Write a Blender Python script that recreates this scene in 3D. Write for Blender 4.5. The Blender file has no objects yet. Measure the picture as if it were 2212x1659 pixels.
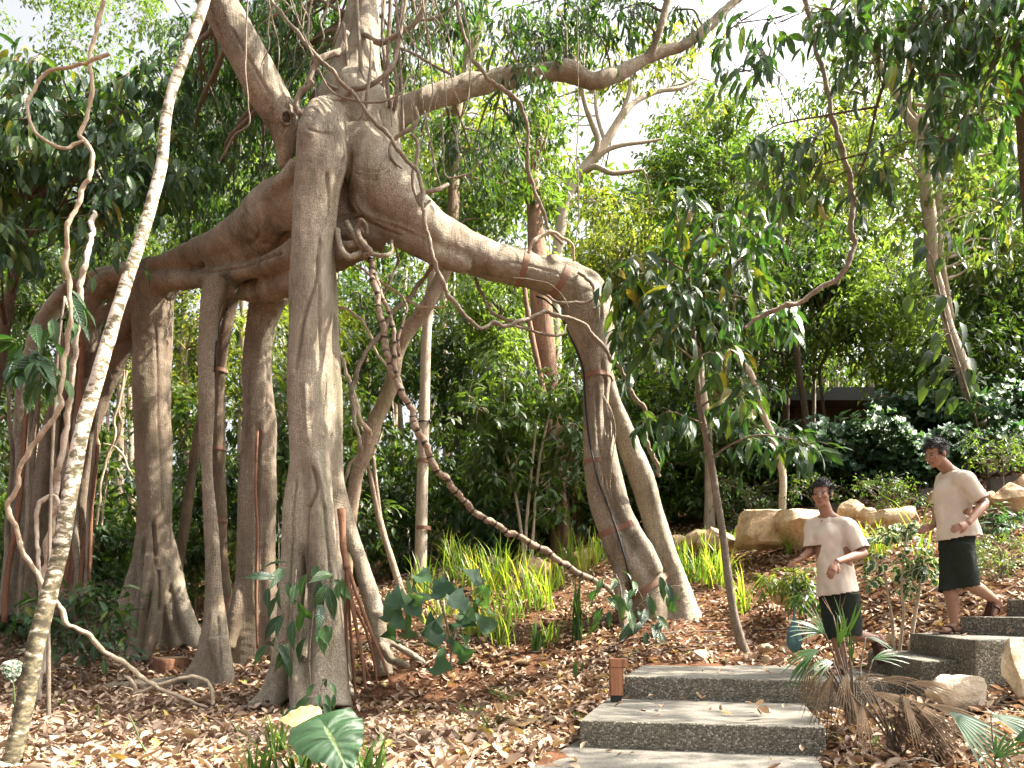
import bpy, bmesh, math, random
import numpy as np
from mathutils import Vector, Matrix, noise
from mathutils.bvhtree import BVHTree

random.seed(7)
RNG = np.random.default_rng(11)
S = bpy.context.scene
COL = S.collection
# ---------------------------------------------------------------- camera model
# the photograph measured on a 2212 x 1659 sheet: horizon at v=1316, level camera with vertical shift
CU, HV, FP, CZ = 1106.0, 1316.0, 1475.0, 1.0

def P(u, v, d):
    return Vector(((u - CU) / FP * d, d, CZ + (HV - v) / FP * d))

def Rpx(w, d):
    return 0.5 * w / FP * d

def on_level(u, v, z):
    d = (CZ - z) * FP / (v - HV)
    return Vector(((u - CU) / FP * d, d, z))

# ---------------------------------------------------------------- objects
def tag(o, label, cat, group=None, kind=None):
    if label: o['label'] = label
    if cat: o['category'] = cat
    if group: o['group'] = group
    if kind: o['kind'] = kind
    return o

def empty(name, loc, label, cat, group=None):
    o = bpy.data.objects.new(name, None)
    o.location = loc
    o.empty_display_size = 0.1
    COL.objects.link(o)
    return tag(o, label, cat, group)

def mesh_np(name, V, F, mats=None, smooth=True, attrs=None, mi=None):
    """V (n,3) array, F list of faces or (m,k) array."""
    me = bpy.data.meshes.new(name)
    V = np.asarray(V, dtype=np.float32)
    me.vertices.add(len(V))
    me.vertices.foreach_set('co', V.ravel())
    if isinstance(F, np.ndarray):
        m, k = F.shape
        me.loops.add(m * k)
        me.loops.foreach_set('vertex_index', F.astype(np.int32).ravel())
        me.polygons.add(m)
        me.polygons.foreach_set('loop_start', np.arange(0, m * k, k, dtype=np.int32))
        me.polygons.foreach_set('loop_total', np.full(m, k, dtype=np.int32))
    else:
        idx = np.fromiter((i for f in F for i in f), dtype=np.int32)
        tot = np.fromiter((len(f) for f in F), dtype=np.int32)
        st = np.concatenate(([0], np.cumsum(tot)[:-1])).astype(np.int32)
        me.loops.add(len(idx)); me.loops.foreach_set('vertex_index', idx)
        me.polygons.add(len(tot))
        me.polygons.foreach_set('loop_start', st)
        me.polygons.foreach_set('loop_total', tot)
    if mi is not None:
        me.polygons.foreach_set('material_index', np.asarray(mi, dtype=np.int32))
    me.update(calc_edges=True)
    me.validate()
    me.polygons.foreach_set('use_smooth', np.full(len(me.polygons), bool(smooth)))
    if attrs:
        for an, a in attrs.items():
            a = np.asarray(a, dtype=np.float32)
            if a.ndim == 1:
                at = me.attributes.new(an, 'FLOAT', 'POINT'); at.data.foreach_set('value', a)
            else:
                at = me.attributes.new(an, 'FLOAT_VECTOR', 'POINT'); at.data.foreach_set('vector', a.ravel())
    for m in (mats or []):
        me.materials.append(m)
    return me

def link(name, me, parent=None, world=True):
    """Link a mesh whose coordinates are world coordinates; keep it there under its parent."""
    o = bpy.data.objects.new(name, me)
    COL.objects.link(o)
    if parent is not None:
        o.parent = parent
        if world:
            o.matrix_parent_inverse = Matrix.Translation(parent.location).inverted() if parent.rotation_euler.z == 0 else \
                (Matrix.Translation(parent.location) @ Matrix.Rotation(parent.rotation_euler.z, 4, 'Z')).inverted()
    return o

def rebase(o, loc):
    """Move the origin of a top-level mesh to loc without moving its geometry."""
    loc = Vector(loc)
    o.data.transform(Matrix.Translation(-loc)); o.location = loc
    return o

# ---------------------------------------------------------------- curves and tubes
def catmull(pts, n=6):
    """pts (k,m) array -> smooth resample with n steps a segment (any number of columns)."""
    p = np.asarray(pts, dtype=float)
    if len(p) < 3:
        t = np.linspace(0, 1, n + 1)[:, None]
        return p[0] * (1 - t) + p[-1] * t
    q = np.vstack([2 * p[0] - p[1], p, 2 * p[-1] - p[-2]])
    out = []
    for i in range(1, len(q) - 2):
        a, b, c, d = q[i - 1], q[i], q[i + 1], q[i + 2]
        t = np.linspace(0, 1, n, endpoint=False)[:, None]
        out.append(0.5 * ((2 * b) + (c - a) * t + (2 * a - 5 * b + 4 * c - d) * t ** 2 + (3 * b - a - 3 * c + d) * t ** 3))
    out.append(p[-1:])
    return np.vstack(out)

def frames(C):
    T = np.gradient(C, axis=0)
    T /= np.linalg.norm(T, axis=1, keepdims=True) + 1e-9
    N = np.zeros_like(T)
    ref = np.array([0.0, -1.0, 0.0])
    if abs(T[0] @ ref) > 0.9: ref = np.array([1.0, 0, 0])
    n = ref - T[0] * (ref @ T[0]); n /= np.linalg.norm(n)
    for i in range(len(T)):
        n = n - T[i] * (n @ T[i]); n /= np.linalg.norm(n) + 1e-9
        N[i] = n
    return T, N, np.cross(T, N)

def tube(C, R, segs=10, prof=None, wob=0.0, seed=0):
    """C (n,3), R (n,) -> V, F with caps. prof(theta, s) multiplies the radius."""
    C = np.asarray(C, float); R = np.asarray(R, float)
    T, N, B = frames(C)
    th = np.linspace(0, 2 * math.pi, segs, endpoint=False)
    rr = np.ones((len(C), segs))
    if prof is not None:
        s = np.linspace(0, 1, len(C))
        rr = rr * prof(th[None, :], s[:, None])
    if wob:
        r = np.random.default_rng(seed)
        k = r.normal(size=(len(C), segs))
        for _ in range(2):
            k = (k + np.roll(k, 1, 1) + np.roll(k, -1, 1)) / 3
            k[1:-1] = (k[1:-1] + k[:-2] + k[2:]) / 3
        rr = rr * (1 + wob * 2.5 * k)
    V = C[:, None, :] + (R[:, None] * rr)[..., None] * (np.cos(th)[None, :, None] * N[:, None, :] + np.sin(th)[None, :, None] * B[:, None, :])
    n, k = len(C), segs
    V = V.reshape(-1, 3)
    i = np.arange(n - 1)[:, None] * k; j = np.arange(k)[None, :]; j2 = (j + 1) % k
    F = np.stack([i + j, i + j2, i + k + j2, i + k + j], -1).reshape(-1, 4)
    F = [tuple(f) for f in F.tolist()]
    V = np.vstack([V, C[:1], C[-1:]])
    a, b = n * k, n * k + 1
    F += [(a, (jj + 1) % k, jj) for jj in range(k)]
    o = (n - 1) * k
    F += [(b, o + jj, o + (jj + 1) % k) for jj in range(k)]
    return V, F

class Soup:
    """Collects shapes into one mesh."""
    def __init__(s): s.V = []; s.F = []; s.n = 0; s.A = []; s.mi = []
    def add(s, V, F, a=0.0, mi=0):
        V = np.asarray(V, float)
        s.V.append(V); s.F += [tuple(x + s.n for x in f) for f in F]; s.n += len(V)
        s.A.append(np.full(len(V), a)); s.mi += [mi] * len(F)
        return s
    def tube(s, pts, n=6, segs=8, a=0.0, wob=0.0, seed=0, prof=None):
        """pts: rows of x,y,z,r"""
        q = catmull(pts, n)
        V, F = tube(q[:, :3], np.maximum(q[:, 3], 0.0008), segs, prof, wob, seed)
        return s.add(V, F, a)
    def mesh(s, name, mats, smooth=True):
        return mesh_np(name, np.vstack(s.V), s.F, mats, smooth, {'rnd': np.concatenate(s.A)}, s.mi)

def px(rows, dw=1.0):
    """rows of (u, v, d, width px) -> rows of (x, y, z, r)"""
    return np.array([[*P(u, v, d), Rpx(w, d) * dw] for u, v, d, w in rows])

# ---------------------------------------------------------------- materials
def nodes(name):
    m = bpy.data.materials.new(name); m.use_nodes = True
    nt = m.node_tree; nt.nodes.clear()
    return m, nt

class NT:
    def __init__(s, name):
        s.m = bpy.data.materials.new(name); s.m.use_nodes = True
        s.t = s.m.node_tree; s.t.nodes.clear()
        s.out = s.t.nodes.new('ShaderNodeOutputMaterial')
    def n(s, typ, **kw):
        nd = s.t.nodes.new('ShaderNode' + typ)
        for k, v in kw.items():
            if k in nd.inputs.keys(): pass
            setattr(nd, k, v)
        return nd
    def l(s, a, b): s.t.links.new(a, b)
    def val(s, sock, v):
        if hasattr(v, 'is_output') or isinstance(v, bpy.types.NodeSocket): s.l(v, sock)
        else: sock.default_value = v
    def pos(s, scale=(1, 1, 1), kind='Position'):
        if kind == 'Position':
            g = s.n('NewGeometry').outputs['Position']
        else:
            g = s.n('TexCoord').outputs['Object']
        mp = s.n('Mapping'); s.l(g, mp.inputs['Vector']); mp.inputs['Scale'].default_value = scale
        return mp.outputs[0]
    def noise(s, vec, scale, detail=4, rough=0.6, dist=0.0):
        t = s.n('TexNoise'); s.l(vec, t.inputs['Vector'])
        t.inputs['Scale'].default_value = scale; t.inputs['Detail'].default_value = detail
        t.inputs['Roughness'].default_value = rough; t.inputs['Distortion'].default_value = dist
        return t.outputs['Fac']
    def voro(s, vec, scale, feature='F1', out='Distance', rnd=1.0):
        t = s.n('TexVoronoi', feature=feature); s.l(vec, t.inputs['Vector'])
        t.inputs['Scale'].default_value = scale; t.inputs['Randomness'].default_value = rnd
        return t.outputs[out]
    def ramp(s, fac, stops, interp='LINEAR'):
        r = s.n('ValToRGB'); cr = r.color_ramp; cr.interpolation = interp
        while len(cr.elements) < len(stops): cr.elements.new(0.5)
        for e, (p, c) in zip(cr.elements, stops):
            e.position = p; e.color = (*c, 1) if not isinstance(c, (int, float)) else (c, c, c, 1)
        s.l(fac, r.inputs[0]); return r.outputs[0]
    def mix(s, fac, a, b, mode='MIX'):
        x = s.n('Mix', data_type='RGBA', blend_type=mode)
        s.val(x.inputs[0], fac)
        for sock, v in ((x.inputs[6], a), (x.inputs[7], b)):
            if isinstance(v, tuple): sock.default_value = (*v, 1)
            else: s.l(v, sock)
        return x.outputs[2]
    def math(s, op, a, b=0.0, clamp=False):
        x = s.n('Math', operation=op); x.use_clamp = clamp
        s.val(x.inputs[0], a); s.val(x.inputs[1], b)
        return x.outputs[0]
    def attr(s, name, out='Fac'):
        a = s.n('Attribute'); a.attribute_name = name
        return a.outputs[out]
    def bump(s, h, strength=0.4, dist=0.02, normal=None):
        b = s.n('Bump'); s.l(h, b.inputs['Height'])
        b.inputs['Strength'].default_value = strength; b.inputs['Distance'].default_value = dist
        if normal is not None: s.l(normal, b.inputs['Normal'])
        return b.outputs[0]
    def bsdf(s, color, rough=0.8, spec=0.3, normal=None, metal=0.0, **kw):
        b = s.n('BsdfPrincipled')
        if isinstance(color, tuple): b.inputs['Base Color'].default_value = (*color, 1)
        else: s.l(color, b.inputs['Base Color'])
        s.val(b.inputs['Roughness'], rough)
        b.inputs['Specular IOR Level'].default_value = spec
        b.inputs['Metallic'].default_value = metal
        if normal is not None: s.l(normal, b.inputs['Normal'])
        for k, v in kw.items(): b.inputs[k].default_value = v
        return b.outputs[0]
    def done(s, sh):
        s.l(sh, s.out.inputs['Surface']); return s.m

def leaf_mat(name, stops, trans=0.35, tint=(1.6, 1.7, 0.7), rough=0.42, spec=0.5, vein=False, streak=None):
    k = NT(name)
    r = k.attr('rnd')
    c = k.ramp(r, stops)
    n = k.noise(k.pos(), 9.0, 2)
    c = k.mix(0.35, c, k.ramp(n, [(0.3, 0.35), (0.7, 0.75)]), 'OVERLAY')
    nrm = None
    if vein:
        uv = k.attr('luv', 'Vector')
        sp = k.n('SeparateXYZ'); k.l(uv, sp.inputs[0])
        ax = k.math('ABSOLUTE', sp.outputs[0])
        mid = k.ramp(ax, [(0.03, 1.0), (0.09, 0.0)])
        ph = k.math('SUBTRACT', k.math('MULTIPLY', sp.outputs[1], 70.0), k.math('MULTIPLY', ax, 11.0))
        side = k.math('SINE', ph)
        c = k.mix(k.math('MULTIPLY', mid, 0.45), c, (0.20, 0.26, 0.09))
        nrm = k.bump(k.math('ADD', side, k.math('MULTIPLY', mid, -2.0)), 0.35, 0.006)
    if streak:
        uv2 = k.attr('luv', 'Vector')
        sp2 = k.n('SeparateXYZ'); k.l(uv2, sp2.inputs[0])
        ed = k.ramp(k.math('ADD', k.math('ABSOLUTE', sp2.outputs[0]), k.math('MULTIPLY', k.noise(k.pos(), 30, 2), 0.6)), [(0.9, 0.0), (1.0, 1.0)])
        c = k.mix(ed, c, streak)
    b = k.bsdf(c, rough, spec, nrm)
    t = k.n('BsdfTranslucent')
    k.l(k.mix(1.0, c, tint, 'MULTIPLY'), t.inputs['Color'])
    x = k.n('MixShader'); x.inputs[0].default_value = trans
    k.l(b, x.inputs[1]); k.l(t.outputs[0], x.inputs[2])
    return k.done(x.outputs[0])

# ---------------------------------------------------------------- leaves
def leaf_template(rows, fold=0.18, curl=0.25, wave=0.0):
    """rows of (t, halfwidth); returns verts (x across, y along, z up), faces, luv."""
    V, F, U = [], [], []
    prev = None
    for t, w in rows:
        y = t; z = -curl * t * t
        if w < 1e-4:
            V.append((0, y, z)); U.append((0, t, 0)); cur = (len(V) - 1,)
        else:
            zz = fold * w
            wv = wave * w * math.sin(t * 19)
            V += [(-w, y, z + zz + wv), (0, y, z), (w, y, z + zz - wv)]
            U += [(-1, t, 0), (0, t, 0), (1, t, 0)]
            cur = (len(V) - 3, len(V) - 2, len(V) - 1)
        if prev:
            if len(prev) == 1 and len(cur) == 3:
                F += [(prev[0], cur[1], cur[0]), (prev[0], cur[2], cur[1])]
            elif len(prev) == 3 and len(cur) == 3:
                F += [(prev[0], prev[1], cur[1], cur[0]), (prev[1], prev[2], cur[2], cur[1])]
            elif len(prev) == 3 and len(cur) == 1:
                F += [(prev[0], prev[1], cur[0]), (prev[1], prev[2], cur[0])]
        prev = cur
    return np.array(V), F, np.array(U)

LEAF_LO = leaf_template([(0, 0), (0.45, 0.20), (1, 0)], 0.3, 0.25)
LEAF_MID = leaf_template([(0, 0), (0.25, 0.15), (0.6, 0.17), (1, 0)], 0.3, 0.35)
LEAF_BIG = leaf_template([(-0.12, 0.008), (0, 0.012), (0.12, 0.11), (0.32, 0.18), (0.55, 0.19), (0.78, 0.12), (0.93, 0.035), (1.04, 0)], 0.32, 0.4, 0.1)
LEAF_NARROW = leaf_template([(-0.08, 0.006), (0.02, 0.01), (0.15, 0.07), (0.4, 0.125), (0.65, 0.115), (0.85, 0.055), (1.05, 0)], 0.35, 0.45, 0.12)

def norm(a):
    return a / (np.linalg.norm(a, axis=-1, keepdims=True) + 1e-9)

def leaves_mesh(name, tmpl, pos, ydir, zup, size, rnd, mat, width=None):
    """One mesh of many leaves: base at pos, blade along ydir, face normal near zup."""
    TV, TF, TU = tmpl
    n = len(pos)
    y = norm(ydir)
    x = norm(np.cross(y, zup) + 1e-6)
    z = np.cross(x, y)
    w = size if width is None else size * width
    V = pos[:, None, :] + TV[None, :, 0:1] * (x * w[:, None])[:, None, :] + TV[None, :, 1:2] * (y * size[:, None])[:, None, :] \
        + TV[None, :, 2:3] * (z * size[:, None])[:, None, :]
    k = len(TV)
    off = (np.arange(n) * k)
    F = []
    tri = [f for f in TF if len(f) == 3]; quad = [f for f in TF if len(f) == 4]
    idx = []; tot = []
    if tri:
        a = (np.array(tri)[None] + off[:, None, None]).reshape(-1, 3); idx.append(a.ravel()); tot.append(np.full(len(a), 3))
    if quad:
        a = (np.array(quad)[None] + off[:, None, None]).reshape(-1, 4); idx.append(a.ravel()); tot.append(np.full(len(a), 4))
    idx = np.concatenate(idx).astype(np.int32); tot = np.concatenate(tot).astype(np.int32)
    me = bpy.data.meshes.new(name)
    me.vertices.add(n * k); me.vertices.foreach_set('co', V.astype(np.float32).ravel())
    me.loops.add(len(idx)); me.loops.foreach_set('vertex_index', idx)
    me.polygons.add(len(tot))
    me.polygons.foreach_set('loop_start', np.concatenate(([0], np.cumsum(tot)[:-1])).astype(np.int32))
    me.polygons.foreach_set('loop_total', tot)
    me.polygons.foreach_set('use_smooth', np.ones(len(tot), dtype=bool))
    me.update(calc_edges=True)
    at = me.attributes.new('rnd', 'FLOAT', 'POINT'); at.data.foreach_set('value', np.repeat(rnd, k).astype(np.float32))
    if k > 8:
        at = me.attributes.new('luv', 'FLOAT_VECTOR', 'POINT'); at.data.foreach_set('vector', np.tile(TU, (n, 1)).astype(np.float32).ravel())
    me.materials.append(mat)
    return me

def spray(centers, radii, n, rng, size, droop=0.5, twigs=10, inner=0.25, flat=0.75, jitter=0.35, svar=0.3, hue=0.0):
    """Leaf sprays: each clump has twigs that leave its centre; leaves sit along them.
    Returns pos, ydir, zup, size, rnd and the twig segments."""
    C = np.asarray(centers, float); Rr = np.asarray(radii, float)
    nc = len(C)
    td = norm(rng.normal(size=(nc, twigs, 3)) * np.array([1, 1, flat]))
    tl = rng.uniform(0.55, 1.1, (nc, twigs))
    wgt = Rr ** 2; wgt = wgt / wgt.sum()
    ci = rng.choice(nc, n, p=wgt); ti = rng.integers(0, twigs, n)
    d = td[ci, ti]; L = (tl[ci, ti] * Rr[ci])
    t = inner + (1 - inner) * np.sqrt(rng.uniform(0, 1, n))
    sag = -(droop * 0.35) * (t ** 2) * L
    pos = C[ci] + d * (t * L)[:, None]; pos[:, 2] += sag
    pos += rng.normal(size=(n, 3)) * (0.10 * Rr[ci])[:, None]
    side = norm(np.cross(d, np.array([0, 0, 1.0])) + 1e-6) * rng.choice([-1, 1], n)[:, None]
    yd = d * 0.7 + side * rng.uniform(0.3, 1.1, (n, 1)) + rng.normal(size=(n, 3)) * jitter
    yd = norm(yd); yd[:, 2] -= droop * rng.uniform(0.5, 1.5, n); yd = norm(yd)
    zu = np.tile(np.array([0, 0, 1.0]), (n, 1)) + rng.normal(size=(n, 3)) * 0.35 + d * 0.4
    cl = rng.uniform(-0.12, 0.12, nc)
    rnd = np.clip(rng.beta(2, 2, n) * 0.8 + 0.1 + cl[ci] + hue, 0, 1)
    sz = size * rng.uniform(1 - svar, 1 + svar, n)
    tips = C[:, None, :] + td * (tl * Rr[:, None])[..., None]
    tips[..., 2] -= droop * 0.35 * tl * Rr[:, None]
    return pos, yd, zu, sz, rnd, tips
# ================================================================ materials
def bark(name, base, pale, dark, pale_amt=0.5, scale=1.0, rough=0.9, rings=0.0, bumps=0.6, moss=None, moss_amt=0.5):
    k = NT(name)
    p = k.pos()
    n1 = k.noise(p, 2.2 * scale, 5, 0.65)
    n2 = k.noise(p, 26 * scale, 4, 0.7)
    n3 = k.noise(k.pos((1, 1, 0.16)), 34 * scale, 4, 0.7)
    n4 = k.noise(k.pos((0.35, 0.35, 1.3)), 60 * scale, 2, 0.6)
    col = k.ramp(n3, [(0.28, tuple(c * 0.62 for c in base)), (0.5, base), (0.75, tuple(min(1, c * 1.3) for c in base))])
    pm = k.math('MULTIPLY', k.ramp(n2, [(0.5, 0.0), (0.60, 1.0)]), k.ramp(n1, [(0.40, 0.0), (0.58, 1.0)]))
    col = k.mix(k.math('MULTIPLY', pm, pale_amt), col, pale)
    sp = k.voro(p, 16 * scale)
    col = k.mix(k.math('MULTIPLY', k.ramp(sp, [(0.12, 1.0), (0.2, 0.0)]), k.math('MULTIPLY', k.ramp(k.noise(p, 5 * scale, 2), [(0.5, 0), (0.62, 1)]), pale_amt)), col, pale)
    dm = k.ramp(k.noise(k.pos((1, 1, 0.45)), 3.1 * scale, 5, 0.7), [(0.55, 0.0), (0.72, 0.8)])
    dk = k.ramp(k.noise(p, 40 * scale, 2, 0.7), [(0.42, 0), (0.55, 1)])
    col = k.mix(k.math('MULTIPLY', dm, dk), col, dark)
    if moss:
        mm = k.ramp(k.noise(k.pos((1.7, 1.7, 0.5)), 1.9, 4, 0.65), [(0.5, 0.0), (0.66, 1.0)])
        col = k.mix(k.math('MULTIPLY', mm, moss_amt), col, moss)
    h = k.math('ADD', k.math('MULTIPLY', n3, 0.9), k.math('MULTIPLY', n4, 0.5))
    h = k.math('ADD', h, k.math('MULTIPLY', n2, 0.5))
    return k.done(k.bsdf(col, rough, 0.2, k.bump(h, bumps, 0.02)))

def banyan_bark():
    k = NT('fig_bark')
    p = k.pos()
    br = k.attr('brown')
    n1 = k.noise(p, 1.6, 5, 0.65)
    n2 = k.noise(k.pos((1, 1, 0.8)), 95, 3, 0.7)
    n3 = k.noise(k.pos((1, 1, 0.13)), 70, 5, 0.78)
    n4 = k.noise(k.pos((0.3, 0.3, 1.6)), 60, 3, 0.6)
    g = k.ramp(n3, [(0.22, (0.11, 0.09, 0.065)), (0.38, (0.27, 0.232, 0.175)), (0.55, (0.355, 0.31, 0.24)), (0.78, (0.49, 0.435, 0.345))])
    b = k.ramp(n3, [(0.22, (0.05, 0.034, 0.022)), (0.40, (0.145, 0.102, 0.068)), (0.55, (0.185, 0.132, 0.09)), (0.78, (0.28, 0.205, 0.145))])
    col = k.mix(br, g, b)
    col = k.mix(k.ramp(n1, [(0.35, 0.5), (0.65, 0.0)]), col, (0.14, 0.092, 0.055))
    # pale lichen speckle in big patches
    pm = k.math('MULTIPLY', k.ramp(n2, [(0.45, 0), (0.58, 1)]), k.ramp(k.noise(k.pos((1, 1, 0.7)), 1.5, 5, 0.75), [(0.40, 0.0), (0.60, 0.9)]))
    pm = k.math('MULTIPLY', pm, k.math('SUBTRACT', 1.0, k.math('MULTIPLY', br, 0.80)))
    col = k.mix(pm, col, (0.60, 0.535, 0.42))
    spots = k.ramp(k.voro(p, 12), [(0.10, 1.0), (0.16, 0.0)])
    spots = k.math('MULTIPLY', spots, k.ramp(k.noise(p, 2.7, 3), [(0.5, 0), (0.6, 0.8)]))
    col = k.mix(spots, col, (0.47, 0.43, 0.37))
    # dark algae, green-black, running down
    dm = k.ramp(k.noise(k.pos((1, 1, 0.42)), 2.1, 5, 0.75), [(0.52, 0.0), (0.68, 0.9)])
    dk = k.ramp(k.noise(p, 110, 2, 0.7), [(0.38, 0.25), (0.56, 1)])
    col = k.mix(k.math('MULTIPLY', dm, dk), col, (0.062, 0.052, 0.034))
    mm = k.ramp(k.noise(k.pos((2.2, 2.2, 0.35)), 2.3, 4, 0.65), [(0.54, 0.0), (0.70, 0.55)])
    col = k.mix(mm, col, (0.10, 0.105, 0.045))
    h = k.math('ADD', k.math('MULTIPLY', n3, 1.0), k.math('MULTIPLY', n4, 0.55))
    h = k.math('ADD', h, k.math('MULTIPLY', n2, 0.5))
    nr = k.bump(h, 1.0, 0.02, k.bump(k.noise(k.pos((1, 1, 0.5)), 7, 3), 0.4, 0.05))
    return k.done(k.bsdf(col, 0.86, 0.22, nr))

M = {}
M['fig'] = banyan_bark()
M['bark_tan'] = bark('tan_bark', (0.30, 0.23, 0.165), (0.5, 0.43, 0.34), (0.08, 0.065, 0.045), 0.5)
M['bark_red'] = bark('flaky_red_bark', (0.25, 0.15, 0.10), (0.42, 0.30, 0.22), (0.09, 0.055, 0.04), 0.35, 0.7, bumps=1.0)
M['bark_dark'] = bark('dark_bark', (0.11, 0.08, 0.055), (0.3, 0.26, 0.2), (0.04, 0.035, 0.025), 0.3)
M['bark_light'] = bark('pale_bark', (0.40, 0.33, 0.255), (0.58, 0.52, 0.44), (0.15, 0.12, 0.085), 0.5)
M['bark_moss'] = bark('mossy_bark', (0.22, 0.16, 0.11), (0.45, 0.40, 0.32), (0.06, 0.055, 0.03), 0.5, moss=(0.13, 0.125, 0.04), moss_amt=0.75)
M['liana_pale'] = bark('pale_liana_bark', (0.42, 0.34, 0.24), (0.56, 0.48, 0.37), (0.17, 0.13, 0.09), 0.4, 1.6)
M['liana_brown'] = bark('brown_liana_bark', (0.22, 0.18, 0.135), (0.42, 0.37, 0.30), (0.07, 0.06, 0.045), 0.5, 1.6)
M['root_red'] = bark('red_root_bark', (0.20, 0.10, 0.06), (0.32, 0.19, 0.12), (0.07, 0.04, 0.03), 0.2, 1.4)
M['sapling'] = bark('sapling_bark', (0.18, 0.145, 0.11), (0.36, 0.32, 0.26), (0.08, 0.07, 0.05), 0.4, 1.6)

def spotted_bark():
    k = NT('white_patchy_bark')
    p = k.pos((1, 1, 1.9))
    n = k.noise(p, 13, 3, 0.65, 0.3)
    z = k.n('SeparateXYZ'); k.l(k.pos(), z.inputs[0])
    hi = k.ramp(k.math('MULTIPLY', z.outputs[2], 0.2), [(0.12, 0.0), (0.42, 1.0)])
    f = k.math('ADD', k.math('ADD', n, k.math('MULTIPLY', k.noise(k.pos(), 60, 2), 0.12)), k.math('MULTIPLY', hi, 0.13))
    col = k.ramp(f, [(0.48, (0.055, 0.046, 0.03)), (0.57, (0.12, 0.105, 0.062)), (0.66, (0.20, 0.165, 0.10)), (0.69, (0.50, 0.44, 0.35)), (0.95, (0.66, 0.60, 0.51))])
    return k.done(k.bsdf(col, 0.85, 0.25, k.bump(f, 0.4, 0.01)))
M['spotted'] = spotted_bark()

def ringed_bark():
    k = NT('ringed_liana_bark')
    t = k.attr('ring')
    n = k.math('ADD', k.math('MULTIPLY', t, 6.5), k.math('MULTIPLY', k.noise(k.pos(), 9, 3), 2.2))
    s = k.ramp(k.math('SINE', n), [(0.0, 0.0), (0.78, 0.0), (0.93, 1.0)])
    col = k.ramp(k.noise(k.pos(), 40, 3), [(0.35, (0.16, 0.115, 0.08)), (0.6, (0.27, 0.205, 0.15)), (0.75, (0.36, 0.29, 0.22))])
    col = k.mix(s, col, (0.05, 0.038, 0.028))
    return k.done(k.bsdf(col, 0.88, 0.2, k.bump(k.math('ADD', s, k.noise(k.pos(), 50, 3)), 0.5, 0.01)))
M['ringed'] = ringed_bark()

G = lambda *a: a
M['lf_dark'] = leaf_mat('dark_glossy_leaf', [(0.0, (0.012, 0.036, 0.018)), (0.45, (0.022, 0.062, 0.022)), (0.75, (0.040, 0.092, 0.022)), (0.93, (0.11, 0.15, 0.02)), (1.0, (0.22, 0.17, 0.03))], 0.25, (2.2, 2.4, 0.8), 0.38, 0.5, vein=True)
M['lf_fig'] = leaf_mat('fig_leaf', [(0.0, (0.0132, 0.0374, 0.0179)), (0.5, (0.0276, 0.0682, 0.0229)), (0.8, (0.0618, 0.1127, 0.0259)), (1.0, (0.1367, 0.1680, 0.0351))], 0.40, (2.4, 2.5, 0.7), 0.36, 0.5, vein=True)
M['lf_mid'] = leaf_mat('mid_green_leaf', [(0.0, (0.0166, 0.0380, 0.0136)), (0.5, (0.0357, 0.0694, 0.0216)), (0.8, (0.0683, 0.1081, 0.0304)), (1.0, (0.1429, 0.1490, 0.0450))], 0.45, (2.3, 2.3, 0.7), 0.42, 0.5)
M['lf_bright'] = leaf_mat('bright_green_leaf', [(0.0, (0.0284, 0.0646, 0.0189)), (0.5, (0.0566, 0.1040, 0.0288)), (0.85, (0.0938, 0.1440, 0.0409)), (1.0, (0.1505, 0.1728, 0.0557))], 0.48, (2.2, 2.1, 0.7), 0.40, 0.5)
M['lf_yellow'] = leaf_mat('yellow_green_leaf', [(0.0, (0.0499, 0.0835, 0.0211)), (0.5, (0.0964, 0.1331, 0.0340)), (0.85, (0.1513, 0.1696, 0.0442)), (1.0, (0.2242, 0.1936, 0.0590))], 0.5, (2.0, 1.9, 0.6), 0.45, 0.4)
M['lf_forest'] = leaf_mat('forest_leaf', [(0.0, (0.0145, 0.0335, 0.0145)), (0.5, (0.0296, 0.0588, 0.0195)), (0.8, (0.0633, 0.0950, 0.0272)), (1.0, (0.1284, 0.1284, 0.0397))], 0.45, (2.3, 2.3, 0.7), 0.45, 0.45)
M['lf_blue'] = leaf_mat('bluish_palm_leaf', [(0.0, (0.018, 0.052, 0.030)), (0.5, (0.042, 0.092, 0.046)), (0.85, (0.075, 0.135, 0.055)), (1.0, (0.18, 0.19, 0.06))], 0.3, (2.2, 2.4, 0.9), 0.5, 0.4)
M['lf_grass'] = leaf_mat('strap_leaf', [(0.0, (0.05, 0.12, 0.02)), (0.5, (0.10, 0.19, 0.03)), (0.85, (0.17, 0.25, 0.04)), (1.0, (0.30, 0.28, 0.08))], 0.5, (2.0, 1.9, 0.7), 0.4, 0.4)
M['lf_strap'] = leaf_mat('glossy_strap_leaf', [(0.0, (0.0172, 0.0510, 0.0138)), (0.5, (0.0369, 0.0876, 0.0201)), (1.0, (0.0785, 0.1393, 0.0313))], 0.3, (2.2, 2.2, 0.7), 0.3, 0.5)
M['lf_brown'] = leaf_mat('dead_frond', [(0.0, (0.055, 0.036, 0.022)), (0.5, (0.13, 0.085, 0.048)), (1.0, (0.30, 0.21, 0.12))], 0.15, (1.3, 1.1, 0.8), 0.8, 0.2)
M['lf_var'] = leaf_mat('cream_edged_leaf', [(0.0, (0.025, 0.07, 0.03)), (1.0, (0.06, 0.13, 0.05))], 0.3, (1.8, 1.8, 1.0), 0.45, 0.4, streak=(0.55, 0.58, 0.40))
M['lf_taro'] = leaf_mat('elephant_ear_leaf', [(0.0, (0.0200, 0.0497, 0.0227)), (0.7, (0.0327, 0.0732, 0.0300)), (1.0, (0.0451, 0.0937, 0.0343))], 0.25, (2.0, 2.2, 0.9), 0.5, 0.35, vein=True)
M['lf_cream'] = leaf_mat('yellowed_leaf', [(0.0, (0.55, 0.42, 0.16)), (1.0, (0.70, 0.58, 0.30))], 0.3, (1.1, 1.05, 0.7), 0.6, 0.3)
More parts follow.
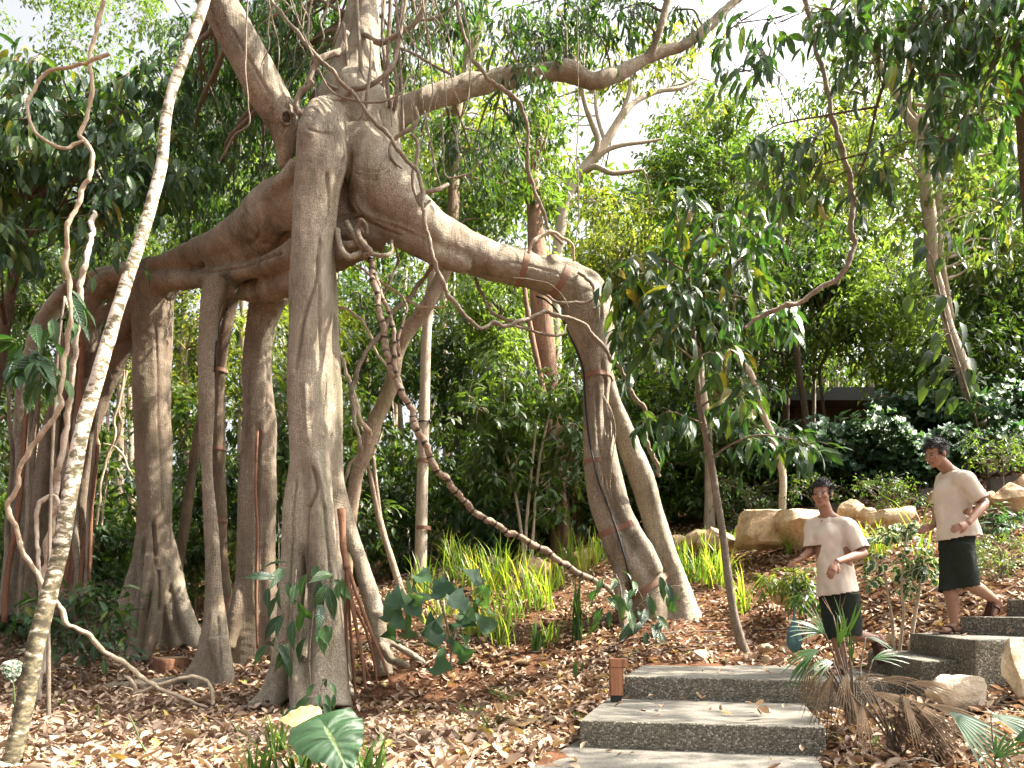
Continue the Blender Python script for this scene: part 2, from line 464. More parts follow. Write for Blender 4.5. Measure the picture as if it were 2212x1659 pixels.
M['litter'] = leaf_mat('fallen_leaf', [(0.0, (0.075, 0.045, 0.030)), (0.22, (0.155, 0.095, 0.063)), (0.42, (0.28, 0.19, 0.13)), (0.62, (0.40, 0.285, 0.20)), (0.82, (0.53, 0.41, 0.30)), (0.93, (0.48, 0.38, 0.11)), (1.0, (0.18, 0.22, 0.05))], 0.12, (1.2, 1.0, 0.7), 0.6, 0.3)

def soil():
    k = NT('red_soil')
    n = k.noise(k.pos(), 3, 6, 0.7); n2 = k.noise(k.pos(), 40, 4, 0.7)
    c = k.ramp(n, [(0.3, (0.055, 0.030, 0.018)), (0.55, (0.125, 0.060, 0.032)), (0.75, (0.19, 0.10, 0.055))])
    c = k.mix(0.5, c, k.ramp(n2, [(0.3, 0.2), (0.7, 0.8)]), 'OVERLAY')
    return k.done(k.bsdf(c, 0.95, 0.1, k.bump(n2, 0.8, 0.03)))
M['soil'] = soil()

def concrete(top):
    k = NT('smooth_concrete_tread' if top else 'exposed_aggregate')
    p = k.pos()
    n1 = k.noise(p, 2.5, 5, 0.65); n2 = k.noise(p, 70, 4, 0.8)
    if top:
        c = k.ramp(n2, [(0.3, (0.085, 0.079, 0.068)), (0.5, (0.165, 0.152, 0.128)), (0.7, (0.27, 0.245, 0.205))])
        st = k.ramp(k.noise(k.pos((0.5, 2.2, 1)), 2.6, 6, 0.75), [(0.40, 0.0), (0.60, 0.9)])
        c = k.mix(st, c, k.mix(0.6, c, (0.075, 0.07, 0.058)))
        c = k.mix(k.ramp(k.noise(p, 7, 5, 0.7), [(0.58, 0.0), (0.70, 0.6)]), c, (0.07, 0.065, 0.05))
        h = n2
        return k.done(k.bsdf(c, 0.9, 0.2, k.bump(h, 0.5, 0.008)))
    v = k.voro(p, 75, out='Color'); sep = k.n('SeparateColor'); k.l(v, sep.inputs[0])
    c = k.ramp(sep.outputs[0], [(0.0, (0.07, 0.068, 0.054)), (0.35, (0.12, 0.114, 0.088)), (0.6, (0.17, 0.158, 0.122)), (0.8, (0.25, 0.225, 0.175)), (0.97, (0.42, 0.38, 0.31))])
    c = k.mix(k.ramp(n1, [(0.35, 0.0), (0.65, 0.65)]), c, k.mix(0.7, c, (0.055, 0.05, 0.035)))
    vd = k.voro(p, 75)
    c = k.mix(k.ramp(vd, [(0.5, 0.0), (0.75, 0.7)]), c, (0.16, 0.14, 0.105))
    return k.done(k.bsdf(c, 0.92, 0.2, k.bump(k.math('ADD', k.math('MULTIPLY', vd, -1.0), k.math('MULTIPLY', n2, 0.5)), 0.8, 0.012)))
M['tread'] = concrete(True); M['aggregate'] = concrete(False)

def rock_mat(name, a, b, c_, stain):
    k = NT(name)
    p = k.pos()
    n = k.noise(p, 3.5, 6, 0.7, 0.6); n2 = k.noise(p, 25, 4, 0.7)
    c = k.ramp(n, [(0.3, a), (0.5, b), (0.7, c_)])
    c = k.mix(0.4, c, k.ramp(n2, [(0.3, 0.25), (0.7, 0.8)]), 'OVERLAY')
    c = k.mix(k.ramp(k.noise(p, 2.1, 4, 0.7, 1.0), [(0.56, 0.0), (0.68, 0.7)]), c, stain)
    return k.done(k.bsdf(c, 0.9, 0.2, k.bump(k.math('ADD', n, k.math('MULTIPLY', n2, 0.4)), 0.7, 0.04)))
M['rock'] = rock_mat('tan_sandstone', (0.30, 0.20, 0.115), (0.46, 0.34, 0.21), (0.60, 0.48, 0.33), (0.22, 0.13, 0.065))
M['rock_pale'] = rock_mat('cream_stone', (0.38, 0.30, 0.20), (0.56, 0.49, 0.37), (0.68, 0.62, 0.50), (0.25, 0.19, 0.08))

def plain(name, col, rough=0.7, spec=0.3, var=0.25, sc=20, metal=0.0, bump=0.2):
    k = NT(name)
    n = k.noise(k.pos(), sc, 4, 0.7)
    c = k.ramp(n, [(0.3, tuple(x * (1 - var) for x in col)), (0.7, tuple(min(1, x * (1 + var)) for x in col))])
    return k.done(k.bsdf(c, rough, spec, k.bump(n, bump, 0.01), metal))
M['strap'] = plain('brown_webbing', (0.21, 0.115, 0.075), 0.75, 0.3, 0.15, 120)
M['steel'] = plain('dull_steel', (0.35, 0.33, 0.30), 0.4, 0.5, 0.2, 40, 0.9)
M['black'] = plain('black_cable', (0.012, 0.012, 0.012), 0.55, 0.4)
M['hose'] = plain('brown_hose', (0.075, 0.045, 0.033), 0.6, 0.4)
M['kerb'] = plain('dark_edging', (0.075, 0.072, 0.068), 0.85, 0.2, 0.35, 14)
M['roof'] = plain('charcoal_roof', (0.030, 0.030, 0.032), 0.7, 0.3, 0.2, 4)
M['fascia'] = plain('timber_wall', (0.055, 0.032, 0.02), 0.7, 0.3, 0.3, 12)
M['handle'] = plain('dark_rail', (0.20, 0.09, 0.055), 0.6, 0.3)

def glass_mat():
    k = NT('balustrade_glass')
    b = k.n('BsdfPrincipled'); b.inputs['Base Color'].default_value = (0.75, 0.85, 0.8, 1); b.inputs['Roughness'].default_value = 0.03
    b.inputs['Transmission Weight'].default_value = 1.0; b.inputs['IOR'].default_value = 1.03
    return k.done(b.outputs[0])
M['glass'] = glass_mat()

def wood():
    k = NT('reddish_hardwood')
    p = k.pos((14, 14, 0.9))
    n = k.noise(p, 3.0, 5, 0.6, 0.6)
    c = k.ramp(n, [(0.3, (0.15, 0.058, 0.030)), (0.5, (0.29, 0.125, 0.062)), (0.7, (0.40, 0.195, 0.10))])
    return k.done(k.bsdf(c, 0.6, 0.35, k.bump(n, 0.25, 0.004)))
M['wood'] = wood()

def cloth(name, col, weave=420):
    k = NT(name)
    p = k.pos()
    n = k.noise(p, 7, 4, 0.6); w = k.noise(p, weave, 2, 0.5)
    c = k.ramp(n, [(0.3, tuple(x * 0.88 for x in col)), (0.7, tuple(min(1, x * 1.08) for x in col))])
    return k.done(k.bsdf(c, 0.92, 0.15, k.bump(k.math('ADD', w, k.math('MULTIPLY', n, 1.5)), 0.3, 0.008)))
M['linen'] = cloth('oatmeal_linen', (0.60, 0.525, 0.43))
M['shorts'] = cloth('dark_green_cotton', (0.020, 0.027, 0.020))

def skin_mat():
    k = NT('brown_skin')
    n = k.noise(k.pos(), 30, 3)
    c = k.ramp(n, [(0.3, (0.25, 0.135, 0.085)), (0.7, (0.32, 0.175, 0.112))])
    return k.done(k.bsdf(c, 0.5, 0.4, k.bump(n, 0.1, 0.004), **{'Subsurface Weight': 0.08}))
M['skin'] = skin_mat()
M['lips'] = plain('lips', (0.22, 0.085, 0.065), 0.5, 0.4)
M['eye'] = plain('dark_eye', (0.02, 0.014, 0.012), 0.25, 0.5)
M['eyewhite'] = plain('eye_white', (0.55, 0.5, 0.46), 0.3, 0.5)
M['hair'] = plain('black_hair', (0.010, 0.008, 0.007), 0.5, 0.4, 0.4, 60, bump=0.6)
M['sandal'] = plain('brown_sandal', (0.055, 0.020, 0.016), 0.6, 0.3)
def bag_mat():
    k = NT('teal_plastic_film')
    n = k.noise(k.pos(), 18, 4)
    c = k.ramp(n, [(0.3, (0.06, 0.14, 0.15)), (0.7, (0.14, 0.26, 0.26))])
    b = k.bsdf(c, 0.35, 0.5, k.bump(n, 0.8, 0.03))
    t = k.n('BsdfTranslucent'); t.inputs[0].default_value = (0.12, 0.30, 0.30, 1)
    x = k.n('MixShader'); x.inputs[0].default_value = 0.4
    k.l(b, x.inputs[1]); k.l(t.outputs[0], x.inputs[2])
    return k.done(x.outputs[0])
M['bag'] = bag_mat()
M['knot'] = plain('dead_wood', (0.06, 0.038, 0.026), 0.95, 0.1, 0.5, 30, bump=1.0)
M['cutwood'] = plain('cut_wood', (0.34, 0.22, 0.14), 0.85, 0.2, 0.25, 30)
# ================================================================ terrain
GC = np.array([
    # x, y, z (world metres)
    (-3.5, 3.0, 0.0), (0, 3.0, -0.02), (-6, 6, 0.02), (-2, 5.5, 0.0), (-1.0, 5.0, 0.0), (0.25, 4.4, 0.03), (0.1, 3.6, -0.05),
    (-2.1, 7.0, 0.0), (-0.6, 7.1, 0.02), (-5, 7.5, 0.05), (-8, 8, 0.1),
    tuple(P(320, 1405, 9.6)), tuple(P(450, 1472, 8.2)), tuple(P(560, 1415, 8.9)), tuple(P(900, 1425, 7.8)), tuple(P(1100, 1405, 8.1)),
    tuple(P(1270, 1420, 7.6)), tuple(P(1250, 1500, 6.3)), tuple(P(1200, 1600, 5.0)),
    tuple(P(1150, 1290, 9.8)), tuple(P(1150, 1235, 11.2)), tuple(P(950, 1240, 11)), tuple(P(1250, 1195, 12.2)),
    tuple(P(1480, 1330, 8.7)), tuple(P(1390, 1330, 8.7)), tuple(P(1600, 1406, 7.6)), tuple(P(1460, 1410, 7.4)), tuple(P(1800, 1405, 7.6)),
    tuple(P(1500, 1195, 11.2)), tuple(P(1640, 1215, 10.2)), tuple(P(1760, 1170, 10.0)), tuple(P(1900, 1160, 9.6)), tuple(P(2150, 1120, 9.4)), tuple(P(2212, 1090, 9.6)),
    tuple(P(1650, 1300, 8.9)), tuple(P(1900, 1270, 8.2)), tuple(P(2000, 1345, 7.0)), tuple(P(1920, 1395, 6.9)), tuple(P(2150, 1230, 8.0)), tuple(P(2212, 1280, 7.0)),
    tuple(P(2170, 1350, 6.4)),
    (2.25, 4.5, 0.10), (2.7, 4.6, 0.2), (3.4, 4.9, 0.36), (4.6, 5.0, 0.55), (2.1, 3.6, -0.06), (3.3, 3.6, 0.10), (5.5, 4.5, 0.5),
    (1.0, 4.3, -0.12), (0.6, 3.5, -0.16), (1.6, 3.6, -0.16), (1.7, 4.2, -0.10), (1.2, 5.2, 0.10), (2.0, 5.0, 0.06), (1.7, 6.4, 0.28), (2.6, 6.3, 0.26), (3.2, 5.9, 0.25), (3.6, 6.0, 0.42),
    (7.5, 6, 1.5), (8, 9, 2.7), (3, 2, -0.1), (0, 1, -0.1), (-4, 1, -0.05), (0, -6, -0.3), (8, -4, 0.3), (-10, -4, 0.0), (-30, -25, 0), (30, -25, 1), (0, -30, -0.5),
    (-6, 13, 0.9), (-2, 13, 1.5), (2, 14.5, 2.7), (5, 14, 3.2), (9, 13, 3.7), (-14, 12, 0.8), (-20, 0, 0.0), (16, 8, 4.0), (20, 0, 2.5),
    (-10, 22, 1.8), (0, 22, 3.6), (8, 22, 5.5), (16, 22, 7.2), (11, 26, 7.0), (30, 20, 9),
    (-25, 40, 4), (0, 45, 8), (25, 45, 13), (50, 30, 14), (-50, 30, 2), (-40, 90, 12), (0, 90, 16), (50, 90, 24), (80, 0, 10), (-80, 0, 0), (-80, 90, 8), (80, 90, 26),
], float)

def _phi(r2):
    return -np.sqrt(r2 + 0.25)
_d2 = ((GC[:, None, :2] - GC[None, :, :2]) ** 2).sum(-1)
_A = np.zeros((len(GC) + 3, len(GC) + 3))
_A[:len(GC), :len(GC)] = _phi(_d2) - 0.02 * np.eye(len(GC))
_A[:len(GC), -3] = 1; _A[:len(GC), -2:] = GC[:, :2]
_A[-3, :len(GC)] = 1; _A[-2:, :len(GC)] = GC[:, :2].T
_W = np.linalg.solve(_A, np.concatenate([GC[:, 2], np.zeros(3)]))

def gz(x, y):
    x = np.atleast_1d(np.asarray(x, float)); y = np.atleast_1d(np.asarray(y, float))
    out = np.empty(len(x))
    for a in range(0, len(x), 20000):
        X = np.stack([x[a:a + 20000], y[a:a + 20000]], 1)
        r2 = ((X[:, None, :] - GC[None, :, :2]) ** 2).sum(-1)
        out[a:a + 20000] = _phi(r2) @ _W[:len(GC)] + _W[-3] + X @ _W[-2:]
    return out

def g1(x, y):
    return float(gz(x, y)[0])

def gp(u, v, dmin=3.0, dmax=60.0):
    """Where the sight line through sheet point (u, v) meets the ground."""
    d = np.geomspace(dmin, dmax, 600)
    x = (u - CU) / FP * d; z = CZ + (HV - v) / FP * d
    below = np.nonzero(z < gz(x, d))[0]
    i = below[0] if len(below) else len(d) - 1
    return Vector((x[i], d[i], g1(x[i], d[i])))

def gd(u, d):
    x = (u - CU) / FP * d
    return Vector((x, d, g1(x, d)))

def build_ground():
    ys = np.concatenate([-np.geomspace(40, 1, 14), np.linspace(0, 14, 150), np.geomspace(14.2, 110, 60)])
    xs = np.concatenate([-np.geomspace(110, 9.2, 36), np.linspace(-9, 9, 170), np.geomspace(9.2, 110, 36)])
    Xg, Yg = np.meshgrid(xs, ys)
    Z = gz(Xg.ravel(), Yg.ravel())
    Z = Z + np.array([0.035 * noise.noise((x * 1.7, y * 1.7, 0)) + 0.015 * noise.noise((x * 6, y * 6, 3)) for x, y in zip(Xg.ravel(), Yg.ravel())])
    V = np.stack([Xg.ravel(), Yg.ravel(), Z], 1)
    nx, ny = len(xs), len(ys)
    i = np.arange(ny - 1)[:, None] * nx; j = np.arange(nx - 1)[None]
    F = np.stack([i + j, i + j + 1, i + nx + j + 1, i + nx + j], -1).reshape(-1, 4)
    o = link('ground', mesh_np('ground', V, F, [M['soil']]))
    tag(o, 'reddish brown forest soil rising in a slope behind the fig tree', 'ground', kind='structure')
build_ground()

# ================================================================ concrete steps
def pl(u, v, z): return on_level(u, v, z)
def step_block(poly, ztop, depth, label):
    """poly: plan outline (counter-clockwise from above). A cast block with worn, slightly uneven edges."""
    bm = bmesh.new()
    top = [bm.verts.new((x, y, ztop)) for x, y in poly]
    bot = [bm.verts.new((x, y, ztop - depth)) for x, y in poly]
    bm.faces.new(top); bm.faces.new(bot[::-1])
    for i in range(len(poly)):
        j = (i + 1) % len(poly)
        bm.faces.new((top[j], top[i], bot[i], bot[j]))
    bmesh.ops.recalc_face_normals(bm, faces=bm.faces)
    bmesh.ops.bevel(bm, geom=[e for e in bm.edges if all(v.co.z > ztop - 0.01 for v in e.verts) or abs(e.verts[0].co.z - e.verts[1].co.z) > 0.05],
                    offset=0.016, segments=3, profile=0.6, affect='EDGES')
    bmesh.ops.triangulate(bm, faces=[f for f in bm.faces if len(f.verts) > 4])
    for _ in range(5):
        long = [e for e in bm.edges if e.calc_length() > 0.09]
        if not long: break
        bmesh.ops.subdivide_edges(bm, edges=long, cuts=1, use_grid_fill=True)
        bmesh.ops.triangulate(bm, faces=[f for f in bm.faces if len(f.verts) > 4])
    for v in bm.verts:
        n = noise.noise_vector(v.co * 9) * 0.006 + noise.noise_vector(v.co * 2.3) * 0.008 + noise.noise_vector(v.co * 40) * 0.003
        v.co += Vector((n.x, n.y, n.z * 0.6))
    bm.normal_update()
    me = bpy.data.meshes.new('concrete_step')
    for f in bm.faces:
        f.smooth = True; f.material_index = 0 if f.normal.z > 0.75 else 1
    bm.to_mesh(me); bm.free()
    me.materials.append(M['tread']); me.materials.append(M['aggregate'])
    o = link('concrete_step', me)
    c = Vector((sum(p[0] for p in poly) / len(poly), sum(p[1] for p in poly) / len(poly), ztop - depth))
    rebase(o, c)
    return tag(o, label, 'step', 'concrete steps of the garden path')

Z1, Z2, Z3, ZA, ZB, ZC, ZD = 0.04, 0.23, 0.42, 0.60, 0.775, 0.935, 1.085
xy = lambda v: (v.x, v.y)
def cut(a, b, t): return (a[0] + (b[0] - a[0]) * t, a[1] + (b[1] - a[1]) * t)
s1bl, s1br = xy(pl(1238, 1612, Z1)), xy(pl(1786, 1641, Z1))
s1fl = xy(pl(1179, 1656, Z1)); s1fl = (s1fl[0] - 0.62, s1fl[1] - 1.3); s1fr = (s1br[0] - 0.55, s1br[1] - 1.6)
s2fl, s2fr = xy(pl(1251.6, 1555.5, Z2)), xy(pl(1783, 1571, Z2))
s2bl, s2br = xy(pl(1314, 1511, Z2)), xy(pl(1752, 1519, Z2))
s3fl = xy(pl(1348.5, 1461, Z3)); s3m = xy(pl(1759, 1470, Z3)); s3fr = xy(pl(1992, 1470, Z3)); s3bl = xy(pl(1389, 1436.5, Z3)); s3br = xy(pl(1800, 1438.5, Z3))
STEPS = {}
STEPS['s1'] = ([s1fl, s1fr, (s1br[0] + .02, s1br[1] + .25), (s1bl[0] + .06, s1bl[1] + .25)], Z1)
STEPS['s2'] = ([s2fl, s2fr, (s2br[0] + .05, s2br[1] + .35), (s2bl[0] + .08, s2bl[1] + .35)], Z2)
aL, aC = xy(pl(1874, 1406, ZA)), xy(pl(1989, 1427, ZA))
bL, bC = xy(pl(1965, 1368, ZB)), xy(pl(2106.5, 1382, ZB))
cL = (xy(P(2071, 1332, 6.1))); cC = (cL[0] + 0.55, cL[1] - 1.05)
dL = (xy(P(2174, 1296, 6.1))); dC = (dL[0] + 0.6, dL[1] - 1.0)
STEPS['s3'] = ([s3fl, s3m, (aC[0] + .02, s3fr[1] + .02), (aC[0] + .9, aC[1] + .6), (aL[0] + .5, aL[1] + .5), s3br, s3bl], Z3)
STEPS['sA'] = ([aL, aC, (aC[0] + 1.9, aC[1] + 0.05), (aC[0] + 1.9, aC[1] + 1.5), (aL[0] + .5, aL[1] + .35)], ZA)
STEPS['sB'] = ([bL, bC, (bC[0] + 1.9, bC[1] + 0.15), (bC[0] + 1.9, bC[1] + 1.6), (bL[0] + .5, bL[1] + .3)], ZB)
STEPS['sC'] = ([cL, cC, (cC[0] + 1.9, cC[1] + 0.25), (cC[0] + 1.9, cC[1] + 1.5), (cL[0] + .5, cL[1] + .3)], ZC)
STEPS['sD'] = ([dL, dC, (dC[0] + 1.9, dC[1] + 0.3), (dC[0] + 1.9, dC[1] + 1.5), (dL[0] + .5, dL[1] + .3)], ZD)
for key, lab, dep in (('s1', 'lowest concrete step at the bottom of the path', 0.35), ('s2', 'wide concrete step in front of the wooden bollard', 0.42),
                 ('s3', 'long concrete landing with the wooden bollard at its corner', 0.45), ('sA', 'concrete step just above the landing beside the pale pointed stone', 0.55),
                 ('sB', 'concrete step under the standing foot of the upper walker', 0.6), ('sC', 'concrete step under the raised rear foot of the upper walker', 0.6),
                 ('sD', 'topmost concrete step cut off at the right edge', 0.6)):
    step_block(STEPS[key][0], STEPS[key][1], dep, lab)

def in_poly(x, y, poly):
    c = np.zeros(len(x), bool); j = len(poly) - 1
    for i in range(len(poly)):
        xi, yi = poly[i]; xj, yj = poly[j]
        hit = ((yi > y) != (yj > y)) & (x < (xj - xi) * (y - yi) / (yj - yi + 1e-12) + xi)
        c ^= hit; j = i
    return c
# ================================================================ the great fig tree
# (part name, brownness of bark, rows of u, v, depth, width)
FT = [
 # front prop root: shoulder and column
 ('prop_root', 0.12, [(735, 262, 7.55, 90), (700, 278, 7.25, 92), (692, 315, 7.12, 98), (690, 350, 7.1, 96), (682, 400, 7.1, 90), (677, 480, 7.12, 88), (671, 600, 7.15, 84), (668, 720, 7.18, 84), (668, 850, 7.2, 88), (670, 950, 7.22, 88), (668, 1030, 7.22, 78)]),
 ('prop_root', 0.12, [(668, 940, 7.2, 70), (655, 1020, 7.18, 62), (645, 1100, 7.16, 60), (638, 1200, 7.15, 54), (630, 1300, 7.14, 50), (615, 1400, 7.12, 48), (598, 1480, 7.1, 50), (580, 1530, 7.05, 56)]),
 ('prop_root', 0.12, [(672, 940, 7.22, 70), (684, 1020, 7.14, 62), (690, 1100, 7.1, 60), (696, 1200, 7.08, 62), (702, 1300, 7.05, 66), (706, 1400, 7.0, 78), (706, 1480, 6.95, 88), (706, 1530, 6.9, 104)]),
 ('prop_root', 0.25, [(694, 450, 7.3, 34), (700, 560, 7.36, 40), (702, 680, 7.4, 48), (706, 800, 7.42, 52), (710, 950, 7.45, 56), (716, 1100, 7.48, 54), (722, 1250, 7.5, 50), (730, 1400, 7.5, 48), (740, 1500, 7.45, 52)]),
 ('prop_root', 0.2, [(655, 1150, 7.4, 54), (650, 1300, 7.45, 60), (655, 1420, 7.4, 80), (660, 1510, 7.3, 110)]),
 ('prop_root', 0.2, [(640, 1250, 7.1, 26), (632, 1380, 7.0, 30), (640, 1470, 6.85, 34), (650, 1540, 6.75, 40)]),
 ('root', 0.25, [(598, 1470, 7.1, 40), (570, 1503, 7.0, 24), (535, 1525, 6.9, 16), (500, 1532, 6.85, 10)]),
 ('root', 0.25, [(735, 1480, 7.3, 40), (770, 1505, 7.2, 26), (800, 1520, 7.1, 16), (835, 1530, 7.0, 10)]),
 ('root', 0.25, [(690, 1500, 6.9, 40), (672, 1545, 6.7, 26), (650, 1570, 6.5, 12)]),
 # trunk and body
 ('trunk', 0.10, [(792, -260, 7.9, 66), (791, -80, 7.85, 62), (790, 0, 7.8, 62), (782, 70, 7.75, 78), (775, 130, 7.72, 92), (772, 185, 7.7, 112), (770, 235, 7.68, 150), (778, 290, 7.68, 160), (790, 345, 7.68, 150), (792, 400, 7.7, 130), (778, 440, 7.7, 110), (755, 480, 7.7, 90)]),
 ('trunk', 0.30, [(724, 300, 7.6, 60), (736, 380, 7.6, 56), (742, 440, 7.6, 64), (752, 490, 7.62, 66)]),
 ('trunk', 0.85, [(735, 505, 7.6, 70), (775, 512, 7.55, 64), (808, 512, 7.5, 54), (828, 510, 7.5, 34)]),
 ('trunk', 0.85, [(700, 560, 7.7, 60), (745, 548, 7.62, 52), (790, 540, 7.6, 40)]),
 ('trunk', 0.15, [(820, 215, 7.65, 50), (812, 280, 7.5, 50), (806, 340, 7.45, 46), (800, 400, 7.42, 40)]),
 # limbs above
 ('limb', 0.05, [(432, -70, 6.9, 78), (470, 0, 7.0, 76), (520, 94, 7.1, 76), (562, 172, 7.2, 78), (598, 238, 7.3, 76), (615, 290, 7.38, 62), (616, 335, 7.42, 40), (610, 366, 7.45, 20)]),
 ('limb', 0.05, [(610, 260, 7.35, 70), (640, 300, 7.5, 50), (665, 320, 7.6, 50)]),
 ('limb', 0.15, [(800, 290, 7.7, 80), (846, 252, 7.7, 62), (902, 222, 7.75, 44), (962, 202, 7.85, 43), (1022, 184, 7.95, 40), (1075, 172, 8.05, 36), (1115, 163, 8.1, 36), (1155, 158, 8.15, 34), (1219, 152, 8.25, 35), (1248, 163, 8.3, 34), (1275, 174, 8.35, 30), (1305, 170, 8.4, 30), (1343, 156, 8.5, 29), (1387, 132, 8.6, 27), (1427, 112, 8.7, 22), (1475, 98, 8.8, 22), (1523, 64, 8.9, 20), (1563, 26, 9.0, 19), (1600, -10, 9.1, 18), (1660, -80, 9.2, 16)]),
 ('limb', 0.15, [(1392, 130, 8.6, 22), (1412, 98, 8.55, 17), (1428, 55, 8.5, 16), (1440, 10, 8.5, 15), (1455, -60, 8.5, 13)]),
 # right arm and its double leg
 ('limb', 0.10, [(770, 330, 7.6, 150), (812, 385, 7.55, 140), (848, 430, 7.5, 128), (890, 472, 7.55, 106), (940, 507, 7.65, 92), (1000, 540, 7.85, 82), (1060, 560, 8.0, 76), (1115, 575, 8.15, 72), (1165, 592, 8.28, 72), (1215, 612, 8.4, 78), (1250, 640, 8.5, 92), (1268, 680, 8.55, 100), (1276, 715, 8.58, 92), (1286, 760, 8.6, 76), (1289, 830, 8.6, 54)]),
 ('limb', 0.15, [(800, 420, 7.5, 80), (790, 462, 7.45, 60), (830, 490, 7.45, 52), (880, 515, 7.5, 48), (940, 548, 7.6, 44), (1010, 572, 7.8, 40)]),
 ('limb', 0.10, [(1180, 570, 8.2, 40), (1240, 585, 8.35, 34), (1280, 605, 8.4, 30), (1302, 640, 8.45, 26), (1306, 700, 8.5, 26), (1304, 760, 8.52, 24)]),
 ('prop_root', 0.50, [(1289, 800, 8.6, 54), (1286, 880, 8.6, 50), (1286, 950, 8.58, 50), (1292, 1020, 8.56, 52), (1302, 1080, 8.54, 56), (1318, 1130, 8.52, 62), (1340, 1180, 8.52, 72), (1366, 1218, 8.55, 82), (1392, 1255, 8.6, 80), (1405, 1300, 8.65, 80), (1410, 1345, 8.7, 90)]),
 ('prop_root', 0.20, [(1305, 890, 8.55, 22), (1315, 960, 8.5, 26), (1328, 1040, 8.48, 34), (1352, 1120, 8.45, 40), (1388, 1190, 8.45, 48), (1410, 1240, 8.5, 50)]),
 ('prop_root', 0.22, [(1306, 790, 8.72, 24), (1320, 860, 8.78, 32), (1340, 910, 8.8, 38), (1362, 970, 8.8, 44), (1390, 1045, 8.78, 48), (1415, 1125, 8.75, 48), (1436, 1195, 8.72, 50), (1458, 1260, 8.7, 54), (1470, 1310, 8.7, 70), (1474, 1360, 8.7, 90)]),
 ('root', 0.35, [(1480, 1300, 8.7, 40), (1505, 1335, 8.7, 30), (1530, 1355, 8.7, 16)]),
 ('root', 0.5, [(1345, 1190, 8.45, 30), (1338, 1260, 8.4, 26), (1345, 1320, 8.35, 26), (1350, 1380, 8.3, 22)]),
 # left upper arm
 ('limb', 0.05, [(715, 430, 7.65, 120), (655, 445, 7.75, 128), (600, 472, 7.95, 118), (545, 504, 8.2, 92), (490, 530, 8.5, 72), (440, 548, 8.8, 58), (395, 562, 9.1, 52), (350, 578, 9.4, 46), (305, 582, 9.7, 38), (250, 588, 9.9, 31), (210, 598, 10, 30), (168, 614, 10.1, 31), (130, 645, 10.2, 32), (95, 698, 10.25, 33), (68, 770, 10.3, 33), (54, 830, 10.3, 34), (48, 930, 10.35, 36), (42, 1050, 10.4, 38), (36, 1200, 10.4, 44), (30, 1330, 10.4, 56)]),
 ('limb', 0.12, [(640, 470, 7.9, 90), (580, 515, 8.1, 70), (520, 545, 8.4, 56), (460, 565, 8.7, 46)]),
 ('limb', 0.08, [(640, 345, 7.3, 26), (622, 378, 7.35, 30), (600, 405, 7.45, 29), (575, 430, 7.6, 24), (558, 442, 7.75, 14)]),
 ('limb', 0.2, [(400, 562, 9.1, 50), (355, 585, 9.4, 48), (310, 596, 9.6, 44), (270, 600, 9.8, 44), (228, 615, 9.9, 44), (204, 640, 10, 38), (196, 675, 10.05, 32)]),
 ('prop_root', 0.75, [(204, 640, 10, 38), (197, 690, 10.05, 38), (185, 760, 10.1, 38), (160, 830, 10.15, 40), (128, 890, 10.2, 42), (110, 960, 10.2, 46), (98, 1060, 10.2, 50), (86, 1180, 10.2, 54), (74, 1330, 10.2, 70)]),
 ('prop_root', 0.85, [(330, 620, 9.6, 50), (300, 680, 9.8, 56), (272, 725, 10, 60), (238, 770, 10.1, 50), (208, 830, 10.2, 44), (180, 920, 10.2, 44), (150, 1030, 10.25, 44), (122, 1140, 10.3, 44), (108, 1250, 10.3, 54), (100, 1330, 10.3, 70)]),
 ('prop_root', 0.7, [(280, 610, 9.9, 26), (250, 650, 10, 20), (215, 690, 10, 18), (195, 720, 10.1, 16), (180, 780, 10.1, 16)]),
 ('prop_root', 0.8, [(290, 690, 9.9, 40), (258, 770, 10.0, 34), (225, 850, 10.05, 28), (195, 960, 10.1, 24), (180, 1100, 10.1, 22), (170, 1280, 10.1, 26)]),
 # lower arm and the mass it carries
 ('limb', 0.12, [(700, 520, 7.6, 60), (650, 538, 7.75, 54), (610, 560, 7.9, 44), (570, 577, 8.1, 38), (520, 588, 8.3, 36), (470, 597, 8.6, 37), (425, 604, 8.9, 38), (385, 605, 9.1, 42), (350, 608, 9.35, 48), (325, 630, 9.5, 60)]),
 ('limb', 0.25, [(680, 600, 7.9, 56), (640, 606, 8.1, 58), (600, 618, 8.3, 58), (562, 628, 8.5, 44), (520, 632, 8.5, 30), (490, 628, 8.4, 26), (465, 628, 8.35, 30), (452, 640, 8.3, 36)]),
 ('limb', 0.3, [(660, 590, 8.0, 50), (590, 600, 8.4, 40), (540, 602, 8.6, 34), (480, 606, 8.8, 30)]),
 # columns
 ('prop_root', 0.72, [(352, 600, 9.5, 70), (330, 640, 9.55, 76), (328, 700, 9.6, 73), (328, 800, 9.6, 70), (328, 900, 9.6, 68), (329, 1000, 9.6, 65), (331, 1080, 9.6, 63), (332, 1150, 9.6, 64), (328, 1220, 9.6, 74), (326, 1290, 9.6, 78), (324, 1360, 9.6, 86), (322, 1430, 9.6, 96)]),
 ('buttress_root', 0.55, [(306, 1190, 9.55, 30), (288, 1260, 9.5, 30), (266, 1320, 9.45, 28), (244, 1375, 9.4, 26), (215, 1410, 9.3, 22)]),
 ('buttress_root', 0.75, [(326, 1200, 9.4, 32), (312, 1290, 9.3, 28), (298, 1370, 9.2, 27), (286, 1430, 9.05, 28)]),
 ('buttress_root', 0.75, [(344, 1230, 9.4, 26), (342, 1310, 9.2, 22), (330, 1380, 9.1, 24), (312, 1430, 8.95, 20)]),
 ('buttress_root', 0.15, [(355, 1150, 9.7, 34), (374, 1230, 9.7, 32), (392, 1300, 9.65, 32), (412, 1360, 9.6, 36), (428, 1400, 9.6, 44)]),
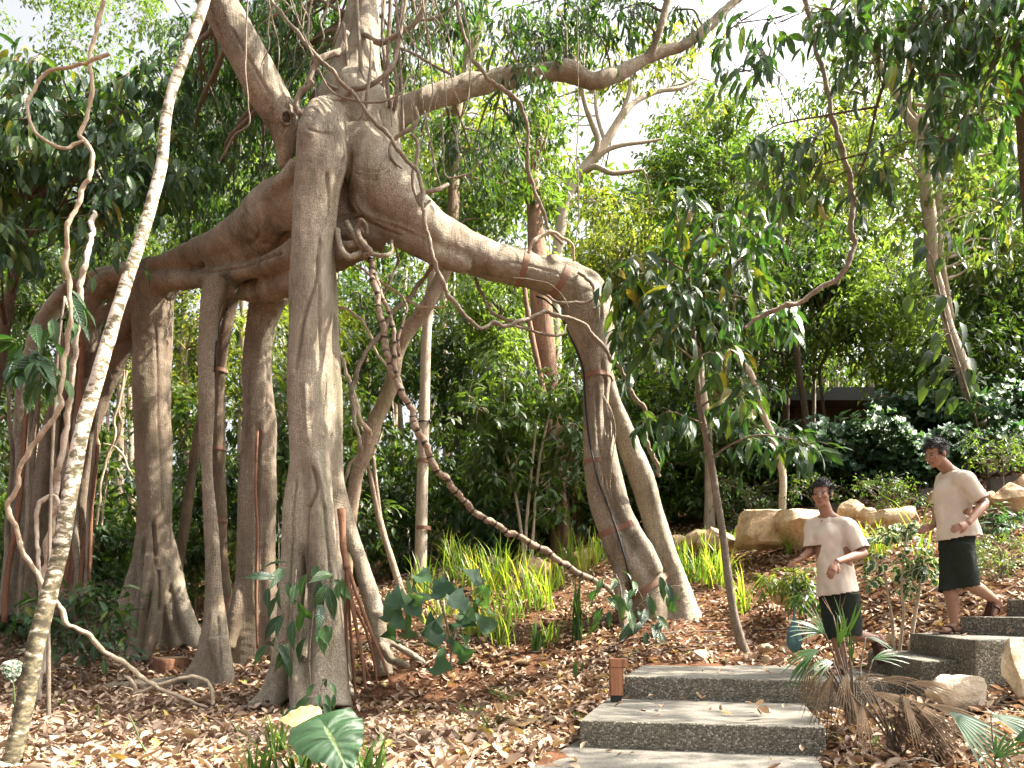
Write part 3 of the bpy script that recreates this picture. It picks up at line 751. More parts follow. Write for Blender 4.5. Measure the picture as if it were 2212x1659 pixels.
 ('buttress_root', 0.8, [(350, 1290, 9.6, 46), (368, 1350, 9.6, 36), (388, 1400, 9.55, 34)]),
 ('prop_root', 0.50, [(470, 610, 8.35, 60), (458, 655, 8.28, 44), (452, 720, 8.25, 34), (447, 800, 8.22, 31), (446, 900, 8.2, 28), (447, 1000, 8.2, 27), (452, 1100, 8.2, 27), (459, 1200, 8.2, 30), (464, 1300, 8.2, 38), (464, 1370, 8.2, 52), (460, 1430, 8.2, 72), (455, 1490, 8.2, 90)]),
 ('buttress_root', 0.35, [(455, 1350, 8.15, 24), (430, 1430, 8.1, 26), (395, 1465, 8.05, 22), (340, 1478, 8, 26), (270, 1484, 7.95, 28), (200, 1492, 7.9, 22), (130, 1502, 7.8, 14)]),
 ('buttress_root', 0.35, [(470, 1380, 8.1, 40), (485, 1440, 8.05, 34), (490, 1490, 8.0, 30)]),
 ('prop_root', 1.0, [(500, 615, 8.9, 50), (488, 670, 9.0, 35), (478, 760, 9.1, 30), (473, 850, 9.2, 28), (471, 950, 9.2, 27), (473, 1050, 9.2, 27), (476, 1150, 9.2, 29), (484, 1260, 9.2, 30), (492, 1350, 9.2, 40), (498, 1420, 9.2, 60)]),
 ('prop_root', 0.6, [(590, 615, 8.6, 80), (574, 660, 8.8, 68), (562, 720, 8.88, 58), (555, 790, 8.9, 56), (558, 860, 8.9, 62), (560, 920, 8.9, 68), (556, 1020, 8.9, 70), (553, 1120, 8.9, 72), (552, 1220, 8.9, 72), (550, 1310, 8.9, 76), (548, 1380, 8.9, 84), (546, 1440, 8.9, 96)]),
 ('prop_root', 0.6, [(580, 880, 8.85, 24), (582, 980, 8.8, 26), (580, 1100, 8.8, 26), (577, 1220, 8.8, 28), (585, 1330, 8.8, 36), (592, 1420, 8.8, 44)]),
 ('buttress_root', 0.85, [(525, 1250, 8.8, 30), (508, 1330, 8.7, 30), (490, 1400, 8.6, 24)]),
 ('prop_root', 0.95, [(470, 700, 9.9, 20), (455, 820, 10, 20), (432, 930, 10.1, 22), (412, 1050, 10.2, 22), (394, 1160, 10.2, 22), (384, 1240, 10.2, 24), (400, 1310, 10.1, 22), (425, 1370, 10, 22)]),
 # strut to the right of the front column
 ('buttress_root', 0.12, [(722, 1000, 7.4, 22), (734, 1060, 7.45, 26), (752, 1130, 7.5, 28), (776, 1210, 7.52, 30), (798, 1280, 7.55, 32), (814, 1340, 7.55, 34), (824, 1400, 7.55, 36), (830, 1460, 7.5, 40)]),
 ('root', 0.18, [(815, 1320, 7.5, 22), (832, 1370, 7.55, 20), (858, 1395, 7.6, 18), (890, 1415, 7.65, 15), (915, 1432, 7.7, 10)]),
 ('root', 0.18, [(822, 1390, 7.4, 22), (840, 1420, 7.35, 18), (862, 1432, 7.3, 13), (885, 1440, 7.3, 8)]),
]

CARVE = [
 # (width px, depth m (negative = hollow), points u, v)
 (9, -.05, [(743, 340), (737, 358), (731, 385), (728, 410), (724, 459), (722, 500)]),
 (7, -.05, [(706, 371), (708, 400), (712, 430), (712, 470), (704, 500)]),
 (7, -.045, [(694, 513), (687, 560), (685, 600), (672, 640), (662, 667), (652, 710), (644, 760), (638, 805)]),
 (6, -.035, [(690, 610), (690, 680), (694, 760)]),
 (8, -.05, [(672, 1005), (684, 1050), (672, 1085), (664, 1110), (662, 1216), (664, 1300), (666, 1400), (668, 1500)]),
 (6, -.03, [(640, 1040), (632, 1100), (628, 1200), (622, 1300), (612, 1400)]),
 (6, -.03, [(700, 1090), (706, 1160), (712, 1250), (716, 1340)]),
 (7, .025, [(660, 830), (662, 900), (668, 960)]),
 (8, .03, [(690, 1010), (698, 1060), (704, 1100)]),
 (9, -.06, [(760, 332), (758, 350), (755, 372), (750, 390), (747, 420), (752, 445), (766, 462)]),
 (6, -.03, [(742, 380), (744, 410), (740, 440)]), (5, -.025, [(735, 480), (752, 474), (772, 470), (790, 474)]), (5, -.02, [(726, 470), (745, 466), (765, 462)]),
 (4, -.016, [(766, 363), (790, 372), (815, 372), (835, 364)]), (4, -.014, [(764, 372), (790, 381), (820, 380), (842, 371)]), (4, -.014, [(770, 382), (800, 389), (828, 386)]),
 (5, .02, [(770, 420), (776, 445), (790, 462), (820, 474), (860, 486), (900, 502)]),
 (6, -.03, [(776, 468), (800, 482), (830, 496), (870, 510)]),
 (5, -.02, [(1000, 585), (1060, 600), (1110, 604), (1150, 616)]), (4, -.014, [(1100, 566), (1150, 575), (1200, 590), (1240, 612)]), (5, -.02, [(1230, 690), (1250, 640), (1275, 625)]), (5, -.025, [(1300, 690), (1296, 650), (1280, 630)]),
 (7, -.035, [(1300, 780), (1308, 830), (1306, 880), (1312, 940)]), (6, -.025, [(1288, 830), (1290, 900), (1296, 980), (1312, 1060), (1338, 1130)]),
 (14, -.10, [(600, 530), (612, 520), (622, 505)]), (7, -.04, [(420, 588), (470, 584), (530, 572), (580, 556), (612, 545)]),
 (6, -.02, [(520, 440), (560, 500), (540, 530)]), (5, -.015, [(360, 590), (372, 620), (380, 640)]), (5, -.014, [(350, 640), (368, 650), (378, 640)]),
 (6, -.02, [(335, 700), (340, 800), (340, 900), (345, 1000), (350, 1100)]), (8, -.08, [(330, 1130), (338, 1200), (344, 1260), (346, 1320)]), (8, -.07, [(310, 1160), (304, 1230), (296, 1300), (290, 1380)]),
 (6, -.03, [(560, 930), (558, 1000), (556, 1100), (554, 1200), (552, 1300)]), (5, -.025, [(574, 760), (580, 820), (574, 880)]), (6, -.02, [(541, 700), (538, 800), (534, 900), (530, 1000)]),
 (5, -.02, [(452, 1330), (446, 1390), (436, 1440)]), (5, -.02, [(470, 1330), (474, 1390), (476, 1450)]),
 (5, -.02, [(660, 275), (690, 285), (720, 290)]), (5, -.02, [(500, 60), (540, 130), (580, 200)]), (7, .02, [(596, 150), (612, 200), (630, 250)]),
 (5, -.02, [(780, 60), (776, 120), (770, 180)]), (6, .02, [(800, 60), (806, 120), (812, 180)]), (5, -.018, [(745, 250), (770, 262), (800, 258)]), (5, -.02, [(820, 235), (828, 280), (826, 320)]),
]

def build_fig():
    S_ = Soup(); samples = []; ids = []; rad = []
    for i, (part, br, rows) in enumerate(FT):
        q = catmull(px(rows), 10)
        fl = part == 'prop_root' or part == 'trunk'
        ph = i * 1.7
        prof = (lambda th, s, ph=ph: 1 + 0.05 * np.sin(3 * th + ph + 2 * s) + 0.035 * np.sin(5 * th - ph - 3 * s)) if fl else \
               (lambda th, s, ph=ph: 1 + 0.05 * np.sin(2 * th + ph + 3 * s))
        V, F = tube(q[:, :3], q[:, 3] * 1.06, 28, prof)
        S_.add(V, F)
        # rows that ran past the ground keep going a little into it
        samples.append(q[:, :3]); rad.append(q[:, 3]); ids.append(np.full(len(q), i))
    me = mesh_np('fig_soup', np.vstack(S_.V), S_.F)
    o = link('fig_soup', me)
    rm = o.modifiers.new('r', 'REMESH'); rm.mode = 'VOXEL'; rm.voxel_size = 0.0165; rm.adaptivity = 0
    sm = o.modifiers.new('s', 'SMOOTH'); sm.factor = 0.5; sm.iterations = 12
    dg = bpy.context.evaluated_depsgraph_get(); dg.update()
    ev = bpy.data.meshes.new_from_object(o.evaluated_get(dg))
    bpy.data.objects.remove(o); bpy.data.meshes.remove(me)
    n = len(ev.vertices)
    V = np.empty(n * 3, np.float32); ev.vertices.foreach_get('co', V); V = V.reshape(-1, 3).astype(float)
    Nn = np.empty(n * 3, np.float32); ev.vertices.foreach_get('normal', Nn); Nn = Nn.reshape(-1, 3)
    SP = np.vstack(samples); SR = np.concatenate(rad); SI = np.concatenate(ids)
    brs = np.array([f[1] for f in FT])
    own = np.empty(n, int); brown = np.empty(n); along = np.empty(n)
    from mathutils.kdtree import KDTree
    kd = KDTree(len(SP))
    for i, p in enumerate(SP): kd.insert(p, i)
    kd.balance()
    NB = 40
    for i in range(n):
        hits = kd.find_n(V[i], NB)
        idx = np.fromiter((h[1] for h in hits), dtype=int, count=NB)
        d = np.fromiter((h[2] for h in hits), dtype=float, count=NB) - SR[idx]
        own[i] = SI[idx[d.argmin()]]
        w = np.exp(-(d - d.min()) / 0.05)
        brown[i] = (w * brs[SI[idx]]).sum() / w.sum()
    # folds and clefts of the living wood, followed over the surface
    bv0 = BVHTree.FromPolygons([Vector(v) for v in V], [tuple(p.vertices) for p in ev.polygons])
    o0 = Vector((0, 0, CZ))
    kv = KDTree(n)
    for i in range(n): kv.insert(V[i], i)
    kv.balance()
    cut = np.zeros(n)
    for wpx, dep, pts in CARVE:
        q = catmull(np.array(pts, float), 8); prev = None
        L = np.concatenate(([0], np.cumsum(np.hypot(*np.diff(q, axis=0).T)))); t = np.arange(0, L[-1], 2.0)
        q = np.column_stack([np.interp(t, L, q[:, 0]), np.interp(t, L, q[:, 1])])
        loc_cut = {}
        for k, (u, v) in enumerate(q):
            h, nn, _, _ = bv0.ray_cast(o0, (P(u, v, 1.0) - o0).normalized())
            if h is None: continue
            w = Rpx(wpx, h.y); tp = min(1, (k + 1) / 5, (len(q) - k) / 5)
            for co_, i, d in kv.find_range(h, 2.6 * w):
                a = dep * tp * math.exp(-(d / w) ** 2)
                if abs(a) > abs(loc_cut.get(i, 0)): loc_cut[i] = a
        for i, a in loc_cut.items(): cut[i] += a
    # living relief: long flutes, swellings, small warts
    disp = np.empty(n)
    for i in range(n):
        p = V[i]
        f = noise.noise((p[0] * 5.5, p[1] * 5.5, p[2] * 0.55)) * 0.020
        f += noise.noise((p[0] * 2.1, p[1] * 2.1, p[2] * 1.3 + 9)) * 0.024
        f += noise.noise((p[0] * 14, p[1] * 14, p[2] * 2.2)) * 0.007
        f += noise.noise((p[0] * 9, p[1] * 9, p[2] * 15)) * 0.0045
        disp[i] = f + cut[i]
    V = V + Nn * disp[:, None]
    ev.vertices.foreach_set('co', V.astype(np.float32).ravel()); ev.update()
    ev.vertices.foreach_get('normal', (buf := np.empty(n * 3, np.float32))); Nn = buf.reshape(-1, 3)
    nf = len(ev.polygons)
    lt = np.empty(nf, np.int32); ev.polygons.foreach_get('loop_total', lt)
    lv = np.empty(len(ev.loops), np.int32); ev.loops.foreach_get('vertex_index', lv)
    ls = np.empty(nf, np.int32); ev.polygons.foreach_get('loop_start', ls)
    bvh = BVHTree.FromPolygons([Vector(v) for v in V], [lv[s:s + t].tolist() for s, t in zip(ls, lt)])
    root = empty('banyan_tree', (V[:, 0][V[:, 2] < 0.3].mean(), 7.3, 0.0), 'huge grey brown fig tree straddling the ground on many column like aerial roots', 'tree')
    fown = own[lv[ls]]
    # runs of the same part that continue one another count as one piece of the tree
    JOIN = {1: 0, 2: 0, 3: 0, 4: 0, 5: 0, 10: 9, 11: 9, 12: 9, 13: 9, 15: 14, 19: 18, 20: 18, 30: 27, 29: 27, 28: 27,
            22: 21, 35: 34, 36: 34}
    JOIN = {}
    names = [f[0] for f in FT]
    groups = [[0, 1, 2, 3, 4, 5], [9, 10, 11, 12, 13], [14, 15], [16, 17], [18, 19, 20], [21, 22], [27, 28, 29, 30], [35, 36, 37], [46, 47, 48]]
    return root, V, Nn, ls, lt, lv, fown, brown, bvh, names

FIG, FV, FN, _ls, _lt, _lv, _fown, _brown, FIGBVH, _names = build_fig()

def fig_parts():
    # merge the tube ids of one limb or root into one part
    first = {}
    merge = []
    cur = 0
    lab = []
    anchors = {
        'prop0': range(0, 6), 'trunk': range(9, 14), 'limbL': range(14, 16), 'limbR': range(16, 18), 'arm': range(18, 21),
    }
    gid = {}
    for k, r in anchors.items():
        for i in r: gid[i] = k
    for i, nme in enumerate(_names):
        gid.setdefault(i, 'p%d' % i)
    for i, (nme, br, rows) in enumerate(FT):
        pass
    keys = {}
    for i in range(len(FT)):
        keys.setdefault(gid[i], []).append(i)
    labels = {'prop0': 'massive front aerial root fluted into two lobes', 'trunk': None, 'limbL': 'thick sunlit limb leaning up to the left',
              'limbR': 'long snaking limb reaching to the upper right', 'arm': 'heavy arm arching down to the double leg'}
    for k, ii in keys.items():
        sel = np.isin(_fown, ii)
        if sel.sum() < 30: continue
        f = np.nonzero(sel)[0]
        loops = np.concatenate([_lv[s:s + t] for s, t in zip(_ls[f], _lt[f])])
        uniq, inv = np.unique(loops, return_inverse=True)
        c = np.cumsum(_lt[f])[:-1]
        faces = [tuple(x) for x in np.split(inv, c)]
        nme = _names[ii[0]]
        me = mesh_np(nme, FV[uniq], faces, [M['fig']], True, {'brown': _brown[uniq]})
        me.normals_split_custom_set_from_vertices([tuple(x) for x in FN[uniq].tolist()])
        o = link(nme, me, FIG)
        if labels.get(k): o['label'] = labels[k]
fig_parts()

def fig_hit(u, v, off=0.0):
    """First point of the fig tree on the sight line through sheet point (u, v), pushed out by off."""
    o = Vector((0, 0, CZ)); d = (P(u, v, 1.0) - o).normalized()
    loc, nrm, _, _ = FIGBVH.ray_cast(o, d)
    if loc is None: return None, None
    return loc + nrm * off, nrm

def fig_near(p, off=0.0):
    loc, nrm, _, _ = FIGBVH.find_nearest(Vector(p))
    return loc + nrm * off

# old branch scar
def knot():
    loc, nrm = fig_hit(618, 254)
    t = nrm.to_track_quat('Z', 'Y').to_matrix()
    s = Soup(); ring = []
    for i in range(25):
        a = i / 24 * 2 * math.pi
        r = 0.066 * (1 + 0.15 * math.sin(2 * a + 1)); p = loc + t @ Vector((r * 0.8 * math.cos(a), r * 1.15 * math.sin(a), 0.004))
        p = fig_near(p, 0.004); ring.append((*p, 0.017 + 0.004 * math.sin(3 * a)))
    s.tube(ring, 2, 8, wob=0.15)
    a = link('knot_ring', s.mesh('knot_ring', [M['fig']]), FIG)
    V = [loc + t @ Vector((0.055 * math.cos(i * .5236) * 0.8, 0.055 * math.sin(i * .5236) * 1.15, 0.010)) for i in range(12)]
    V += [loc + t @ Vector((0.03 * math.cos(i * .5236), 0.03 * math.sin(i * .5236) * 1.1, 0.004)) for i in range(12)] + [loc + t @ Vector((0, 0, 0.012))]
    F = [(i, (i + 1) % 12, 12 + (i + 1) % 12, 12 + i) for i in range(12)] + [(12 + i, 12 + (i + 1) % 12, 24) for i in range(12)]
    b = link('knot_hollow', mesh_np('knot_hollow', V, F, [M['knot']], True), a)
knot()

# ---------------------------------------------------------------- wrapped and hanging roots of the fig itself
def fig_root(rows, mat, name='aerial_root', n=8, segs=8, snap=None, wob=0.12, parent=FIG):
    q = px(rows)
    if snap is not None:
        for i, (u, v, d, w) in enumerate(rows):
            h, nn = fig_hit(u, v)
            if h is not None and abs(h.y - d) < 0.9:
                q[i, :3] = h + nn * (q[i, 3] * snap)
    s = Soup(); s.tube(q, n, segs, 0.5, wob, seed=len(rows) * 7 + int(rows[0][0]))
    me = s.mesh(name, [mat])
    at = me.attributes.new('brown', 'FLOAT', 'POINT'); at.data.foreach_set('value', np.full(len(me.vertices), 0.35, np.float32))
    return link(name, me, parent)
for rows in [
    [(676, 176, 7.2, 12), (662, 190, 7.2, 13), (648, 200, 7.2, 14), (641, 225, 7.2, 14), (648, 245, 7.2, 14), (665, 236, 7.25, 13), (690, 232, 7.2, 13), (706, 222, 7.2, 13), (735, 215, 7.25, 13), (765, 196, 7.3, 12), (790, 190, 7.7, 11)],
    [(665, 184, 7.2, 12), (676, 150, 7.2, 12), (690, 130, 7.2, 14), (712, 118, 7.25, 13), (735, 110, 7.35, 13), (750, 70, 7.5, 11)],
    [(770, -20, 7.4, 8), (776, 92, 7.35, 9), (781, 150, 7.35, 9), (790, 190, 7.35, 8), (796, 225, 7.7, 8)],
    [(741, 50, 7.4, 8), (748, 110, 7.4, 8), (752, 170, 7.4, 8)],
    [(776, 70, 7.75, 11), (795, 78, 7.35, 11), (818, 92, 7.3, 12), (850, 80, 7.3, 10), (905, 40, 7.3, 8), (930, -30, 7.3, 7)],
    [(845, -20, 7.3, 9), (842, 40, 7.3, 9), (838, 120, 7.3, 9), (836, 180, 7.35, 9), (842, 225, 7.4, 8), (846, 250, 7.8, 8)],
    [(852, -20, 7.4, 8), (860, 50, 7.4, 8), (852, 130, 7.4, 8), (858, 190, 7.4, 8), (850, 240, 7.5, 8), (845, 262, 7.9, 8)],
    [(870, -20, 7.4, 6), (862, 90, 7.4, 6), (868, 200, 7.4, 6), (872, 300, 7.4, 5)],
    [(830, -10, 7.5, 8), (826, 70, 7.5, 8), (832, 150, 7.5, 8), (824, 200, 7.5, 8)],
    [(745, 190, 7.7, 10), (762, 192, 7.15, 11), (800, 185, 7.1, 11), (842, 150, 7.1, 9), (860, 100, 7.15, 8), (880, -20, 7.2, 7)],
    [(790, 232, 7.1, 7), (793, 203, 7.05, 8), (800, 150, 7.05, 7), (802, 90, 7.1, 6)],
    [(790, 232, 7.1, 6), (792, 250, 7.1, 5), (800, 264, 7.1, 3)],
    [(790, 226, 7.1, 6), (782, 250, 7.1, 4), (774, 258, 7.1, 3)],
    [(896, 232, 7.2, 9), (902, 258, 7.2, 9), (888, 278, 7.2, 9), (865, 290, 7.2, 8), (846, 308, 7.2, 7), (842, 328, 7.2, 7), (852, 350, 7.2, 6), (868, 364, 7.2, 4)],
    [(888, 290, 7.2, 8), (902, 308, 7.2, 8), (900, 345, 7.2, 8), (892, 372, 7.2, 8), (893, 405, 7.2, 7), (903, 435, 7.2, 7), (914, 446, 7.2, 6), (930, 432, 7.2, 5)],
    [(968, 398, 7.3, 7), (944, 410, 7.2, 9), (918, 416, 7.2, 9), (906, 424, 7.2, 9), (909, 442, 7.2, 9), (920, 440, 7.2, 6)],
]: fig_root(rows, M['liana_brown'], n=8)
# the knot of roots under the body
for rows in [
    [(728, 496, 7.2, 13), (732, 520, 7.15, 14), (742, 545, 7.1, 14), (757, 556, 7.1, 14), (778, 548, 7.15, 13), (800, 540, 7.25, 12)],
    [(750, 481, 7.25, 11), (760, 500, 7.2, 12), (772, 520, 7.15, 13), (786, 538, 7.15, 13), (800, 546, 7.2, 12)],
    [(785, 505, 7.2, 9), (776, 488, 7.15, 10), (780, 476, 7.1, 10), (790, 484, 7.15, 8), (793, 505, 7.2, 7)],
    [(772, 490, 7.2, 11), (776, 512, 7.12, 12), (788, 530, 7.1, 12), (800, 545, 7.1, 12), (786, 552, 7.15, 11)],
    [(800, 548, 7.2, 10), (826, 553, 7.2, 10), (844, 545, 7.25, 9), (846, 520, 7.3, 8)],
    [(722, 500, 7.3, 15), (726, 530, 7.25, 16), (735, 560, 7.3, 16)],
    [(740, 528, 7.25, 18), (765, 530, 7.2, 20), (790, 526, 7.25, 18)],
]: fig_root(rows, M['fig'], n=8, segs=10)
# thin red root bundle beside the front column
for k, rows in enumerate([
    [(737, 1100, 7.2, 15), (742, 1180, 7.15, 16), (750, 1230, 7.1, 15)],
    [(750, 1225, 7.1, 9), (752, 1300, 7.1, 8), (758, 1380, 7.1, 7), (764, 1450, 7.1, 7), (768, 1500, 7.1, 6)],
    [(750, 1225, 7.1, 9), (757, 1290, 7.05, 8), (772, 1370, 7.0, 8), (785, 1440, 6.95, 7), (790, 1490, 6.95, 6)],
    [(752, 1225, 7.1, 10), (770, 1280, 7.05, 9), (795, 1350, 7.0, 9), (820, 1410, 6.95, 8), (850, 1485, 6.9, 7)],
    [(750, 1230, 7.15, 8), (762, 1300, 7.1, 7), (790, 1360, 7.1, 7), (808, 1430, 7.1, 6), (815, 1480, 7.1, 5)],
    [(748, 1230, 7.12, 8), (746, 1310, 7.1, 7), (748, 1400, 7.1, 6), (752, 1490, 7.1, 6)],
    [(750, 1230, 7.12, 6), (766, 1320, 7.05, 5), (778, 1400, 7.0, 5), (800, 1470, 7.0, 4)],
    [(556, 930, 8.5, 6), (552, 1050, 8.48, 6), (556, 1150, 8.5, 6), (554, 1300, 8.5, 6), (556, 1400, 8.5, 6)],
    [(205, 960, 9.8, 7), (192, 1100, 9.8, 7), (176, 1330, 9.8, 8)],
    [(212, 960, 9.7, 8), (200, 1060, 9.7, 8), (178, 1200, 9.7, 8), (162, 1350, 9.7, 8)],
]): fig_root(rows, M['root_red'], n=6, segs=6)
# tangle of hanging roots under the far left arms
_r = np.random.default_rng(909)
for k in range(16):
    u0 = _r.uniform(20, 235); v0 = 700 + abs(u0 - 150) * .5 + _r.uniform(-30, 120); d0 = _r.uniform(9.5, 10.5); w0 = _r.uniform(5, 15); dx = -_r.uniform(10, 60)
    rows = [(u0 + dx * t + _r.normal() * 5 * (0 < t < 1), v0 + (1345 - v0) * t, d0 + .05 * math.sin(7 * t + k), w0 * (.8 + .3 * t)) for t in (0, .2, .4, .6, .8, 1.0)]
    fig_root(rows, M['fig'] if k % 3 else M['root_red'], n=5, segs=7)
# loose hair roots on the double leg
for k in range(9):
    u0 = 1302 + k * 2.2; d0 = 8.3
    fig_root([(u0, 850 + k * 4, d0, 2.2), (u0 + 4 + k % 3 * 3, 930, d0 - .02, 2.0), (u0 + 2 - k % 2 * 5, 1000, d0 - .02, 1.8), (u0 - 6 + k % 4 * 4, 1050 + k * 6, d0, 1.2)], M['liana_brown'], 'hair_root', 5, 5)

# ---------------------------------------------------------------- webbing straps, cable
def strap(u, v, axis, label, wide=0.036, thick=0.004, buckle_u=None, bvh=None, center=None, rmax=0.5, group='brown webbing straps on the trunks'):
    bvh = bvh or FIGBVH
    if center is None:
        loc, nrm = fig_hit(u, v)
        if loc is None: return
        far, _, _, _ = bvh.ray_cast(loc + Vector((0, 0.9, 0)), Vector((0, -1, 0)))
        c = (loc + far) / 2 if far is not None and (far - loc).length < 0.9 else loc + Vector((0, 0.12, 0))
    else: c = Vector(center)
    ax = Vector(axis).normalized()
    rot = ax.to_track_quat('Z', 'Y').to_matrix()
    n = 56; inner = []
    for i in range(n):
        a = 2 * math.pi * i / n
        dr = rot @ Vector((math.cos(a), math.sin(a), 0))
        h, nn, _, dist = bvh.ray_cast(c + dr * rmax, -dr, rmax)
        r = (rmax - dist) if h is not None else None
        inner.append(r)
    good = [r for r in inner if r is not None]
    if not good: return
    med = sorted(good)[len(good) // 2]
    rr = np.array([med if (r is None or r > 1.6 * med) else r for r in inner])
    # webbing bridges hollows: running maximum, then relaxed
    for _ in range(2): rr = np.maximum(rr, (np.roll(rr, 1) + np.roll(rr, -1)) / 2)
    V = []; F = []
    for i in range(n):
        a = 2 * math.pi * i / n
        dr = rot @ Vector((math.cos(a), math.sin(a), 0))
        for rad, h in ((rr[i] + 0.004, -wide / 2), (rr[i] + 0.004 + thick, -wide / 2), (rr[i] + 0.004 + thick, wide / 2), (rr[i] + 0.004, wide / 2)):
            V.append(c + dr * rad + ax * h)
    for i in range(n):
        j = (i + 1) % n
        for k in range(4): F.append((4 * i + k, 4 * i + (k + 1) % 4, 4 * j + (k + 1) % 4, 4 * j + k))
    root = empty('strap', c, label, 'strap', group)
    link('webbing', mesh_np('webbing', V, F, [M['strap']], False), root)
    if buckle_u is not None:
        # a small double ring buckle on the side that faces the path
        best = min(range(n), key=lambda i: abs((c + (rot @ Vector((math.cos(2 * math.pi * i / n), math.sin(2 * math.pi * i / n), 0))) * rr[i] - P(buckle_u, v, c.y)).length))
        a = 2 * math.pi * best / n
        dr = rot @ Vector((math.cos(a), math.sin(a), 0)); tn = ax.cross(dr).normalized()
        p = c + dr * (rr[best] + 0.014)
        s = Soup()
        q = [p + tn * (x * 0.020) + ax * (y * (wide * 0.62)) for x, y in ((-1, -1), (1, -1), (1, 1), (-1, 1), (-1, -1))]
        for a_, b_ in zip(q[:-1], q[1:]): s.tube([(*a_, 0.0028), (*b_, 0.0028)], 1, 6)
        link('buckle', s.mesh('buckle', [M['steel']]), root)
    return root
strap(1124, 573, (0.95, 0.25, -0.28), 'brown strap round the top of the arching arm, nearer the trunk', buckle_u=1118, wide=.078)
strap(1202, 605, (0.85, 0.3, -0.45), 'brown slanting strap round the bend of the arching arm', buckle_u=1196, rmax=0.6, wide=.085)
strap(1289, 803, (0.05, 0, -1), 'brown strap high on the double leg, just below the bend', wide=.062)
strap(1286, 993, (0.05, 0, -1), 'brown buckled strap half way down the double leg', buckle_u=1277, wide=.055)
strap(1328, 1143, (0.35, 0, -0.9), 'brown strap low on the double leg where it leans out', buckle_u=1345, wide=.075)
strap(1412, 1262, (0.5, 0, -0.8), 'brown strap end at the foot of the double leg behind the leafy seedling', wide=.07)
for v_, l_ in ((672, 'brown strap at the very top of the dark thin column'), (802, 'brown strap on the dark thin column, second from the top'), (968, 'brown strap in the middle of the dark thin column'), (1124, 'brown strap low on the dark thin column'), (1296, 'brown strap at the foot of the dark thin column')):
    c = P({672: 487, 802: 476, 968: 471.5, 1124: 475, 1296: 487}[v_], v_, 9.17)
    strap(0, 0, (0, 0, 1), l_, wide=.055, buckle_u=478 if v_ == 802 else None, center=c, rmax=0.28)

def cable(pts, label, r=0.011):
    q = []
    for u, v, d in pts:
        h, nn = fig_hit(u, v)
        q.append((*(h + nn * 0.012), r) if h is not None and abs(h.y - d) < 0.9 else (*P(u, v, d), r))
    s = Soup(); s.tube(q, 5, 8)
    o = link('cable', s.mesh('cable', [M['black']]))
    rebase(o, q[-1][:3]); tag(o, label, 'cable', 'black cables strapped to the tree')
cable([(1158, 640, 8.3), (1178, 648, 8.35), (1200, 668, 8.4), (1222, 700, 8.45), (1240, 740, 8.45), (1255, 775, 8.45), (1262, 805, 8.45), (1264, 850, 8.45), (1268, 900, 8.45), (1274, 950, 8.4), (1282, 990, 8.4), (1293, 1040, 8.4), (1312, 1090, 8.4), (1330, 1140, 8.4), (1345, 1190, 8.4), (1358, 1240, 8.4), (1366, 1290, 8.4)], 'black cable running down the bent double leg under its straps')
cable([(492, 664, 9.0), (480, 690, 9.0), (466, 740, 9.05), (462, 800, 9.08), (459, 870, 9.08), (457, 960, 9.08), (458, 1060, 9.08), (461, 1150, 9.08), (466, 1230, 9.08), (478, 1300, 9.05)], 'black cable beside the dark thin column')
# ================================================================ trees, lianas, forest
def seed_of(*a): return int(abs(sum((i + 1) * float(x) * 13.7 for i, x in enumerate(a)))) % 100000

def boxc(u0, v0, u1, v1, d0, d1, n, r0, r1, rng):
    """n leaf clumps spread through a block of space; r in metres."""
    return [(*P(rng.uniform(u0, u1), rng.uniform(v0, v1), rng.uniform(d0, d1)), rng.uniform(r0, r1)) for _ in range(n)]

def add_branches(s, trunk, clumps, rng, r0=0.03, tipr=0.006, sag=0.1):
    """Thin limbs from the nearest suitable trunk point to the clumps."""
    T = np.asarray(trunk)
    for c in clumps:
        c = np.asarray(c[:3])
        d = np.linalg.norm(T[:, :3] - c, axis=1) + 0.8 * np.maximum(0, T[:, 2] - c[2] + 0.2)
        k = int(d.argmin()); a = T[k, :3]
        L = np.linalg.norm(c - a)
        if L < 0.15 or L > 3.0: continue
        m = (a + c) / 2 + rng.normal(size=3) * 0.08 * L + np.array([0, 0, sag * L])
        rr = min(r0 * (0.5 + 0.5 * L / 2), T[k, 3] * 0.7)
        s.tube([(*a, rr), (*(a * .55 + m * .45), rr * .8), (*m, rr * .65), (*c, tipr)], 3, 5, 0.5, 0.1, seed=k)

def crown_twigs(s, clumps, tips, rng, r=0.004, every=3):
    for c, tt in zip(clumps, tips):
        for t in tt[::every]:
            c3 = np.asarray(c[:3])
            m = (c3 + t) / 2 + np.array([0, 0, 0.06])
            s.tube([(*c3, r), (*m, r * .8), (*t, r * .4)], 2, 4, 0.5)

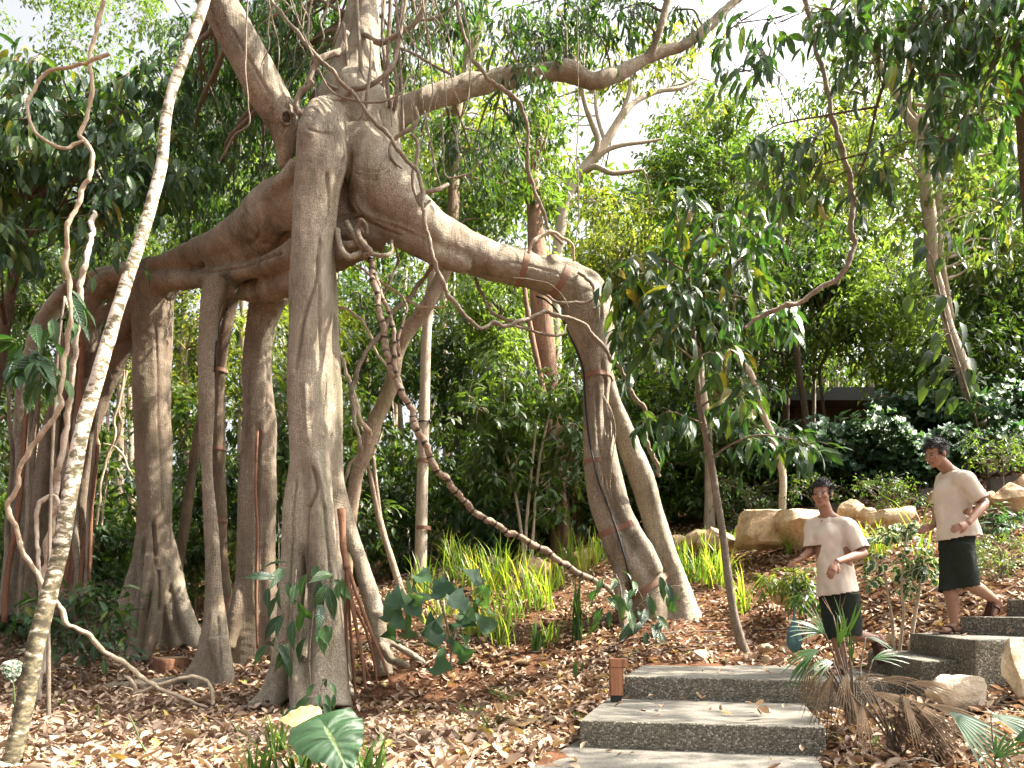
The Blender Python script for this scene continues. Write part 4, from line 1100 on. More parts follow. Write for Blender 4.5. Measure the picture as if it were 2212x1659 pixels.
def tree(name, label, cat, trunks, clumps, nleaf, size, leaf, bark_m, tmpl=LEAF_LO, droop=0.5, twigs=10, group=None, branches=True, twig_r=0.0,
         segs=10, flat=0.75, hue=0.0, width=None, sink=0.15, limb_r=0.03, crown_name='crown', trunk_name='trunk', wob=0.06):
    """trunks: list of row lists (x, y, z, r); the first one starts (or ends) at the ground."""
    sd = seed_of(len(clumps), nleaf, *(trunks[0][0][:3] if trunks else clumps[0][:3]))
    rng = np.random.default_rng(sd)
    allp = np.vstack([catmull(t, 6) for t in trunks]) if trunks else None
    base = min((tuple(r[:3]) for t in trunks for r in np.asarray(t)), key=lambda p: p[2]) if trunks else (clumps[0][0], clumps[0][1], g1(clumps[0][0], clumps[0][1]))
    root = empty(name, base, label, cat, group)
    s = Soup()
    for i, t in enumerate(trunks): s.tube(t, 6, segs, 0.5, wob, seed=sd + i)
    tips = None
    if clumps:
        pos, yd, zu, sz, rnd, tips = spray([c[:3] for c in clumps], [c[3] for c in clumps], nleaf, rng, size, droop, twigs, flat=flat, hue=hue)
        if branches and trunks: add_branches(s, allp, clumps, rng, limb_r)
        if twig_r: crown_twigs(s, clumps, tips, rng, twig_r)
    if s.n:
        link(trunk_name, s.mesh(trunk_name, [bark_m]), root)
    if clumps:
        link(crown_name, leaves_mesh(crown_name, tmpl, pos, yd, zu, sz, rnd, leaf, width), root)
    return root

def down(rows, extra=0.2):
    """Continue a trunk from its lowest point straight down into the ground."""
    q = px(rows) if len(rows[0]) == 4 and rows[0][2] < 100 and not isinstance(rows, np.ndarray) else np.asarray(rows)
    lo = int(q[:, 2].argmin()); p = q[lo]
    z = g1(p[0], p[1])
    if p[2] > z - 0.05:
        nb = np.array([p[0], p[1], z - extra, p[3] * 1.25])
        mid = np.array([p[0], p[1], (p[2] + z) / 2, p[3] * 1.05])
        add = [mid, nb] if p[2] - z > 0.6 else [nb]
        q = np.vstack([q, add]) if lo == len(q) - 1 else np.vstack([add[::-1], q])
    return q

r_ = np.random.default_rng(5)

# ---- leaves of the great fig itself (part of it), seen in the picture and the crown above it
def fig_crown():
    rng = np.random.default_rng(21)
    C = []
    C += boxc(440, 10, 640, 380, 8.6, 10.5, 40, 0.4, 0.65, rng)
    C += boxc(370, 60, 520, 480, 9.0, 10.8, 26, 0.4, 0.6, rng)
    C += boxc(560, -40, 760, 170, 8.2, 10.0, 16, 0.35, 0.6, rng)
    C += boxc(850, -20, 1010, 210, 8.0, 10.0, 11, 0.35, 0.55, rng)
    C += boxc(890, 130, 1120, 420, 8.6, 10.0, 9, 0.35, 0.55, rng)
    C += boxc(1000, -30, 1340, 95, 8.0, 9.6, 12, 0.35, 0.55, rng)
    C += boxc(1060, 70, 1230, 150, 7.7, 8.6, 5, 0.3, 0.4, rng)
    C += boxc(1340, -30, 1500, 50, 8.2, 9.2, 4, 0.3, 0.4, rng)
    low = list(C)
    pos, yd, zu, sz, rnd, tips = spray([c[:3] for c in C], [c[3] for c in C], 17000, rng, 0.115, 0.9, 11, hue=-0.04)
    me = leaves_mesh('crown', LEAF_NARROW, pos, yd, zu, sz, rnd, M['lf_fig'], 1.05)
    link('crown', me, FIG)
    s = Soup()
    # the limbs that carry these clumps
    src = np.vstack([catmull(px(FT[i][2]), 6) for i in (9, 14, 16, 17)])
    add_branches(s, src, low, rng, 0.028)
    crown_twigs(s, low, tips, rng, 0.004, 2)
    me = s.mesh('branchlets', [M['sapling']]); link('branchlets', me, FIG)
    # upper crown: the part of the tree that shades the ground, above the picture
    U = []
    for _ in range(46):
        x, y = rng.uniform(-5.5, 6.5), rng.uniform(4.0, 12.5)
        U.append((x, y, max(rng.uniform(8.6, 11.5) + 0.15 * abs(x), 1 + .94 * y + rng.uniform(1.2, 2.4)), rng.uniform(0.7, 1.2)))
    pos, yd, zu, sz, rnd, tips = spray([c[:3] for c in U], [c[3] for c in U], 4800, rng, 0.27, 0.8, 10)
    link('crown', leaves_mesh('crown', LEAF_MID, pos, yd, zu, sz, rnd, M['lf_fig']), FIG)
    s = Soup(); add_branches(s, src, U, rng, 0.05); link('branchlets', s.mesh('branchlets', [M['bark_tan']]), FIG)
fig_crown()

# ---- lianas and pole trees near the camera
def rough(q, sd):
    """Kinks and swellings along a stem."""
    L = np.concatenate(([0], np.cumsum(np.linalg.norm(np.diff(q[:, :3], axis=0), axis=1))))
    q = q.copy()
    for i in range(len(q)):
        r = q[i, 3]
        nv = noise.noise_vector((L[i] * 5 + sd, sd * .37, 0)) * r * 1.5 + noise.noise_vector((L[i] * 16 + sd, sd * .7, 3)) * r * .6
        q[i, :3] += np.array(nv); q[i, 3] *= 1 + .28 * noise.noise((L[i] * 9, sd * 1.3, 1)) + .16 * noise.noise((L[i] * 30, sd * 1.3, 1))
    return q

def liana(rows, label, mat, name='liana', cat='liana', n=9, segs=10, wob=0.10, extra=(), ring=False, group='lianas hanging round the fig tree', ground=False):
    q = px(rows, .86)
    s = Soup()
    qq = rough(catmull(q, n), seed_of(*rows[0])); V, F = tube(qq[:, :3], np.maximum(qq[:, 3], .001), segs, None, wob, seed_of(*rows[0])); s.add(V, F, 0.5)
    ringv = [np.repeat(np.concatenate(([0], np.cumsum(np.linalg.norm(np.diff(qq[:, :3], axis=0), axis=1)))) * 6.0, segs), [0, 0]]
    for k, e in enumerate(extra):
        e3 = rough(catmull(px(e, .86), n), k + 5); V, F = tube(e3[:, :3], np.maximum(e3[:, 3], .001), segs, None, wob, k + 3); s.add(V, F, 0.5)
        ringv += [np.repeat(np.concatenate(([0], np.cumsum(np.linalg.norm(np.diff(e3[:, :3], axis=0), axis=1)))) * 6.0, segs), [0, 0]]
    me = s.mesh(name, [mat])
    if ring:
        at = me.attributes.new('ring', 'FLOAT', 'POINT'); at.data.foreach_set('value', np.concatenate(ringv).astype(np.float32))
    o = link(name, me)
    lo = q[q[:, 2].argmin()]
    rebase(o, lo[:3]); return tag(o, label, cat, group)

def pole_tree():
    rows = [(452, -60, 5.2, 20), (440, 10, 5.1, 20), (405, 105, 5.05, 20), (370, 200, 5.0, 20), (357, 270, 4.95, 21), (350, 350, 4.9, 22), (331, 425, 4.85, 23), (310, 500, 4.8, 23), (283, 580, 4.75, 24), (260, 650, 4.7, 25), (236, 730, 4.65, 26), (215, 800, 4.6, 27), (197, 860, 4.6, 28), (176, 934, 4.55, 29), (154, 1050, 4.5, 30), (133, 1174, 4.45, 31), (105, 1290, 4.4, 32), (80, 1387, 4.35, 33), (56, 1510, 4.3, 35), (30, 1627, 4.25, 38), (18, 1690, 4.22, 42)]
    q = px(rows)
    rt = empty('pole_tree', q[-1][:3], 'slim leaning tree with white patchy bark at the left edge of the clearing', 'tree')
    s = Soup(); s.tube(q, 6, 16, 0.5, 0.06, seed=3)
    link('trunk', s.mesh('trunk', [M['spotted']]), rt)
    rng = np.random.default_rng(3)
    top = [(*P(452 + rng.uniform(-60, 60), -220 + rng.uniform(-90, 60), 5.2 + rng.uniform(-.5, .5)), 0.35) for _ in range(7)]
    s = Soup(); s.tube([(*q[0][:3], 0.03), (q[0][0] + .05, q[0][1], q[0][2] + 0.5, 0.015)], 3, 6); add_branches(s, np.array([[*q[0]]]), top, rng, 0.015)
    link('branchlets', s.mesh('branchlets', [M['sapling']]), rt)
    pos, yd, zu, sz, rnd, tips = spray([c[:3] for c in top], [c[3] for c in top], 320, rng, 0.15, 0.8, 8)
    link('crown', leaves_mesh('crown', LEAF_MID, pos, yd, zu, sz, rnd, M['lf_mid']), rt)
pole_tree()

liana([(228, -40, 5.6, 10), (225, 0, 5.6, 10), (214, 40, 5.6, 10), (205, 75, 5.6, 10), (196, 110, 5.6, 9), (192, 140, 5.6, 9), (199, 200, 5.6, 9), (186, 250, 5.6, 10), (172, 290, 5.6, 10), (186, 308, 5.6, 11), (202, 340, 5.6, 11), (192, 385, 5.6, 10), (174, 410, 5.6, 10), (168, 440, 5.6, 10), (146, 500, 5.6, 10), (144, 545, 5.65, 11), (147, 610, 5.7, 11), (151, 675, 5.7, 11), (143, 760, 5.8, 11), (130, 838, 5.8, 11), (120, 880, 5.85, 12), (101, 923, 5.9, 12), (60, 980, 5.95, 12), (38, 1035, 6.0, 12), (20, 1094, 6.05, 12), (28, 1130, 6.1, 12), (46, 1180, 6.2, 12), (74, 1228, 6.3, 12), (117, 1297, 6.4, 12), (150, 1345, 6.5, 12), (187, 1371, 6.6, 12), (230, 1412, 6.7, 11), (277, 1430, 6.75, 12), (312, 1468, 6.8, 12), (345, 1486, 6.8, 10), (390, 1508, 6.85, 9), (448, 1526, 6.9, 7)],
      'long pale wavy liana snaking down the left side to the leaf litter', M['liana_pale'],
      extra=[[(460, 1520, 6.85, 8), (455, 1492, 6.85, 9), (440, 1470, 6.85, 9), (420, 1462, 6.82, 9), (385, 1466, 6.8, 9), (347, 1473, 6.8, 9), (310, 1490, 6.8, 8), (288, 1499, 6.8, 6)],
             [(288, 1499, 6.8, 10), (286, 1478, 6.78, 10), (276, 1464, 6.76, 9), (270, 1458, 6.75, 6)]])
liana([(238, 117, 5.5, 8), (222, 126, 5.5, 9), (190, 138, 5.5, 8), (150, 147, 5.5, 8), (125, 150, 5.5, 8), (100, 160, 5.5, 8), (80, 180, 5.5, 8), (66, 205, 5.5, 8), (57, 227, 5.5, 8), (62, 255, 5.5, 8), (75, 282, 5.5, 8), (105, 305, 5.52, 8), (140, 323, 5.55, 8), (158, 312, 5.58, 8), (180, 305, 5.6, 6)], 'pale looping liana that makes a ring beside the wavy liana at upper left', M['liana_pale'])
liana([(236, 240, 10.4, 7), (222, 330, 10.2, 8), (212, 400, 9.4, 8), (205, 445, 7.6, 10), (196, 500, 6.6, 12), (184, 560, 6.3, 13), (175, 610, 6.3, 13), (171, 675, 6.3, 13), (164, 740, 6.35, 13), (155, 817, 6.4, 13), (144, 900, 6.45, 13), (128, 998, 6.5, 14), (120, 1050, 6.6, 14), (112, 1120, 6.7, 14), (104, 1190, 6.8, 14), (98, 1254, 6.9, 15), (94, 1330, 7.0, 16), (90, 1420, 7.1, 18), (88, 1530, 7.2, 20)],
      'straight grey liana with pale spots just right of the wavy liana', M['bark_light'], extra=[[(112, 1110, 6.55, 9), (124, 1090, 6.5, 9), (112, 1072, 6.5, 9), (90, 1082, 6.5, 10), (78, 1110, 6.5, 10), (76, 1150, 6.5, 10), (84, 1220, 6.5, 9), (86, 1290, 6.6, 8)], [(95, 1210, 6.5, 9), (104, 1175, 6.5, 9), (120, 1162, 6.5, 8), (126, 1140, 6.55, 7)]])
for k, rows in enumerate([
    [(262, 780, 10.6, 6), (266, 830, 10.6, 6), (250, 900, 10.6, 6), (246, 950, 10.6, 6), (222, 1020, 10.6, 6), (214, 1100, 10.6, 6), (200, 1180, 10.6, 6), (192, 1300, 10.6, 6)],
    [(275, 800, 10.8, 4), (258, 880, 10.8, 5), (262, 930, 10.8, 5), (236, 990, 10.8, 5), (226, 1080, 10.8, 5), (212, 1200, 10.8, 5)],
    [(225, 960, 10.7, 6), (250, 965, 10.7, 6), (268, 985, 10.7, 6), (280, 1020, 10.7, 6), (300, 1035, 10.7, 6)],
    [(200, 920, 10.6, 4), (212, 960, 10.6, 5), (205, 1000, 10.6, 5), (190, 1040, 10.6, 4)]]):
    liana(rows, ['pale kinked liana hanging behind the white patchy tree, thickest of its tangle', 'thin pale liana crossing the tangle behind the white patchy tree', 'short pale liana hooking right towards the stout left column', 'thin twisted liana nearest the red roots in the tangle'][k], M['liana_pale'], n=6, segs=6, group='tangle of thin pale lianas')

liana([(575, -40, 7.2, 8), (594, 12, 7.2, 9), (640, 68, 7.1, 9), (682, 120, 7.0, 10), (722, 162, 6.95, 10), (762, 204, 6.95, 10), (800, 252, 6.95, 10), (842, 296, 7.0, 10), (872, 335, 7.05, 10), (902, 372, 7.1, 10), (912, 405, 7.1, 10), (914, 440, 7.1, 10), (917, 475, 7.1, 11), (922, 504, 7.12, 11), (935, 550, 7.15, 11), (950, 592, 7.2, 11), (963, 625, 7.25, 11), (982, 656, 7.3, 11), (1005, 682, 7.4, 10), (1038, 709, 7.5, 10), (1066, 699, 7.6, 10), (1106, 702, 7.7, 10), (1145, 688, 7.8, 10), (1186, 676, 7.9, 10), (1225, 685, 7.95, 11), (1261, 702, 8.0, 11), (1298, 745, 8.0, 11), (1335, 793, 8.0, 12), (1354, 825, 8.05, 11), (1367, 852, 8.1, 11), (1388, 880, 8.15, 11), (1397, 905, 8.2, 11), (1394, 935, 8.25, 11), (1402, 965, 8.3, 11), (1415, 990, 8.4, 10), (1424, 1030, 8.6, 8)],
      'long grey liana crossing the whole fig from upper left to the double leg', M['liana_brown'])
liana([(780, 510, 7.35, 15), (794, 553, 7.3, 16), (804, 590, 7.2, 16), (814, 625, 7.15, 16), (824, 680, 7.1, 16), (832, 730, 7.1, 17), (842, 785, 7.1, 18), (853, 815, 7.1, 19), (868, 845, 7.1, 18), (886, 890, 7.1, 18), (906, 933, 7.1, 19), (918, 965, 7.12, 18), (936, 997, 7.15, 17), (956, 1030, 7.2, 17), (978, 1057, 7.3, 17), (1005, 1084, 7.4, 17), (1036, 1112, 7.5, 16), (1070, 1135, 7.6, 16), (1108, 1156, 7.7, 16), (1160, 1184, 7.8, 16), (1213, 1214, 7.9, 15), (1262, 1240, 8.0, 14), (1305, 1268, 8.1, 13), (1325, 1285, 8.15, 10)],
      'thick ringed liana sweeping from under the fig body down to the right', M['ringed'], ring=True, segs=12, wob=0.05,
      extra=[[(808, 590, 7.2, 9), (822, 635, 7.15, 9), (844, 688, 7.1, 10), (850, 740, 7.1, 11), (853, 790, 7.1, 12), (862, 830, 7.1, 12)], [(858, 770, 7.1, 8), (862, 720, 7.15, 7), (876, 670, 7.2, 6), (870, 640, 7.25, 5)]])
liana([(935, 572, 7.9, 10), (915, 605, 7.9, 10), (880, 648, 7.85, 10), (842, 688, 7.8, 11), (812, 730, 7.8, 11), (782, 777, 7.8, 11), (766, 825, 7.8, 12), (758, 873, 7.8, 12), (764, 905, 7.8, 11), (772, 940, 7.8, 10), (774, 980, 7.85, 9), (755, 1010, 7.9, 8), (738, 1050, 7.95, 8)], 'brown liana slanting from the right arm down to the left behind the ringed liana', M['liana_brown'])
liana([(826, 560, 7.7, 10), (840, 500, 7.6, 9), (860, 560, 8.6, 7), (845, 600, 8.6, 8), (826, 640, 8.6, 8), (818, 680, 8.6, 7)], 'short dark liana stub hooking below the fig body', M['liana_brown'], n=6)
liana([(712, 690, 8.0, 8), (730, 740, 8.0, 9), (746, 793, 8.0, 10), (764, 850, 8.0, 11), (782, 905, 8.05, 11), (800, 930, 8.1, 10), (796, 960, 8.2, 9)], 'thin tan liana leaning right from the front column', M['liana_pale'], extra=[[(712, 657, 8.0, 6), (745, 668, 8.0, 7), (778, 690, 8.0, 7), (800, 725, 8.0, 7), (812, 760, 8.0, 6), (835, 790, 8.0, 6), (850, 810, 8.0, 5)], [(760, 569, 8.0, 5), (810, 600, 8.0, 6), (870, 640, 8.0, 6), (905, 660, 8.0, 6), (960, 665, 8.0, 4)]])
liana([(1027, 600, 8.2, 8), (1040, 640, 8.2, 8), (1060, 668, 8.2, 8), (1090, 690, 8.2, 8), (1120, 700, 8.2, 8), (1150, 708, 8.2, 7)], 'brown liana hanging in a shallow curve below the right arm', M['liana_brown'],
      extra=[[(1106, 700, 8.0, 5), (1150, 716, 8.0, 6), (1190, 725, 8.0, 6), (1215, 718, 8.05, 5), (1222, 700, 8.1, 4)], [(1106, 600, 7.8, 3), (1180, 610, 7.8, 3), (1215, 640, 7.8, 3), (1228, 665, 7.8, 3)]])
liana([(1140, 545, 7.9, 8), (1150, 528, 7.9, 9), (1170, 512, 7.9, 9), (1192, 503, 7.95, 9), (1215, 512, 8.0, 8), (1235, 535, 8.05, 8), (1240, 565, 8.1, 7)], 'tan liana looping over the top of the arching arm', M['liana_pale'])
liana([(1180, 640, 8.05, 6), (1210, 655, 8.0, 8), (1240, 652, 8.0, 8), (1270, 648, 8.0, 8), (1286, 640, 8.02, 9), (1280, 618, 8.1, 9), (1262, 600, 8.15, 9), (1250, 592, 8.2, 8)], 'grey root like liana gripping the bend of the arching arm', M['liana_brown'], extra=[[(1308, 632, 8.2, 9), (1305, 645, 8.15, 9), (1295, 660, 8.1, 8), (1280, 668, 8.1, 6)]])
liana([(985, -30, 7.4, 8), (995, 50, 7.4, 9), (1015, 110, 7.4, 9), (1045, 160, 7.4, 10), (1080, 195, 7.5, 10), (1120, 222, 7.6, 10), (1130, 245, 7.7, 9), (1140, 290, 7.8, 9), (1138, 350, 7.9, 9), (1155, 410, 8.0, 9), (1175, 460, 8.05, 9), (1192, 500, 8.1, 9), (1215, 525, 8.15, 8)], 'grey liana falling from top centre across the right limb to the arching arm', M['liana_brown'])
liana([(1246, -30, 8.0, 3), (1248, 100, 8.0, 3), (1250, 250, 8.0, 3), (1246, 350, 8.0, 3), (1250, 450, 8.0, 3), (1244, 520, 8.05, 3)], 'very thin dark liana hanging straight from the right limb', M['liana_brown'], n=6, segs=6)
for k, (rows, lb) in enumerate([
    ([(680, -20, 7.3, 5), (664, 60, 7.3, 6), (672, 110, 7.3, 7), (700, 170, 7.3, 7), (756, 205, 7.3, 6)], 'thin liana curving down in front of the left limb junction'),
    ([(536, -20, 6.7, 4), (532, 60, 6.75, 4), (530, 150, 6.75, 4), (536, 220, 6.8, 4), (538, 268, 6.85, 4), (510, 290, 6.9, 4), (484, 330, 7.0, 4), (474, 352, 7.1, 3)], 'thin liana hanging in front of the sunlit left limb'),
    ([(885, -30, 7.4, 5), (905, 40, 7.4, 6), (960, 30, 7.4, 5), (1000, -20, 7.4, 5)], 'thin swag of liana at the top edge right of the trunk'),
    ([(862, 100, 7.3, 6), (900, 120, 7.3, 7), (940, 140, 7.3, 7), (980, 165, 7.35, 7)], 'short pale liana crossing above the right limb'),
    ([(940, -20, 7.4, 5), (950, 30, 7.4, 6), (970, 90, 7.4, 6), (980, 168, 7.4, 5)], 'thin liana dropping on to the right limb'),
    ([(918, 240, 7.5, 4), (932, 320, 7.5, 5), (945, 380, 7.5, 5), (954, 410, 7.5, 5)], 'thin pale liana hanging below the right limb beside the diagonal liana'),
    ([(954, 240, 7.7, 4), (958, 300, 7.7, 4), (962, 380, 7.7, 4), (1010, 375, 7.7, 4), (1040, 350, 7.7, 4)], 'thin liana with an upturned end below the right limb'),
    ([(624, -20, 7.0, 4), (650, 60, 7.0, 4), (690, 150, 7.0, 4), (720, 200, 6.98, 4), (790, 222, 6.95, 5), (860, 205, 6.95, 4), (884, 160, 7.0, 4)], 'thin liana swinging in a wide loop across the main trunk')]):
    liana(rows, lb, M['liana_brown'], n=6, segs=6, group='thin lianas round the trunk')
liana([(1725, -60, 6.4, 10), (1738, 0, 6.4, 11), (1755, 60, 6.4, 11), (1768, 115, 6.4, 11), (1784, 180, 6.4, 12), (1798, 250, 6.4, 12), (1815, 300, 6.4, 13), (1828, 350, 6.4, 13), (1838, 400, 6.4, 13), (1843, 450, 6.4, 13), (1842, 505, 6.4, 13), (1838, 550, 6.4, 13), (1825, 582, 6.4, 13), (1803, 605, 6.4, 13), (1765, 628, 6.4, 13), (1723, 650, 6.4, 13), (1690, 663, 6.4, 13), (1648, 682, 6.4, 11), (1625, 695, 6.4, 9), (1608, 708, 6.4, 5)],
      'smooth grey hook shaped liana hanging at the right and ending in mid air', M['liana_brown'], ring=False)

# ---- middle distance trees with named positions
def pxr(rows): return px(rows)
q = down([(1060, -40, 9.6, 20), (1040, 30, 9.6, 21), (1022, 95, 9.6, 22), (995, 165, 9.6, 23), (985, 270, 9.6, 23), (980, 360, 9.6, 24), (979, 450, 9.5, 26), (974, 530, 9.4, 30), (962, 581, 9.4, 30), (940, 625, 9.4, 29), (922, 661, 9.4, 29), (897, 695, 9.45, 31), (874, 725, 9.45, 32), (856, 765, 9.5, 30), (850, 809, 9.5, 30), (838, 850, 9.5, 32), (818, 893, 9.5, 34), (800, 940, 9.5, 32), (786, 985, 9.5, 30), (770, 1030, 9.5, 28), (762, 1081, 9.5, 28), (752, 1160, 9.5, 28), (745, 1250, 9.5, 30)])
rng = np.random.default_rng(41)
tree('leaning_tree', 'mossy tree leaning right under the arching arm beside the ringed liana', 'tree', [q], boxc(960, 330, 1100, 520, 9.4, 11, 9, 0.35, 0.6, rng), 900, 0.13, M['lf_mid'], M['bark_moss'], LEAF_MID, twig_r=0.004, segs=14)
q = down([(940, 480, 11, 16), (934, 589, 11, 18), (928, 650, 11, 19), (922, 713, 11, 20), (918, 833, 11, 23), (914, 993, 11, 25), (908, 1209, 11, 30)])
tree('slender_tree', 'straight pale slender tree with a black clamp, behind the ringed liana', 'tree', [q], boxc(880, 340, 1010, 500, 10.6, 12, 8, 0.4, 0.6, rng), 800, 0.15, M['lf_mid'], M['bark_light'], LEAF_MID, twig_r=0.004, segs=14)
_s = Soup(); _c = P(916, 913, 11)
for zz, mm, nm, lb in ((0, 'black', 'clamp', 'black clamp round the slender pale tree'), (-.62, 'strap', 'strap', 'faded brown strap round the upper slender pale tree'), (-1.7, 'strap', 'strap', 'faded brown strap round the lower slender pale tree')):
    s = Soup(); c = Vector((_c.x + 0.0 - (0.01 if zz else 0), _c.y, _c.z + zz)); R_ = Rpx(24.5 + (1 if zz == -.62 else 3.5 if zz < -1 else 0), 11) + 0.012
    hh = 0.010 if mm == 'black' else 0.03
    V = []; F = []
    for i in range(32):
        a = i / 32 * 2 * math.pi
        for rr, h in ((R_, -hh), (R_ + .005, -hh), (R_ + .005, hh), (R_, hh)): V.append((c.x + rr * math.cos(a), c.y + rr * math.sin(a), c.z + h))
    for i in range(32):
        j = (i + 1) % 32
        for k in range(4): F.append((4 * i + k, 4 * i + (k + 1) % 4, 4 * j + (k + 1) % 4, 4 * j + k))
    rt = empty(nm, c, lb, nm)
    link('band', mesh_np('band', V, F, [M[mm]], False), rt)
    if mm == 'black':
        s.tube([(c.x + R_ * .9, c.y - R_ * .6, c.z + .03, .016), (c.x + R_ * 1.0, c.y - R_ * .62, c.z, .02), (c.x + R_ * 1.02, c.y - R_ * .6, c.z - .03, .014)], 3, 8)
        link('clip', s.mesh('clip', [M['black']]), rt)
q = down([(790, 990, 9.9, 10), (802, 1033, 9.9, 12), (818, 1113, 9.9, 14), (832, 1165, 9.9, 14), (846, 1209, 9.9, 15), (862, 1260, 9.9, 16), (885, 1330, 9.6, 16), (900, 1390, 9.3, 15)])
tree('thin_trunk', 'thin tan trunk leaning left to right behind the strut of the front column', 'tree', [q, px([(806, 985, 9.9, 8), (812, 1040, 9.9, 8), (822, 1120, 9.9, 9)])], boxc(770, 860, 830, 960, 9.7, 10.3, 4, 0.2, 0.35, rng), 160, 0.13, M['lf_mid'], M['bark_tan'], LEAF_MID)
q = down([(862, 860, 15, 9), (866, 913, 15, 10), (866, 960, 15, 10), (874, 1010, 15, 10), (876, 1073, 15, 11), (880, 1180, 15, 12)])
tree('thin_trunk', 'crooked thin pale trunk left of the straight slender tree, farther back', 'tree', [q], boxc(800, 720, 900, 860, 14, 16, 8, 0.4, 0.7, rng), 700, 0.17, M['lf_forest'], M['bark_light'])
# flaky red trunk behind the light green shrub, with a second thin stem hugging it
q = down([(1150, 380, 13.2, 30), (1158, 520, 13.1, 38), (1165, 600, 13, 42), (1175, 713, 13, 46), (1183, 800, 13, 40), (1191, 873, 13, 38), (1200, 980, 13, 42), (1207, 1060, 13, 44), (1212, 1180, 13, 52)])
q2 = px([(1128, 540, 12.7, 9), (1135, 640, 12.7, 10), (1150, 730, 12.7, 12), (1165, 800, 12.7, 12), (1185, 900, 12.7, 12), (1205, 1000, 12.65, 12), (1218, 1080, 12.6, 14), (1222, 1180, 12.6, 16)])
q3 = px([(1240, 930, 13.2, 20), (1238, 1000, 13.2, 24), (1240, 1080, 13.2, 28), (1246, 1180, 13.2, 34)])
tree('red_barked_tree', 'large tree with flaky red brown trunk behind the light green shrub', 'tree', [q, q2, q3], boxc(1010, 180, 1210, 480, 12, 15, 20, 0.5, 0.85, rng), 2600, 0.15, M['lf_bright'], M['bark_red'], segs=14)
# pale forked tree against the bright sky
T = [down([(1255, 375, 16, 24), (1243, 385, 16, 25), (1228, 415, 16, 24), (1219, 445, 16, 23), (1210, 500, 16, 23), (1203, 548, 16, 23), (1200, 640, 16, 24), (1200, 900, 16, 28)]),
     px([(1243, 385, 16, 25), (1275, 348, 16, 22), (1307, 308, 16, 20), (1325, 280, 16, 18), (1339, 256, 16, 16), (1352, 240, 16, 14), (1367, 224, 16.2, 12), (1395, 208, 16.4, 11), (1427, 196, 16.6, 9), (1470, 190, 16.8, 8), (1510, 168, 17, 6)]),
     px([(1275, 348, 16, 14), (1291, 308, 15.8, 13), (1280, 270, 15.7, 13), (1267, 236, 15.6, 11), (1259, 200, 15.5, 9), (1262, 150, 15.4, 7)]),
     px([(1262, 372, 16, 14), (1285, 360, 15.8, 12), (1305, 368, 15.7, 11), (1323, 374, 15.7, 10), (1350, 372, 15.7, 9), (1390, 366, 15.7, 5)]),
     px([(1275, 355, 16, 12), (1310, 325, 15.9, 10), (1350, 312, 15.9, 9), (1400, 306, 16, 7), (1430, 300, 16, 4)]),
     px([(1339, 256, 16, 11), (1358, 205, 16, 10), (1366, 160, 16, 8)]),
     px([(1307, 308, 16, 8), (1290, 250, 16, 8), (1285, 200, 16, 6)])]
CL = boxc(1180, 60, 1330, 200, 15, 18, 12, 0.5, 0.8, rng) + boxc(1330, 40, 1530, 190, 15.5, 19, 14, 0.5, 0.8, rng) + boxc(1040, 60, 1230, 330, 15, 18, 14, 0.5, 0.9, rng) + boxc(1260, 380, 1420, 470, 16, 19, 8, 0.5, 0.8, rng) + boxc(1400, 200, 1560, 270, 16, 19, 6, 0.4, 0.7, rng)
tree('forked_tree', 'pale forked tree with bare branches against the bright sky', 'tree', T, CL, 4200, 0.16, M['lf_yellow'], M['bark_light'], limb_r=0.02, twig_r=0.006)
# dense rounded tree
CL = []
for _ in range(60):
    a = rng.uniform(0, 2 * math.pi); rr = math.sqrt(rng.uniform(0, 1))
    CL.append((*P(1555 + 150 * rr * math.cos(a), 355 + 175 * rr * math.sin(a) * (1 if math.sin(a) > 0 else .9), 19 + rng.uniform(-1.6, 1.6)), rng.uniform(0.55, 0.95)))
tree('dense_tree', 'dense rounded dark green tree right of the bright sky gap', 'tree', [down([(1560, 420, 19.5, 20), (1565, 700, 19.5, 26)])], CL, 9000, 0.17, M['lf_bright'], M['bark_dark'], droop=0.3, hue=-0.12)
# right tree with climbing pothos
T = [down([(1990, 250, 12, 22), (1998, 300, 12, 26), (2000, 400, 12, 24), (2006, 455, 12, 27), (2011, 500, 12, 28), (2012, 540, 12, 23), (2016, 580, 12, 20), (2030, 620, 12, 17), (2038, 660, 12, 18), (2050, 710, 12, 21), (2073, 775, 12, 26), (2092, 835, 12, 29), (2109, 895, 12, 31), (2122, 950, 12, 32), (2132, 1000, 12, 34), (2140, 1050, 12, 38)]),
     px([(1998, 310, 12, 22), (1975, 270, 12, 18), (1955, 245, 12, 16), (1940, 205, 12, 15), (1918, 170, 12.1, 15), (1895, 125, 12.2, 13), (1873, 85, 12.3, 12), (1850, 30, 12.4, 9), (1840, -20, 12.4, 8)]),
     px([(1992, 300, 12, 16), (1978, 260, 12, 14), (1966, 230, 12, 11), (1964, 180, 12, 10), (1963, 125, 12, 10), (1966, 60, 12, 9), (1966, -20, 12, 8)]),
     px([(2000, 300, 12, 16), (2006, 265, 12, 14), (2010, 248, 12, 12), (2000, 230, 12, 9), (1975, 225, 12, 6)]),
     px([(2024, 330, 12.6, 11), (2028, 450, 12.6, 12), (2034, 560, 12.6, 12), (2058, 700, 12.6, 12)])]
CL = boxc(1760, -20, 1960, 200, 11, 13.5, 14, 0.4, 0.65, rng) + boxc(1880, 250, 2212, 480, 11.5, 14, 20, 0.45, 0.75, rng) + boxc(2020, 60, 2240, 280, 11, 13.5, 12, 0.45, 0.7, rng) + boxc(2040, 430, 2240, 640, 12.5, 14, 12, 0.45, 0.7, rng)
